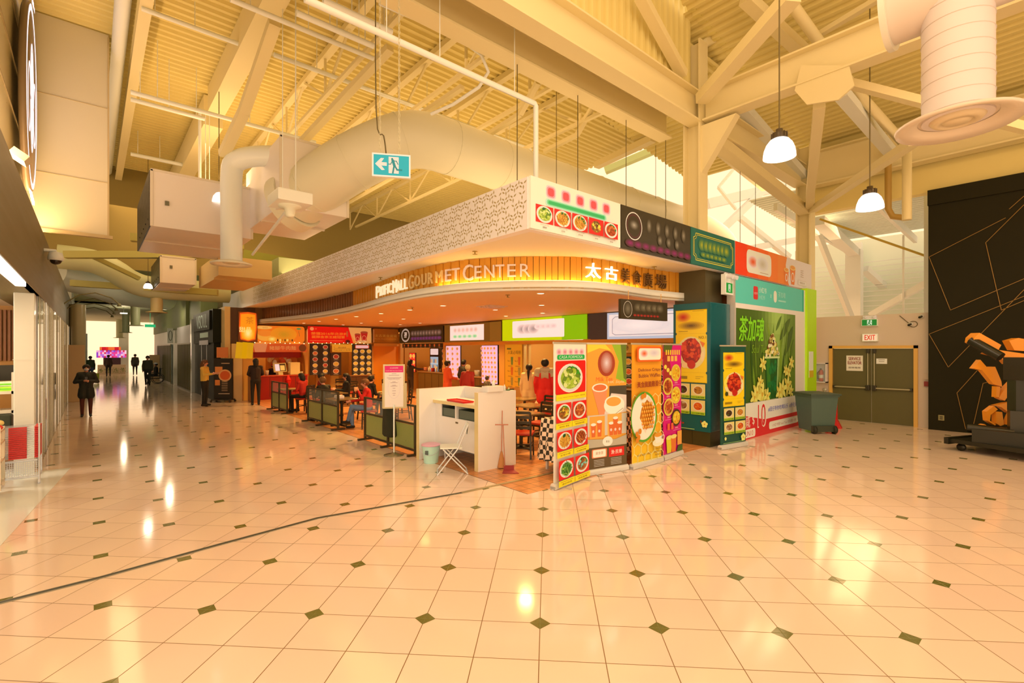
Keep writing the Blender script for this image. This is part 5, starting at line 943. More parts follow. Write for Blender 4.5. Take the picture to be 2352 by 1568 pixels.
# hanging black blade sign
a = onZ(1426, 730, 2.62); g = G('hanging_sign', (8.35, 6.35, 2.62), 'small black sign with a blurred round logo hanging under the canopy lip', 'sign')
p0 = at(1426, 733, 9.35); p1 = at(1533, 732, 10.2); u_ = Vector((p1.x-p0.x, p1.y-p0.y, 0)); W_ = u_.length; u_.normalize(); n_ = Vector((u_.y, -u_.x, 0)); zb, zt = 2.7, 3.08
mb = MB(); mb.slab([Vector((p0.x, p0.y, zb)), Vector((p1.x, p1.y, zb)), Vector((p1.x, p1.y, zt)), Vector((p0.x, p0.y, zt))], -n_, .06); g.part('panel', mb, mat('sign_black', (60, 42, 14), .4))
A = Art(W_, zt-zb); A.ring(.2, .19, .13, .16, .012, (200, 170, 130)); A.blur(.2, .2, .1, .12, (80, 62, 35), (120, 98, 65), 4)
for i in range(5): A.blur(.5+i*.17, .24, .13, .09, (70, 52, 24), (120, 98, 62), 4)
[A.blur(.4+i*.1, .08, .06, .03, (90, 35, 15), (190, 25, 12), 3) for i in range(8)]
A.build('sign_print', g.last, (p0.x, p0.y, zb), u_, (0, 0, 1), off=g.l)
mb = MB()
for q_ in (.15, .85): pp = p0.lerp(p1, q_); mb.tube([(pp.x, pp.y, zt), (pp.x, pp.y, 3.25)], .008, 6)
g.part('rod', mb, mTan)
# header beams and columns between the stalls
mb = MB(); mb.box(11.95, 12.2, 6.2, 18.5, 2.3, 2.42); mb.box(10.5, 12, 22.7, 22.9, 2.28, 2.42); struct('trim_5', mb, mat('orange_header', (240, 155, 50), .45))
mb = MB()
for y0, y1 in ((18.45, 18.6), (14.3, 14.62), (10.05, 10.35), (22.6, 22.85)): mb.box(11.97, 12.15, y0, y1, 0, 2.44)
mb.box(7.3, 7.42, 22.7, 22.85, 0, 2.44); mb.box(10.4, 10.55, 22.7, 22.85, 0, 2.44); struct('pillar', mb, mat('stall_post', (225, 150, 60), .45))
mb = MB(); mb.box(10.55, 12, 22.82, 22.9, 0, 2.3); struct('wall_orange', mb, mat('orange_wall', (245, 135, 20), .5))
mb = MB(); mb.box(8.0, 9.1, 23.4, 23.5, .0, 2.3); struct('door_3', mb, mat('cream_door', (200, 130, 50), .5))
# menu boards
def menu(plane, a, c_, z0, z1, label, bg, rows, cols_, food, emit=.8, plate=(245, 190, 130), txt=(230, 180, 120), head=None, d=None, name='menu_board'):
    def art(A, W_, H_):
        A.rect(.01, .01, W_-.02, H_-.02, bg); hh = H_*(.86 if head else .97)
        if head: A.rrect(W_*.15, H_*.87, W_*.7, H_*.1, .03, (240, 90, 30)); A.rrect(W_*.18, H_*.88, W_*.64, H_*.08, .03, (250, 205, 205))
        for i in range(rows):
            for j in range(cols_):
                cx_ = W_*(j+.5)/cols_; cy_ = hh*(i+.58)/rows; r = min(W_/cols_, hh/rows)*.42
                A.dish(cx_, cy_, r, food[(i+j) % len(food)], plate=plate, ry=r*.8, k=8, seed=i*7+j); A.rect(cx_-r*.8, cy_-r*1.12, r*1.6, r*.1, txt)
    return box_sign(name, plane, a, c_, z0, z1, label, (40, 26, 8), art, th=.05, emit=emit, cat='menu board', d=d)
FD = [[(220, 90, 30), (240, 140, 50)], [(240, 170, 50), (220, 120, 30)], [(190, 50, 20), (230, 80, 40)]]
menu('Y', 7.5, 8.42, .95, 2.38, 'black menu board with two columns of red dishes', (45, 25, 10), 5, 2, FD, d=22.7, emit=.6)
menu('Y', 9.45, 10.45, .7, 2.38, 'black menu board with rows of yellow dishes and a pink header', (50, 36, 14), 5, 3, [[(240, 180, 50), (225, 130, 30)]], head=1, d=22.65, emit=.7)
menu('Y', 8.45, 8.95, .9, 1.95, 'small dark menu board between the two large black ones', (60, 30, 12), 3, 1, FD, d=22.72, emit=.5)
menu('X', 22.4, 18.7, 2.2, 2.4, 'row of round dish photos below the black stall sign', (55, 32, 10), 1, 9, [[(190, 80, 25), (150, 60, 20)], [(225, 100, 40), (200, 60, 20)]], emit=.6, plate=(140, 70, 25))
menu('X', 20.35, 19.2, 1.15, 2.18, 'dark menu board right of the glass fridge', (70, 38, 12), 4, 3, FD, d=13.0, emit=.6)
menu('X', 21.9, 21.3, 1.0, 1.95, 'red and yellow lit poster in the stall under the black sign', (235, 40, 20), 3, 2, [[(250, 200, 60), (240, 120, 30)]], d=12.1, emit=.9)
PK = [[(235, 150, 60), (245, 190, 90)], [(220, 120, 70), (240, 170, 110)]]
menu('X', 18.38, 17.25, .9, 2.28, 'lit pink menu board at the left of the middle stall', (245, 195, 215), 6, 3, PK, emit=.95, plate=(250, 215, 190), txt=(225, 150, 170))
menu('X', 15.75, 14.72, .75, 2.28, 'lit pink menu board at the right of the middle stall', (235, 185, 220), 8, 5, PK, emit=.95, plate=(250, 215, 200), txt=(220, 150, 180))
def s_op(A, W_, H_):
    A.rect(0, 0, W_, H_, (240, 160, 30)); A.text('人氣必喝榜', W_*.55, H_*.77, .14, (95, 55, 15), w_=W_*.75); A.rect(W_*.12, H_*.88, W_*.25, .06, (110, 95, 30))
    for i in range(3):
        for j in range(2): x = W_*(.42+.42*j); y = H_*(.52-.24*i); A.poly([(x-.05, y), (x+.05, y), (x+.07, y+.3), (x-.07, y+.3)], ((110, 120, 40), (215, 95, 25), (170, 130, 50))[(i+j) % 3]); A.text('No.%d' % (i*2+j+1), x-.17, y+.12, .06, (120, 70, 20)); A.rect(x-.22, y-.06, .25, .03, (190, 120, 30))
box_sign('drinks_poster', 'X', 14.28, 13.3, .7, 2.3, 'orange poster of six favourite drinks by the lime green stall', (225, 145, 40), s_op, th=.04, cat='poster', emit=.55)
def s_seo(A, W_, H_):
    A.rect(0, 0, W_, H_, (245, 170, 45)); A.line([(.1, H_-.1), (.1, H_-.2), (W_-.1, H_-.2)], .015, (190, 110, 30)); A.text('請往左邊點餐', W_*.5, .17, .07, (150, 80, 20), w_=W_*.4); A.text('Please order on the left', W_*.5, .06, .06, (130, 65, 20), w_=W_*.85)
box_sign('notice_board', 'Y', 8.47, 9.42, 2.0, 2.36, 'yellow notice asking customers to order on the left', (240, 165, 45), s_seo, th=.03, cat='notice', d=22.6, emit=.6)
def s_noo(A, W_, H_):
    A.rect(0, 0, W_, H_, (225, 90, 35)); A.poly([(.1, 0), (.5, 0), (.58, H_), (.02, H_)], (240, 150, 90)); A.text('豬腳牛肉麵', W_*.55, H_*.25, H_*.5, (250, 170, 90), w_=W_*.5); A.ell(W_*.93, H_*.5, .16, H_*.45, (130, 60, 20))
box_sign('stall_banner', 'Y', 5.12, 7.3, 2.0, 2.36, 'orange banner of noodle characters below the steamer sign', (225, 90, 35), s_noo, th=.03, d=22.6, emit=.6)
# fairy lights string
mb = MB()
for i in range(26): mb.ball((5.2+i*.2, 22.56, 2.4+.03*math.sin(i*1.7)), .017, 0, n=6)
one('fairy_lights', mb, mat('fairy', (255, 225, 150), .4, emit=6), 'string of tiny lights along the top of the far stalls', 'lights')
# left lantern sign
g = G('lantern_sign', (5.05, 22.7, 2.45), 'glowing yellow shield-shaped sign on the dark wall left of the stalls', 'sign')
p0 = at(540, 782, 21.6)
A = Art(.72, 1.25); A.poly([(.05, 1.2), (.36, 1.25), (.67, 1.2), (.7, .6), (.64, .1), (.36, .02), (.08, .1), (.02, .6)], (235, 90, 15)); A.poly([(.09, 1.14), (.36, 1.18), (.63, 1.14), (.65, .6), (.6, .14), (.36, .07), (.12, .14), (.07, .6)], (250, 150, 20)); A.blur(.36, .35, .22, .28, (250, 170, 30), (255, 235, 150), 5); A.text('茶', .42, .75, .3, (190, 110, 20)); A.text('甜品', .25, .4, .22, (255, 240, 150))
mb = MB(); mb.box(4.6, 5.32, 22.62, 22.72, 2.43, 3.68); g.part('case', mb, mat('lantern_case', (150, 70, 15), .4)); A.build('printed_sign', g.last, (4.6, 22.62, 2.43), (1, 0, 0), (0, 0, 1), off=g.l, emit=1.0)
mb = MB(); mb.box(4.2, 5.25, 22.73, 22.9, 2.35, 3.85); struct('wall_dark', mb, mat('dark_tile_wall', (95, 55, 22), .4))
mb = MB(); mb.box(4.1, 4.3, 22.6, 26.9, 0, 3.86); struct('wall_end', mb, mat('end_wall', (240, 180, 95), .6))
# ---- counters and stall contents
def counter(x0, x1, y0, y1, h, label, m, top, name='stall_counter'):
    g = G(name, ((x0+x1)/2, (y0+y1)/2, 0), label, 'counter'); mb = MB(); mb.box(x0, x1, y0, y1, .004, h-.05); g.part('body', mb, m); mb = MB(); mb.cbox(x0-.04, x1+.04, y0-.04, y1+.04, h-.05, h, .01); g.part('countertop', mb, top)
    mb = MB()
    if x1-x0 > y1-y0: [mb.box(x0+k*(x1-x0)/4-.008, x0+k*(x1-x0)/4+.008, y0-.006, y0, .1, h-.1) for k in range(1, 4)]
    else: [mb.box(x0-.006, x0, y0+k*(y1-y0)/4-.008, y0+k*(y1-y0)/4+.008, .1, h-.1) for k in range(1, 4)]
    g.part('joint', mb, mat('joint_dark', (60, 30, 12), .5)); return g
counter(5.18, 7.24, 22.2, 22.8, 1.02, 'red counter of the far left stall', mat('red_laminate', (160, 18, 8), .35), mat('red_top', (200, 60, 20), .3))
counter(12.2, 12.7, 18.7, 21.2, 1.05, 'dark counter under the black stall sign', mat('dark_laminate', (110, 75, 30), .4), mat('counter_top', (150, 100, 50), .3))
counter(12.2, 12.7, 15.8, 17.2, .98, 'brown counter between the pink menu boards', mat('dark_laminate', (120, 75, 30), .4), mat('counter_top', (190, 130, 70), .3))
g = counter(12.1, 12.7, 10.4, 13.0, 1.0, 'white drinks counter with green TEA lettering', mat('white_laminate', (245, 205, 150), .35), mat('white_top', (250, 215, 170), .3))
A = Art(2.6, .9); A.text('TEA', .95, .45, .22, (120, 130, 40), 'l', bold=.01); A.build('lettering', g.last, (12.1, 13.0, .0), (0, -1, 0), (0, 0, 1), off=g.l)
counter(9.2, 10.4, 22.3, 22.65, .9, 'low dark counter under the yellow-dish menu board', mat('dark_laminate', (90, 50, 20), .4), mat('counter_top', (150, 90, 40), .3))
# red curtain / hood in the far left stall, shelving clutter
mb = MB(); mb.box(5.0, 7.3, 23.3, 23.4, 1.75, 2.05); one('kitchen_hood', mb, mat('red_hood', (175, 22, 8), .4), 'dark red hood board inside the far left stall', 'hood')
g = G('order_terminal', (6.15, 22.45, 1.02), 'cream touch screen terminal on the red counter', 'terminal'); Mr = Matrix.Translation((6.2, 22.45, 1.02)) @ Matrix.Rotation(.25, 4, 'Z') @ Matrix.Rotation(-.25, 4, 'X')
mb = MB(); mb.box(-.28, .28, -.02, .05, .12, .52, 0, Mr); g.part('screen_case', mb, mat('terminal_cream', (250, 205, 120), .4)); mb = MB(); mb.box(-.1, .1, 0, .2, 0, .14, 0, Mr); g.part('stand', mb, mat('terminal_cream', (250, 205, 120), .4))
A = Art(.48, .32); A.rect(0, 0, .48, .32, (60, 40, 20)); A.rect(.01, .01, .2, .3, (245, 220, 220)); A.rect(.24, .03, .2, .22, (250, 190, 90)); A.build('screen', g.last, Mr @ Vector((-.24, -.022, .16)), Mr.to_3x3() @ Vector((1, 0, 0)), Mr.to_3x3() @ Vector((0, 0, 1)), off=g.l, emit=.9)
rn = random.Random(11)
for i in range(9):
    x = 5.2+i*.23; 
    if 5.85 < x < 6.55: continue
    h = .1+rn.random()*.2; mb = MB(); mb.lathe([(0, 0), (.06, 0), (.08, h*.8), (.085, h), (.07, h), (0, h*.85)], (x, 22.4+rn.random()*.2, 1.02), 12); one('container', mb, mat('tub', ((250, 190, 90), (230, 60, 20), (250, 215, 150))[i % 3], .4), 'small food container on the red counter of the far left stall', 'container', 'containers on the red counter')
for i in range(10):
    x = 6.0+rn.random()*1.2; z = 1.4+rn.random()*.5; mb = MB(); mb.ball((x, 23.5, z), .1+rn.random()*.05, 0, (1, .7, 1.3), 10); one('hanging_bag', mb, mat('plastic_bag', ((250, 200, 110), (250, 220, 160), (235, 90, 30))[i % 3], .4), 'pale plastic bag hanging at the back of the far left stall', 'bag', 'plastic bags hanging in the far left stall')
mb = MB(); mb.box(6.0, 7.25, 23.75, 24.1, 0, 2.1); one('storage_shelf', mb, mat('shelf_wood', (225, 130, 40), .5), 'tall shelf behind the hanging bags', 'shelf')
mb = MB(); mb.cbox(6.55, 6.95, 22.3, 22.7, 1.02, 1.55, .02); one('cream_machine', mb, mat('terminal_cream', (250, 200, 110), .4), 'cream coloured boxy appliance right of the touch screen terminal', 'appliance')
mb = MB(); mb.tube([(6.4, 22.16, 1.0), (6.42, 22.14, .8)], .1, 8, rs=[.04, .12]); mb.tube([(6.42, 22.14, .8), (6.45, 22.14, .55)], .1, 8, rs=[.13, .02]); one('red_bow', mb, mat('red_cloth', (225, 20, 10), .6), 'red cloth ornament hanging on the red counter front', 'ornament')
# glass fridge
g = G('glass_fridge', (13.1, 20.95, 0), 'upright glass-door drinks fridge with a white lit header', 'fridge')
mb = MB(); mb.box(12.95, 13.5, 20.5, 21.35, 0, 2.2); g.part('cabinet', mb, mat('fridge_black', (60, 42, 20), .4))
A = Art(.85, 2.2); A.rrect(.06, 1.85, .73, .3, .04, (255, 225, 215)); A.rect(.06, .25, .73, 1.5, (170, 190, 205))
for i in range(5):
    A.rect(.06, .3+i*.28, .73, .02, (230, 230, 225))
    for j in range(7): A.rect(.1+j*.098, .32+i*.28, .06, .19, ((230, 130, 40), (240, 180, 60), (150, 170, 190), (60, 60, 70))[(i*3+j) % 4])
A.build('glass_front', g.last, (12.95, 21.35, 0), (0, -1, 0), (0, 0, 1), off=g.l, emit=.9)
mb = MB(); mb.box(14.7, 14.8, 10.9, 11.9, 1.3, 2.1); one('wall_monitor', mb, mat('screen_dark', (70, 60, 25), .3), 'dark screen on the pale wall behind the couple', 'screen')
mb = MB(); mb.box(14.85, 14.9, 10.2, 14.5, 0, 3.0); struct('wall_pale', mb, mat('pale_kitchen', (250, 210, 160), .5))
mb = MB(); mb.box(13.0, 13.1, 10.9, 12.6, 2.1, 2.3); one('price_board', mb, mat('green_board', (190, 160, 50), .5), 'long olive price board above the white drinks counter', 'menu board')
mb = MB(); mb.box(11.98, 12.1, 12.95, 13.03, 0, 2.4); mb.box(11.98, 12.1, 13.2, 13.26, 0, 2.4); one('glass_door', mb, mat('gold_frame', (235, 180, 90), .3, .3), 'tall slim door frame right of the orange drinks poster', 'door frame')
mb = MB(); mb.box(14.6, 14.7, 15.9, 17.0, .1, 2.0); one('kitchen_door', mb, mat('dark_olive_door', (75, 60, 25), .5), 'dark olive door at the back of the middle stall', 'door')
menu('X', 9.6, 6.4, 2.0, 2.28, 'band of dish photos under the pale blue sign', (205, 140, 40), 1, 9, [[(120, 90, 30), (160, 120, 40)]], emit=.5, plate=(170, 120, 50))
menu('X', 9.6, 6.4, 1.0, 1.9, 'green board with dish photos behind the banners', (20, 60, 35), 3, 8, FD, emit=.4)
counter(12.05, 12.6, 5.6, 9.8, .95, 'dark counter behind the roll-up banners', mat('dark_laminate', (60, 45, 25), .4), mat('counter_top', (160, 120, 80), .3))
# ---------------------------------------------------------------- left shop, bulkhead, corridor
mb = MB(); mb.box(-4, .29, 14.0, 14.2, 4.6, 9.06); struct('wall_bulkhead', mb, mat('bulkhead_white', (240, 195, 130), .55))
mb = MB(); mb.box(-3, .29, 13.985, 14.0, 5.78, 5.79); mb.box(-3, .29, 13.985, 14.0, 7.42, 7.43); mb.box(.27, .3, 13.97, 14.0, 4.58, 9.0); mb.box(-3, .36, 13.95, 14.05, 4.55, 4.62); struct('trim_6', mb, mat('seam', (215, 165, 95), .55))
mb = MB(); mb.box(-1.25, -1.0, 5.5, 13.98, 4.3, 9.0); struct('wall_left', mb, mat('brushed_steel', (215, 170, 95), .3, .75))
mb = MB()
for z in (5.2, 6.1, 7.0, 7.9): mb.box(-1.0, -.985, 6, 13.9, z, z+.02)
struct('trim_7', mb, mat('seam_dark', (130, 95, 45), .5))
mb = MB(); mb.box(-.95, -.7, 5.0, 31, 3.12, 4.35); struct('wall_left_fascia', mb, mat('olive_fascia', (112, 88, 45), .5))
mb = MB(); mb.box(-1.3, -.7, 5, 31, 3.06, 3.12); mb.box(-.78, -.69, 5, 13, 3.06, 3.09); struct('ceiling', mb, mat('fascia_soffit', (120, 88, 40), .5))
# white tiled pillar
mb = MB(); mb.cbox(-.98, -.73, 11.55, 11.9, 0, 3.06, .01); mb.box(-.99, -.725, 11.54, 11.91, 1.93, 1.94); struct('pillar', mb, mat('pillar_tile', (255, 222, 200), .15))
# mirrored panels
mb = MB(); 
for i in range(22): y = 12.0+i*.85; mb.box(-.03, .03, -.41, .41, .02, 3.06, 0, Matrix.Translation((-.735, y+.42, 0)) @ Matrix.Rotation(math.radians((-1.6, .9, 2.0, -.6, 1.4, -2.2, .2)[i % 7]), 4, 'Z'))
struct('wall_mirror', mb, mat('mirror_panel', (235, 205, 165), .06, .95, spec=1))
mb = MB()
for i in range(60): y = 12.05+i*.3; mb.box(-.705, -.695, y, y+.02, 0, 3.06)
struct('trim_8', mb, mat('mirror_strip', (190, 150, 95), .2, .8))
mb = MB(); mb.box(-1, -.7, 30.7, 48, 0, 5); struct('wall_left', mb, mat('corridor_wall', (240, 205, 150), .3))
mb = MB(); mb.tube([(-.44, 27.5, 0), (-.44, 27.5, 4.0)], .27, 28); struct('pillar', mb, mat('round_pillar', (215, 170, 100), .35))
mb = MB(); mb.cbox(-.72, -.2, 26.4, 26.9, 0, 2.3, .03); struct('pillar', mb, mat('cream_plinth', (232, 165, 90), .4))
# big oval neon emblem
g = G('oval_sign', (-.84, 12.6, 5.0), 'tall oval white neon sign with a dark face and interlaced loops', 'sign')
cy, cz, ry, rz_ = 12.55, 6.72, 1.05, 1.7
mb = MB(); mb.lathe([(0, 0), (.97, 0), (1, .02), (1, .1), (0, .1)], (-.93, cy, cz), 40, 0, Matrix.Rotation(PI/2, 3, 'Y') @ Matrix.Diagonal((rz_, ry, 1, 1)).to_3x3()); g.part('sign_face', mb, mat('oval_face', (140, 100, 55), .4))
A = Art(2.1, 3.4); cx_, cz_ = 1.05, 1.7; NE = (255, 238, 245)
A.ring(cx_, cz_, 1.03, 1.66, .1, NE, 48); A.ring(cx_, cz_, .33, 1.0, .09, NE, 36); A.ell(cx_, cz_, .15, .85, NE); A.ring(cx_-.5, cz_-.15, .26, .62, .07, NE, 30); A.ring(cx_+.5, cz_-.15, .26, .62, .07, NE, 30); A.ell(cx_-.33, cz_-.1, .06, .04, (60, 30, 30)); A.ell(cx_+.33, cz_-.1, .06, .04, (60, 30, 30))
A.build('neon_loops', g.last, (-.825, cy-1.05, cz-1.7), (0, 1, 0), (0, 0, 1), off=g.l, emit=2.2)
A = Art(1.2, .3)
for k in range(7): A.rrect(.03+k*.16, .02+.03*abs(k-3), .11, .24-.05*abs(k-3), .02, NE)
A.build('lower_letters', g.last, (-.825, cy-.6, cz-1.98), (0, 1, 0), (0, 0, 1), off=g.l, emit=2.2); A.build('upper_letters', g.last, (-.825, cy-.6, cz+1.7), (0, 1, 0), (0, 0, 1), off=g.l, emit=2.2)
# flood lamp and dome camera on the olive fascia
p = at(40, 355, 6.2); g = G('flood_lamp', p, 'beige flood lamp on an arm under the oval sign', 'lamp'); mb = MB(); mb.tube([p+Vector((-.25, 0, .02)), p], .02, 8); g.part('arm', mb, mat('beige_metal', (230, 180, 120), .4)); mb = MB(); M_ = Matrix.Translation(p) @ Matrix.Rotation(.6, 4, 'Y'); mb.box(-.05, .12, -.14, .14, -.05, .04, 0, M_); g.part('lamp_head', mb, mat('beige_metal', (235, 190, 130), .4))
p = at(128, 590, 9.6); g = G('dome_camera', p, 'white dome camera with a dark bubble on the olive fascia', 'camera'); mb = MB(); mb.tube([p+Vector((-.2, 0, .12)), p+Vector((0, 0, .12)), p+Vector((0, 0, .08))], .03, 8); mb.lathe([(.04, .1), (.1, .08), (.12, 0), (.12, -.06), (.1, -.07)], p, 20); g.part('housing', mb, mat('camera_white', (245, 215, 185), .35)); mb = MB(); mb.ball(p+Vector((0, 0, -.07)), .09, 0, (1, 1, .9)); g.part('bubble', mb, mat('lens_black', (40, 25, 12), .1))
mb = MB(); mb.cbox(-.8, -.69, 6.5, 9.6, 2.98, 3.05, .01); one('strip_lamp', mb, mat('tube_glow', (255, 236, 215), .4, emit=2), 'slim white strip lamp on the edge of the shop ceiling', 'lamp')
# shop interior
mb = MB(); mb.box(-7, -1.0, 4, 18, 3.1, 3.16); struct('ceiling', mb, mat('shop_ceiling', (255, 205, 140), .5))
mb = MB(); mb.box(-7, -1.0, 15.9, 16.0, 0, 3.1); struct('wall_shop_back', mb, mat('shop_wall', (215, 130, 45), .5))
mb = MB()
for i in range(60): mb.box(-5+i*.07, -4.96+i*.07, 15.82, 15.9, 1.85, 3.0)
struct('wall_slats', mb, mat('wood_slats', (165, 85, 30), .5))
for i, (y, z) in enumerate(((13.0, 2.98), (11.6, 2.98), (10.3, 2.98))):
    mb = MB(); mb.box(-4.5, -1.3, y, y+.12, z, z+.05); one('ceiling_tube', mb, mat('tube_glow', (255, 240, 220), .4, emit=3), 'long glowing tube on the shop ceiling', 'lamp', 'tube lamps on the shop ceiling')
l = bpy.data.lights.new('shop_light', 'POINT'); l.energy = 160; l.color = (1, .82, .6); l.shadow_soft_size = .3; o = bpy.data.objects.new('shop_light', l); o.location = (-2.6, 11.5, 2.7); COL.objects.link(o)
p = at(8, 768, 12.8); g = G('exit_sign', p, 'small green exit light inside the left shop', 'sign'); mb = MB(); mb.box(p.x-.16, p.x+.14, p.y, p.y+.05, p.z-.1, p.z+.12); g.part('sign_case', mb, mat('white_plastic', (250, 225, 195), .4)); mb = MB(); mb.box(p.x-.13, p.x+.1, p.y-.01, p.y, p.z-.06, p.z+.07); g.part('green_panel', mb, mat('exit_green', (0, 160, 80), .4, emit=1))
mb = MB(); mb.box(-2.2, -1.02, 13.6, 13.7, 1.5, 1.8); one('counter_hood', mb, mat('black_hood', (40, 28, 10), .4), 'black awning band above the shop shelves', 'hood')
# display shelf with goods
g = G('display_shelf', (-1.35, 12.2, 0), 'white glass display shelf at the shop corner', 'shelf'); mShf = mat('shelf_cream', (250, 200, 140), .4)
mb = MB()
for z in (.98, 1.32): mb.box(-2.4, -1.02, 12.3, 12.8, z, z+.05)
for x in (-2.4, -1.07): mb.box(x, x+.05, 12.3, 12.8, .95, 1.7)
g.part('frame', mb, mShf)
rn = random.Random(5)
for i in range(4):
    for j in range(3-(i == 0)): 
        x = -1.15-.27*i; z = 1.37+j*.085; mb = MB(); mb.box(x-.12, x+.12, 12.35, 12.6, z, z+.08); mb.box(x-.08, x+.08, 12.345, 12.35, z+.02, z+.05, 1); one('snack_box', mb, [mat('snack_box', (245, 235, 150) if (i+j) % 2 else (200, 220, 40), .4), mat('snack_band', (130, 200, 30), .4)], 'small green and white snack box stacked on the glass display shelf', 'box', 'snack boxes on the display shelf')
mb = MB(); mb.cbox(-2.2, -1.05, 12.1, 12.6, .55, .97, .02); one('cash_counter', mb, mat('dark_counter', (45, 42, 18), .4), 'dark counter body beneath the glass display shelf', 'counter')
def rack(x0, x1, y0, y1, zs, label):
    g = G('snack_rack', ((x0+x1)/2, (y0+y1)/2, 0), label, 'rack'); mb = MB()
    for x in (x0, x1-.04):
        for y in (y0, y1-.04): mb.box(x, x+.04, y, y+.04, .1, zs[-1]+.02)
    g.part('post', mb, mShf)
    for z in zs: mb = MB(); mb.box(x0, x1, y0, y1, z-.03, z); mb.box(x0, x1, y0-.015, y0, z-.03, z+.05); g.part('shelf', mb, mShf)
    for x in (x0+.06, x1-.1): mb = MB(); mb.lathe([(0, -.02), (.05, -.02), (.05, .02), (0, .02)], (x, y0+.05, .052), 12, 0, Matrix.Rotation(PI/2, 3, 'Y')); g.part('caster', mb, mat('tyre', (40, 34, 14), .6))
    return g
rack(-1.75, -.97, 9.95, 10.4, (.2, .52, .78, .95), 'wheeled wooden snack rack in front of the white pillar')
for z, n_ in ((.95, 16), (.78, 7), (.52, 7), (.2, 0)):
    for i in range(n_):
        x = -1.7+ (i % 8)*.1; y = 10.02+(i//8)*.14; mb = MB(); mb.ball((0, 0, 0), .05, 0, (1, .6, .8), 10); c_ = ((235, 60, 30), (250, 130, 60), (250, 210, 180), (225, 30, 20), (170, 180, 200), (245, 190, 90))[rn.randrange(6)]
        o = mb.build('snack_pack', mat('snack_foil', c_, .3)); o.location = (x, y, z+.045+(.05 if i > 9 else 0)); o.rotation_euler = (rn.uniform(-.4, .4), rn.uniform(-.4, .4), rn.random()*3); props(o, 'colourful snack packet heaped on the wheeled rack', 'packet', 'snack packets on the wheeled rack')
mb = MB(); mb.cbox(-1.7, -1.02, 9.98, 10.35, .2, .42, .02); one('storage_tub', mb, mat('blue_tub', (170, 195, 215), .3), 'pale blue tub on the bottom shelf of the wheeled rack', 'tub')
# stack of red handled carts
def cart(k):
    y = 9.55+k*.0; z = .42+k*.029; e = empty('shopping_cart', (-.86, 10.9-.0*k, z), 0, 'nested red and chrome basket cart in the tall stack by the pillar', 'cart', 'stack of shopping carts')
    mb = MB(); 
    for s_ in (-1, 1): mb.bar((s_*.2, -.2, 0), (s_*.2, .2, 0), .02, .014)
    for q_ in range(5): mb.bar((-.2, -.2+.1*q_, 0), (.2, -.2+.1*q_, 0), .006, .006)
    mb.build('wire_tray', mat('chrome', (235, 210, 190), .25, .6), e)
    mb = MB(); mb.cbox(-.245, -.185, -.23, .2, -.01, .014, .003); mb.cbox(.185, .245, -.23, .2, -.01, .014, .003); mb.cbox(-.1, .1, -.235, -.2, -.01, .014, .003); mb.build('red_grip', mat('red_plastic', (225, 35, 25), .35), e)
for k in range(17): cart(k)
g = G('cart_stand', (-.86, 10.9, 0), 'chrome wheeled wire stand carrying the stack of red carts', 'stand'); mCh = mat('chrome', (235, 205, 180), .3, .5)
mb = MB()
for sx in (-.24, .24): mb.tube([(-.86+sx, 10.66, .07), (-.86+sx, 10.66, .95)], .012, 8); mb.tube([(-.86+sx, 11.12, .07), (-.86+sx, 11.12, .9)], .012, 8); mb.tube([(-.86+sx, 10.66, .12), (-.86+sx, 11.12, .12)], .012, 8)
mb.tube([(-1.1, 10.66, .12), (-.62, 10.66, .12)], .014, 8); mb.tube([(-1.08, 10.66, .38), (-.64, 10.66, .38)], .014, 8)
for i in range(18): mb.tube([(-1.07+i*.0247, 10.65, .14), (-1.07+i*.0247, 10.65, .38)], .004, 5)
for i in range(8): mb.tube([(-1.08, 10.65, .15+i*.03), (-.64, 10.65, .15+i*.03)], .004, 5)
g.part('frame', mb, mCh)
for sx in (-.24, .24): mb = MB(); mb.lathe([(0, -.015), (.04, -.015), (.04, .015), (0, .015)], (-.86+sx, 10.66, .04), 12, 0, Matrix.Rotation(PI/2, 3, 'Y')); g.part('caster', mb, mat('caster_white', (240, 205, 180), .4))
# ---- right side of the corridor
mb = MB(); mb.box(3.8, 4.0, 30.5, 48, 0, 3.3); struct('wall_right', mb, mat('cream_shopfront', (238, 200, 150), .4))
mb = MB(); mb.box(3.75, 4.05, 30.5, 48, 3.3, 5); mb.box(3.9, 4.6, 27.0, 30.5, 3.3, 6); struct('wall_right_upper', mb, mat('olive_upper', (150, 135, 65), .6))
mb = MB(); mb.box(3.7, 3.8, 28.9, 33.5, 2.45, 3.35); struct('wall_white_sign', mb, mat('blank_fascia', (245, 205, 165), .4))
def shutter(y0, y1, x, label):
    g = G('glass_shopfront', (x, (y0+y1)/2, 0), label, 'shopfront'); mb = MB(); n = int((y1-y0)/.28)
    for i in range(n+1): y = y0+i*(y1-y0)/n; mb.box(x-.05, x, y-.025, y+.025, 0, 2.45)
    mb.box(x-.05, x, y0, y1, 2.38, 2.45); mb.box(x-.05, x, y0, y1, 0, .08); g.part('frame', mb, mat('bronze_frame', (120, 95, 40), .35, .3)); mb = MB(); mb.box(x, x+.02, y0, y1, 0, 2.45); g.part('glass_pane', mb, mat('reflecting_glass', (225, 215, 180), .06, .8, spec=1))
shutter(28.6, 33.3, 3.74, 'glazed shopfront with slim bronze bars right of the corridor')
shutter(36.5, 44.5, 3.74, 'farther glazed shopfront deep in the corridor')
mb = MB(); mb.cbox(3.45, 3.75, 35.6, 35.7, 2.5, 3.4, .02); g = one('round_logo_sign', mb, mat('sign_white2', (255, 230, 205), .4), 'square white projecting sign with a round logo', 'sign')
A = Art(.3, .9); A.ring(.15, .45, .1, .3, .03, (60, 40, 20)); A.build('print', g, (-.15, -.05, 0), (1, 0, 0), (0, 0, 1))
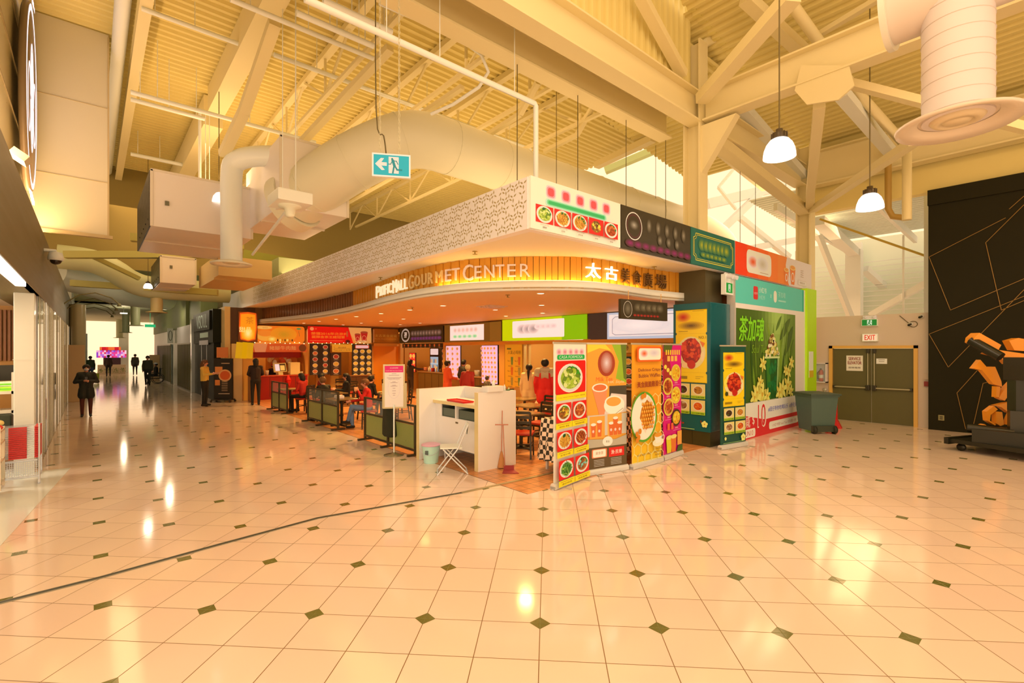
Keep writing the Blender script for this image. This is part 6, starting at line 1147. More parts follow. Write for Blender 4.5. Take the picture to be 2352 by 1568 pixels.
# dark store
mb = MB(); mb.box(3.85, 4.15, 23.4, 28.3, 0, 3.75); mb.box(3.8, 4.1, 23.3, 28.4, 2.4, 3.8); struct('wall_dark_shop', mb, mat('black_store', (34, 30, 12), .5, spec=.12))
g = G('store_sign', (3.78, 25.6, 2.7), 'black shop sign with tall slim silver letters and two white plates', 'sign')
mb = MB(); mb.box(3.72, 3.82, 23.6, 27.6, 2.95, 3.75); g.part('sign_box', mb, mat('black_store', (28, 24, 8), .5, spec=.12))
A = Art(4.0, .8); A.text('VISOUL', 2.1, .1, .6, (215, 200, 150), w_=2.7); A.build('lettering', g.last, (3.72, 27.6, 2.95), (0, -1, 0), (0, 0, 1), off=g.l)
A = Art(2.6, .6); A.rect(.2, .34, 2.1, .22, (215, 205, 150)); A.rect(0, .02, 2.3, .2, (245, 205, 170)); A.build('plates', g.last, (3.79, 26.6, 2.3), (0, -1, 0), (0, 0, 1), off=g.l)
mb = MB(); mb.tube([(3.8, 25.0, .9), (3.8, 25.0, 1.5)], .02, 8); mb.box(3.83, 3.85, 24.98, 25.02, 0, 2.4); mb.box(3.83, 3.85, 26.3, 26.34, 0, 2.4); g.part('door_handle', mb, mat('chrome', (235, 205, 180), .3, .5))
# corridor end: screens, planters, posts
g = G('led_screen', (1.35, 56, 1.3), 'wide pink and violet video screen at the corridor end', 'screen')
mb = MB(); mb.box(.33, 2.4, 56, 56.3, 1.4, 2.05); mb.box(.55, 2.0, 55.9, 56.2, 2.05, 2.35); g.part('case', mb, mat('screen_case', (80, 40, 40), .4)); mb = MB(); mb.box(.8, 2.0, 56.02, 56.2, 0, 1.4); g.part('stand', mb, mat('screen_case', (80, 40, 40), .4))
A = Art(2.07, .65); rn = random.Random(2)
for i in range(16):
    for j in range(4): A.rect(i*2.07/16, j*.65/4, 2.07/16, .65/4, ((150, 70, 210), (240, 60, 150), (250, 170, 220), (220, 40, 90), (190, 120, 230), (255, 210, 230))[rn.randrange(6)], True)
A.build('lower_screen', g.last, (.33, 56, 1.4), (1, 0, 0), (0, 0, 1), off=g.l, emit=1)
A = Art(1.45, .28)
for i in range(10): A.rect(i*.145, 0, .145, .28, ((230, 40, 30), (245, 110, 50), (210, 20, 40))[rn.randrange(3)], True)
A.build('upper_screen', g.last, (.55, 55.9, 2.07), (1, 0, 0), (0, 0, 1), off=g.l, emit=1)
mb = MB(); mb.cbox(.4, 2.3, 54.8, 55.3, 0, .8, .03); one('long_planter', mb, mat('planter', (225, 170, 110), .5), 'long low planter box in front of the video screen', 'planter')
for i, x in enumerate((.6, 1.1, 1.6, 2.1)):
    mb = MB(); rn = random.Random(i)
    for k in range(40):
        a = rn.random()*6.28; r = rn.random()*.22; b_ = rn.random()*.4; p = Vector((x+r*math.cos(a), 54.4+r*.5*math.sin(a), .1+b_)); d = Vector((rn.uniform(-1, 1), rn.uniform(-1, 1), rn.uniform(0, 1))).normalized()*.12; s_ = Vector((-d.y, d.x, 0))*.4; mb.add([p, p+d*.5+s_, p+d, p+d*.5-s_], [(0, 1, 2, 3)])
    one('green_bush', mb, mat('bush_leaf', (110, 120, 30), .6), 'round green bush before the long planter at the corridor end', 'plant', 'bushes at the corridor end')
for x0, x1, y, z1, c_, lab in ((3.0, 3.55, 41, 1.75, (225, 160, 90), 'tan kiosk at the right of the corridor end'), (-.6, -.2, 44, 3.2, (240, 215, 190), 'pale pillar at the left of the corridor end'), (1.9, 2.6, 57, 4.7, (250, 225, 200), 'white pillar behind the video screen')):
    mb = MB(); mb.cbox(x0, x1, y, y+.5, 0, z1, .02); one('kiosk' if 'kiosk' in lab else 'pale_pillar', mb, mat('far_item', c_, .5), lab, 'kiosk' if 'kiosk' in lab else 'pillar')
for i in range(4):
    y = 22.5+i*2.6; mb = MB(); mb.tube([(-.72, y, 3.65), (-.62, y, 3.75), (-.3, y, 4.0), (.1, y, 4.1), (.55, y, 3.95), (.75, y, 3.75)], .022, 6); mb.lathe([(0, 0), (.07, 0), (.04, .1), (0, .1)], (.76, y, 3.66), 12)
    one('arched_lamp', mb, mat('lamp_arm', (120, 100, 50), .4), 'arched arm lamp above the left corridor wall', 'lamp', 'arched lamps on the left wall')
p = at(345, 748, 34); mb = MB(); mb.box(p.x-.01, p.x+.01, p.y, p.y+.02, p.z, 4.72 if p.y > 36 else 6.0); mb.box(p.x-.3, p.x+.3, p.y, p.y+.05, p.z-.1, p.z+.1); one('far_exit_light', mb, mat('exit_green', (40, 190, 120), .4, emit=1), 'tiny green exit light far down the corridor', 'sign')
# poster stand on wheels and boards beside it
g = G('poster_stand', onZ(512, 923), 'black wheeled poster stand with an orange bowl photo', 'stand'); p0 = onZ(491, 923); p1 = onZ(534, 923); u_ = (p1-p0); W_ = u_.length; u_.normalize(); n_ = Vector((u_.y, -u_.x, 0))
mb = MB(); mb.slab([p0+Z*.12, p1+Z*.12, p1+Z*1.75, p0+Z*1.75], -n_, .06); g.part('panel', mb, mat('poster_black', (45, 34, 18), .4))
A = Art(W_, 1.63); A.rect(.05, 1.0, .3, .3, (250, 140, 60)); A.ell(W_*.6, .95, .26, .24, (250, 160, 80)); A.ell(W_*.6, .95, .2, .18, (235, 90, 30)); A.rect(.05, .55, .2, .22, (245, 130, 50)); A.rect(W_*.4, 1.42, W_*.45, .03, (220, 160, 100))
for i in range(7): A.rect(W_*.42, .75-i*.07, W_*.32, .02, (220, 160, 100))
A.rect(W_*.25, .2, W_*.6, .03, (220, 170, 120)); A.build('poster_print', g.last, p0+Z*.12, u_, (0, 0, 1), off=g.l)
mb = MB(); mb.slab([p0+Z*.08-n_*.2, p1+Z*.08-n_*.2, p1+Z*.08+n_*.2, p0+Z*.08+n_*.2], (0, 0, 1), .04)
for q_ in (p0, p1):
    for s_ in (-.18, .18): mb.ball(q_+n_*s_+Z*.045, .045, n=8)
g.part('wheeled_base', mb, mat('poster_black', (60, 44, 24), .4))
mb = MB(); q0 = p0+u_*.1-n_*.02; mb.slab([q0+Z*1.78, q0+u_*.45+Z*1.78, q0+u_*.45+Z*2.2, q0+Z*2.2], -n_, .03); one('food_picture', mb, mat('food_orange', (235, 120, 50), .5), 'small orange food picture standing on top of the poster stand', 'picture')
for i, (px, c_, lab) in enumerate(((520, (250, 190, 110), 'cream'), (548, (240, 160, 60), 'orange'))):
    a = onY(px, 900, 22.3); mb = MB(); x_ = 4.32+i*.42; mb.box(x_, x_+.38, 22.42+i*.06, 22.48+i*.06, 0, 2.35); one('leaning_board', mb, mat('board_tone', c_, .5), lab+' tall board standing upright behind the poster stand', 'board')
for i, px in enumerate((553, 567)):
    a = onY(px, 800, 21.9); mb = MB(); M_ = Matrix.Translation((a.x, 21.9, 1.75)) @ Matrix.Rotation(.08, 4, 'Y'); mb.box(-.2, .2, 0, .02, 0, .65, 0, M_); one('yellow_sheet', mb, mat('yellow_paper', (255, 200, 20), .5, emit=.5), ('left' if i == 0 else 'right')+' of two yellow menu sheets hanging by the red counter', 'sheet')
mb = MB(); mb.cbox(4.82, 5.1, 21.3, 22.05, .004, 1.35, .02); one('carton_stack', mb, mat('carton', (170, 95, 35), .6), 'tall brown carton standing left of the red counter', 'carton')
for i, (x, y, z) in enumerate(((2.6, 26.0, 4.4), (2.7, 31.5, 4.3), (1.2, 29.0, 4.6), (1.5, 38, 4.3))):
    mb = MB(); mb.cbox(x-.18, x+.18, y-.06, y+.06, z, z+.06, .01); mb.tube([(x, y, z+.05), (x, y, 6.0 if y < 36 else 4.72)], .008, 5, 1)
    o = one('corridor_lamp', mb, [mat('tube_glow', (255, 240, 220), .4, emit=2), mSteel2], 'small bright lamp hung among the corridor ducts', 'lamp', 'small lamps among the corridor ducts'); l = bpy.data.lights.new('lamp_light', 'POINT'); l.energy = 55; l.color = (1, .78, .5); l.shadow_soft_size = .08; q_ = bpy.data.objects.new('lamp_light', l); COL.objects.link(q_); q_.parent = o; q_.location = (0, 0, -.12)
mb = MB(); mb.cbox(3.7, 3.98, 28.28, 28.68, 0, 3.6, .02); struct('pillar', mb, mat('polished_pilaster', (245, 215, 170), .12, .6))
# ---------------------------------------------------------------- furniture
mBlk = mat('black_lacquer', (48, 34, 14), .35); mSeat = mat('red_vinyl', (185, 35, 12), .3); mTop = mat('table_top', (150, 105, 50), .18)
def make_chair(x, y, rz, label, seat=mSeat, group=None):
    e = empty('dining_chair', (x, y, .004), rz, label, 'chair', group)
    mb = MB(); mb.cbox(-.21, .21, -.2, .22, .44, .49, .02); mb.build('seat', seat, e)
    for sx in (-1, 1):
        mb = MB(); mb.bar((sx*.18, .18, 0), (sx*.17, .17, .44), .032, .032); mb.build('leg', mBlk, e)
        mb = MB(); mb.bar((sx*.19, -.24, 0), (sx*.18, -.19, .44), .032, .032); mb.bar((sx*.18, -.19, .44), (sx*.18, -.25, .9), .032, .032); mb.build('leg', mBlk, e)
    mb = MB(); mb.bar((-.17, .17, .2), (.17, .17, .2), .02, .02); mb.bar((-.17, -.21, .2), (.17, -.21, .2), .02, .02); mb.bar((-.175, .17, .26), (-.175, -.2, .26), .02, .02); mb.bar((.175, .17, .26), (.175, -.2, .26), .02, .02); mb.bar((-.17, .18, .42), (.17, .18, .42), .03, .04); mb.build('stretcher', mBlk, e)
    mb = MB()
    for z in (.6, .7, .8, .89): mb.bar((-.18, -.2-(z-.44)*.13, z), (.18, -.2-(z-.44)*.13, z), .02, .055)
    mb.build('backrest', mBlk, e); return e
def make_table(x, y, rz, label, s_=.36):
    e = empty('dining_table', (x, y, .004), rz, label, 'table')
    mb = MB(); mb.cbox(-s_, s_, -s_, s_, .72, .755, .008); mb.build('tabletop', mTop, e)
    mb = MB(); mb.tube([(0, 0, .03), (0, 0, .72)], .04, 12); mb.box(-.2, .2, -.03, .03, .69, .72); mb.box(-.03, .03, -.2, .2, .69, .72); mb.build('pedestal', mBlk, e)
    mb = MB(); mb.bar((-.3, 0, .025), (.3, 0, .025), .06, .04); mb.bar((0, -.3, .025), (0, .3, .025), .06, .04)
    mb.build('base', mBlk, e); return e
make_table(6.95, 7.75, 0, 'brown-topped table nearest the white kiosk, right of it'); make_table(8.1, 8.7, 0, 'second brown-topped table behind the one by the kiosk'); make_table(9.1, 10.0, 0, 'third brown-topped table, in front of the couple at the drinks stall')
for x, y, a, l in ((6.42, 7.1, -.9, 'ladder-back chair with a red seat closest to the kiosk side panel'), (7.3, 7.15, .5, 'ladder-back chair with a red seat just left of the checkered table'), (7.6, 7.85, 1.6, 'ladder-back chair at the right side of the nearest brown table'), (6.4, 8.3, -2.2, 'ladder-back chair tucked behind the nearest brown table'), (8.2, 8.0, .2, 'ladder-back chair seen between the first and second brown tables'), (8.75, 8.9, 1.6, 'ladder-back chair right of the second brown table'), (8.0, 9.45, 3.1, 'ladder-back chair behind the second brown table'), (9.75, 10.1, 1.5, 'ladder-back chair beside the third brown table')): make_chair(x, y, a, l)
e = empty('cushioned_chair', (9.15, 10.75, .004), PI, 'burgundy cushioned chair with a rounded back by the drinks stall', 'chair')
mb = MB(); mb.cbox(-.22, .22, -.2, .24, .42, .5, .03); mb.build('seat', mat('burgundy', (125, 18, 12), .5), e)
mb = MB(); P_ = [(-.2, .5)]+[(-.2*math.cos(a*PI/8), .75+.25*math.sin(a*PI/8)) for a in range(9)]+[(.2, .5)]; mb.slab([(x, -.22, z) for x, z in P_], (0, -1, 0), .06); mb.build('backrest', mat('burgundy', (125, 18, 12), .5), e)
mb = MB(); [mb.bar((sx*.19, sy*.19, 0), (sx*.19, sy*.19, .43), .025, .025) for sx in (-1, 1) for sy in (-1, 1)]; mb.build('frame', mBlk, e)
# checkered tablecloth table
mCk, nt, b, M, mix, xyz = nodes('checkered_cloth', .7)
ck = nt.nodes.new('ShaderNodeTexChecker'); ck.inputs['Scale'].default_value = 1/.075; ck.inputs['Color1'].default_value = (.93, .78, .66, 1); ck.inputs['Color2'].default_value = (.03, .025, .015, 1)
gq = nt.nodes.new('ShaderNodeNewGeometry'); nt.links.new(gq.outputs['Position'], ck.inputs['Vector']); nt.links.new(ck.outputs['Color'], b.inputs['Base Color'])
g = G('cloth_table', (7.4, 5.85, .004), 'long table under a black and white checkered cloth behind the roll-up banners', 'table')
mb = MB(); top = [(6.0, 5.55), (8.8, 5.55), (8.8, 6.15), (6.0, 6.15)]; per = []
for (xa, ya), (xb, yb) in zip(top, top[1:]+top[:1]): per += [(xa+(xb-xa)*k/14, ya+(yb-ya)*k/14) for k in range(14)]
rings = []; cx_, cy_ = 7.4, 5.85
for z, f_ in ((.9, 0), (.88, .015), (.6, .05), (.3, .09), (.2, .11)):
    rg = []
    for i, (x, y) in enumerate(per):
        nx = (1 if x > 8.79 else -1 if x < 6.01 else 0); ny = (1 if y > 6.14 else -1 if y < 5.56 else 0); wv = f_*(1+.5*math.sin(i*1.9)); rg.append((x+nx*wv, y+ny*wv, z))
    rings.append(rg)
n = len(per); vs = [v for r_ in rings for v in r_]; mb.add(vs, [(k*n+i, k*n+(i+1) % n, (k+1)*n+(i+1) % n, (k+1)*n+i) for k in range(4) for i in range(n)]+[tuple(range(n))], 0, True); g.part('tablecloth', mb, mCk)
mb = MB(); [mb.box(x, x+.04, y, y+.04, .004, .86) for x in (6.05, 8.7) for y in (5.6, 6.06)]; mb.box(6.02, 8.78, 5.57, 6.13, .84, .885); g.part('table_frame', mb, mat('frame_white', (235, 195, 150), .5))
mb = MB(); mb.cbox(6.3, 6.7, 5.68, 6.0, .004, .2, .01); one('floor_box', mb, mat('carton_white', (240, 205, 165), .5), 'pale box on the floor under the checkered tablecloth', 'box')
for k in range(8): mb = MB(); mb.lathe([(0, 0), (.11, .002), (.13, .018), (.125, .02), (0, .008)], (7.15, 5.8, .9+k*.016), 20); one('plate', mb, mat('plate_white', (240, 205, 165), .3), 'plate in the stack on the checkered table behind the banners', 'plate', 'stacked plates on the checkered table')
# white kiosk
mKi = mat('kiosk_white', (252, 214, 168), .35); mEd = mat('kiosk_edge', (240, 190, 110), .4)
g = G('service_kiosk', (5.3, 7.5, .0), 'white U-shaped self-service kiosk with two open compartments', 'kiosk')
mb = MB(); mb.box(4.74, 5.88, 8.2, 8.3, .0, 1.35); g.part('side_panel', mb, mKi); mb = MB(); mb.box(4.735, 4.74, 8.2, 8.3, 0, 1.35); g.part('edge_band', mb, mEd, parent=g.last)
mb = MB(); mb.box(5.02, 5.88, 6.7, 6.8, .0, 1.36); g.part('side_panel', mb, mKi); mb = MB(); mb.box(5.015, 5.02, 6.7, 6.8, 0, 1.36); g.part('edge_band', mb, mEd, parent=g.last)
mb = MB(); mb.box(5.8, 5.88, 6.8, 8.2, 0, 1.35); g.part('back_panel', mb, mKi)
mb = MB(); mb.box(5.05, 5.8, 6.8, 8.2, 1.07, 1.13); g.part('desktop', mb, mKi); mb = MB(); mb.box(5.045, 5.05, 6.8, 8.2, 1.07, 1.13); g.part('edge_band', mb, mEd, parent=g.last)
mb = MB(); mb.box(5.1, 5.8, 7.48, 7.52, .83, 1.07); mb.box(5.1, 5.12, 7.98, 8.2, .83, 1.07); mb.box(5.1, 5.8, 6.8, 8.2, .8, .829); g.part('divider', mb, mKi)
mb = MB(); mb.box(5.1, 5.12, 6.8, 8.2, .27, .8); mb.box(5.095, 5.1, 7.42, 7.5, .74, .77, 1); g.part('lower_panel', mb, [mKi, mat('latch_black', (110, 80, 40), .4)])
for y in (6.95, 8.0): mb = MB(); mb.tube([(5.2, y, .004), (5.2, y, .27)], .025, 10); g.part('leg', mb, mat('chrome', (235, 205, 180), .3, .5))
for y0, y1, l in ((6.86, 7.44, 'right'), (7.56, 8.0, 'left')):
    mb = MB(); mb.box(5.13, 5.75, y0, y0+.01, .835, 1.0); mb.box(5.13, 5.75, y1-.01, y1, .835, 1.0); mb.box(5.13, 5.14, y0, y1, .835, .99); mb.box(5.74, 5.75, y0, y1, .835, .99); mb.box(5.13, 5.75, y0, y1, .832, .84); one('storage_tub', mb, mat('grey_tub', (92, 90, 62), .4), 'dark grey tub in the %s compartment of the white kiosk' % l, 'tub')
mb = MB(); mb.cbox(-.3, .3, -.11, .11, 0, .02, .008); mb.box(-.3, .3, -.115, -.1, .01, .035); mb.box(-.3, .3, .1, .115, .01, .035); mb.box(-.305, -.29, -.11, .11, .01, .035); mb.box(.29, .305, -.11, .11, .01, .035)
o = mb.build('serving_tray', mat('red_plastic', (230, 30, 18), .35)); o.location = (5.2, 7.5, 1.13); o.rotation_euler = (0, 0, 1.5); props(o, 'red serving tray lying on the white kiosk desktop', 'tray')
g = G('tissue_box', (5.5, 6.75, 1.36), 'white box with a small dispenser on top of the kiosk side panel', 'box'); mb = MB(); mb.cbox(5.2, 5.56, 6.66, 6.84, 1.36, 1.46, .01); g.part('case', mb, mKi); mb = MB(); mb.lathe([(0, 0), (.03, 0), (.03, .07), (.012, .09), (.012, .12), (0, .12)], (5.42, 6.78, 1.46), 12); g.part('dispenser', mb, mKi)
mb = MB(); mb.lathe([(0, 0), (.025, 0), (.025, .07), (.01, .09), (.01, .11), (0, .11)], (5.65, 6.75, 1.36), 12); one('sanitizer_bottle', mb, mat('bottle_clear', (245, 215, 170), .2), 'small pump bottle on the kiosk side panel beside the white box', 'bottle')
mb = MB(); mb.box(5.7, 5.76, 6.72, 6.78, 1.36, 1.38); mb.tube([(5.72, 6.72, 1.37), (5.78, 6.78, 1.4)], .012, 6); one('clip', mb, mat('green_metal', (90, 110, 60), .4), 'small dark clip at the right end of the kiosk side panel', 'clip')
# bucket
c_ = onZ(990, 1062); g = G('bucket', c_, 'mint green plastic bucket with a pink lid beside the white kiosk', 'bucket')
mb = MB(); mb.lathe([(0, 0), (.125, 0), (.13, .01), (.165, .32), (.17, .34), (.16, .34)], c_, 28); g.part('body', mb, mat('mint_plastic', (205, 225, 185), .4))
mb = MB(); mb.lathe([(0, .365), (.12, .365), (.165, .35), (.18, .345), (.182, .325), (.17, .325)], c_, 28); g.part('lid', mb, mat('pink_plastic', (245, 165, 150), .4))
mb = MB(); a0 = Vector((R[0], R[1], 0)); mb.tube([c_+a0*.17*math.cos(t)-Vector((F[0], F[1], 0))*.19+Z*(.31-.14*math.sin(t)) for t in [k*PI/10 for k in range(11)]], .004, 6); g.part('handle', mb, mat('chrome', (200, 180, 150), .3, .5))
mb = MB(); q_ = c_-Vector((F[0], F[1], 0))*.156-a0*.055; mb.slab([q_-a0*.03+Z*.17, q_+a0*.03+Z*.17, q_+a0*.03+Z*.25, q_-a0*.03+Z*.25], (-F[0], -F[1], 0), .004); g.part('paper_label', mb, mat('label_dark', (90, 90, 70), .4))
# folding chair
e = empty('folding_chair', (4.68, 7.0, 0), math.radians(58), 'white slatted folding chair in front of the kiosk', 'chair')
mW = mat('chair_white', (252, 220, 190), .4); mT = mat('chair_tube', (235, 205, 165), .3, .4)
mb = MB(); mb.cbox(-.19, .19, -.17, .2, .435, .455, .008); mb.build('seat', mW, e)
mb = MB()
for i in range(16): a = i*2*PI/15
mb.add([(x, -.2-.05*abs(math.cos(x*5))-(z-.6)*.12, z) for z in (.68, .83) for x in [-.2+.04*k for k in range(11)]]+[(x, -.215-.05*abs(math.cos(x*5))-(z-.6)*.12, z) for z in (.68, .83) for x in [-.2+.04*k for k in range(11)]], [(k, k+1, k+12, k+11) for k in range(10)]+[(22+k+11, 22+k+12, 22+k+1, 22+k) for k in range(10)]+[(k, 22+k, 23+k, 1+k) for k in range(10)]+[(11+k, 12+k, 34+k, 33+k) for k in range(10)]); mb.build('backrest', mW, e)
for sx in (-1, 1):
    mb = MB(); mb.tube([(sx*.2, .24, .012), (sx*.2, -.1, .44), (sx*.2, -.27, .84)], .012, 10); mb.build('leg', mT, e)
    mb = MB(); mb.tube([(sx*.185, -.26, .012), (sx*.185, .15, .43)], .012, 10); mb.build('leg', mT, e)
mb = MB(); mb.tube([(-.2, .24, .012), (.2, .24, .012)], .012, 8); mb.tube([(-.185, -.26, .012), (.185, -.26, .012)], .012, 8); mb.build('crossbar', mT, e)
# broom and dustpan
c_ = onZ(1152, 1075); g = G('broom', c_, 'straw broom with a thin red handle leaning on the kiosk side panel', 'broom'); t_ = c_+Vector((.02, .06, 0)); t_.y = 6.67
mb = MB(); mb.tube([c_+Z*.3, Vector((t_.x, 6.66, 1.02))], .008, 8); g.part('handle', mb, mat('red_stick', (200, 110, 70), .4)); mb = MB(); mb.tube([c_+Z*.3, c_+Z*.2, c_+Z*.02], .05, 10, rs=[.015, .04, .08]); g.part('bristles', mb, mat('straw', (200, 120, 55), .8))
c2 = onZ(1170, 1085); g = G('dustpan', c2, 'dark red dustpan with an upright handle on the quarry tiles', 'dustpan'); mb = MB(); u_ = Vector((R[0], R[1], 0)); f_ = Vector((F[0], F[1], 0)); mb.slab([c2-u_*.12-f_*.1+Z*.006, c2+u_*.16-f_*.1+Z*.006, c2+u_*.08+f_*.14+Z*.006, c2-u_*.1+f_*.14+Z*.006], (0, 0, 1), .012)
mb.slab([c2-u_*.1+f_*.14+Z*.006, c2+u_*.08+f_*.14+Z*.006, c2+u_*.08+f_*.14+Z*.09, c2-u_*.1+f_*.14+Z*.09], f_, .01); g.part('pan', mb, mat('dark_red_plastic', (170, 50, 40), .4)); mb = MB(); p0 = c2-u_*.08+f_*.13+Z*.08; mb.tube([p0, p0-u_*.03+Z*.72], .008, 8); mb.tube([p0-u_*.17+Z*.72, p0+u_*.06+Z*.72], .01, 8); g.part('handle', mb, mat('red_stick', (200, 110, 70), .4))
# information stand
c_ = onZ(905, 1045); g = G('notice_stand', c_, 'chrome floor stand holding a pink-headed directory notice', 'sign')
mb = MB(); mb.lathe([(0, 0), (.2, 0), (.2, .012), (.06, .03), (.03, .06), (0, .06)], c_, 32); g.part('base', mb, mat('chrome_dark', (170, 140, 90), .2, .7)); mb = MB(); mb.tube([c_+Z*.04, c_+Z*1.0], .018, 12); g.part('pole', mb, mat('chrome', (240, 215, 190), .25, .5))
u_ = Vector((math.cos(math.radians(-28)), math.sin(math.radians(-28)), 0)); n_ = Vector((u_.y, -u_.x, 0)); o_ = c_-u_*.21+Z*.93
mb = MB(); mb.slab([o_, o_+u_*.42, o_+u_*.42+Z*.88, o_+Z*.88], -n_, .04); mb.slab([o_-u_*.02-n_*.04+Z*0, o_+u_*.46-n_*.04, o_+u_*.46-n_*.04+Z*.5, o_-u_*.02-n_*.04+Z*.5], -n_, .03); g.part('frame', mb, mat('frame_bronze', (190, 150, 90), .3, .5))
A = Art(.36, .82); A.rect(0, 0, .36, .82, (252, 212, 205)); A.rect(0, .69, .36, .13, (235, 5, 90)); A.text('太古美食廣場', .18, .765, .025, (255, 205, 205)); A.text('Pacific Mall Gourmet Center', .18, .715, .018, (255, 205, 205), w_=.32)
for y, l_ in ((.66, .09), (.63, .2), (.58, .28), (.555, .22), (.5, .06), (.48, .14), (.43, .07), (.41, .13), (.37, .05), (.32, .07), (.27, .06), (.23, .04)): A.rect(.18-l_/2, y, l_, .007, (165, 115, 105))
A.ring(.18, .37, .12, .2, .003, (225, 180, 165)); A.build('notice_print', g.last, o_+u_*.03+Z*.03, u_, (0, 0, 1), off=g.l)
# glass barriers
mRail = mat('barrier_black', (60, 44, 18), .4); mFr = mat('frosted_panel', (150, 140, 60), .3); mCl = mat('clear_pane', (200, 180, 140), .05, alpha=.18)
def barrier(y0, y1, x0, x1, label, nb_=2, h=1.0):
    g = G('glass_barrier', ((x0+x1)/2, (y0+y1)/2, .004), label, 'barrier'); P0 = Vector((x0, y0, .004)); P1 = Vector((x1, y1, .004)); d = (P1-P0)
    for k in range(nb_+1):
        p = P0+d*k/nb_; mb = MB(); mb.bar(p, p+Z*h, .05, .05); mb.box(p.x-.18, p.x+.18, p.y-.03, p.y+.03, .004, .04); g.part('post', mb, mRail)
    mb = MB()
    for z in (.1, .62, h-.02): mb.bar(P0+Z*z, P1+Z*z, .04, .04)
    g.part('rail', mb, mRail)
    for k in range(nb_):
        a = P0+d*(k+.06)/nb_; c_ = P0+d*(k+.94)/nb_; mb = MB(); mb.bar(a+Z*.36, c_+Z*.36, .012, .46); g.part('frosted_panel', mb, mFr); mb = MB(); mb.bar(a+Z*.8, c_+Z*.8, .008, .32); g.part('glass_pane', mb, mCl)
barrier(16.9, 18.6, 4.86, 4.84, 'dark glass barrier nearest the red stall'); barrier(12.6, 14.8, 4.88, 4.84, 'dark glass barrier in the middle, in front of the drinking woman'); barrier(8.55, 10.85, 4.86, 4.84, 'dark glass barrier with frosted panels behind the directory stand')
mb = MB(); c_ = Vector((4.84, 9.6, 0)); prof = [(.05, 1.06), (.13, 1.03), (.16, .95), (.17, .75), (.2, .5), (.21, .3), (.17, .26)]
n = 20; vs = []
for r_, z in prof:
    for j in range(n): a = 2*PI*j/n; q_ = 1+.12*math.sin(5*a+z*4); vs.append((c_.x-.03+r_*.55*q_*math.cos(a), c_.y+r_*1.1*q_*math.sin(a)-(1-z)*.08, z))
mb.add(vs, [(i*n+j, i*n+(j+1) % n, (i+1)*n+(j+1) % n, (i+1)*n+j) for i in range(len(prof)-1) for j in range(n)]+[tuple(range(n))], 0, True); one('hung_jacket', mb, mat('olive_black_cloth', (42, 38, 14), .8), 'dark olive jacket draped over the barrier behind the directory stand', 'jacket')
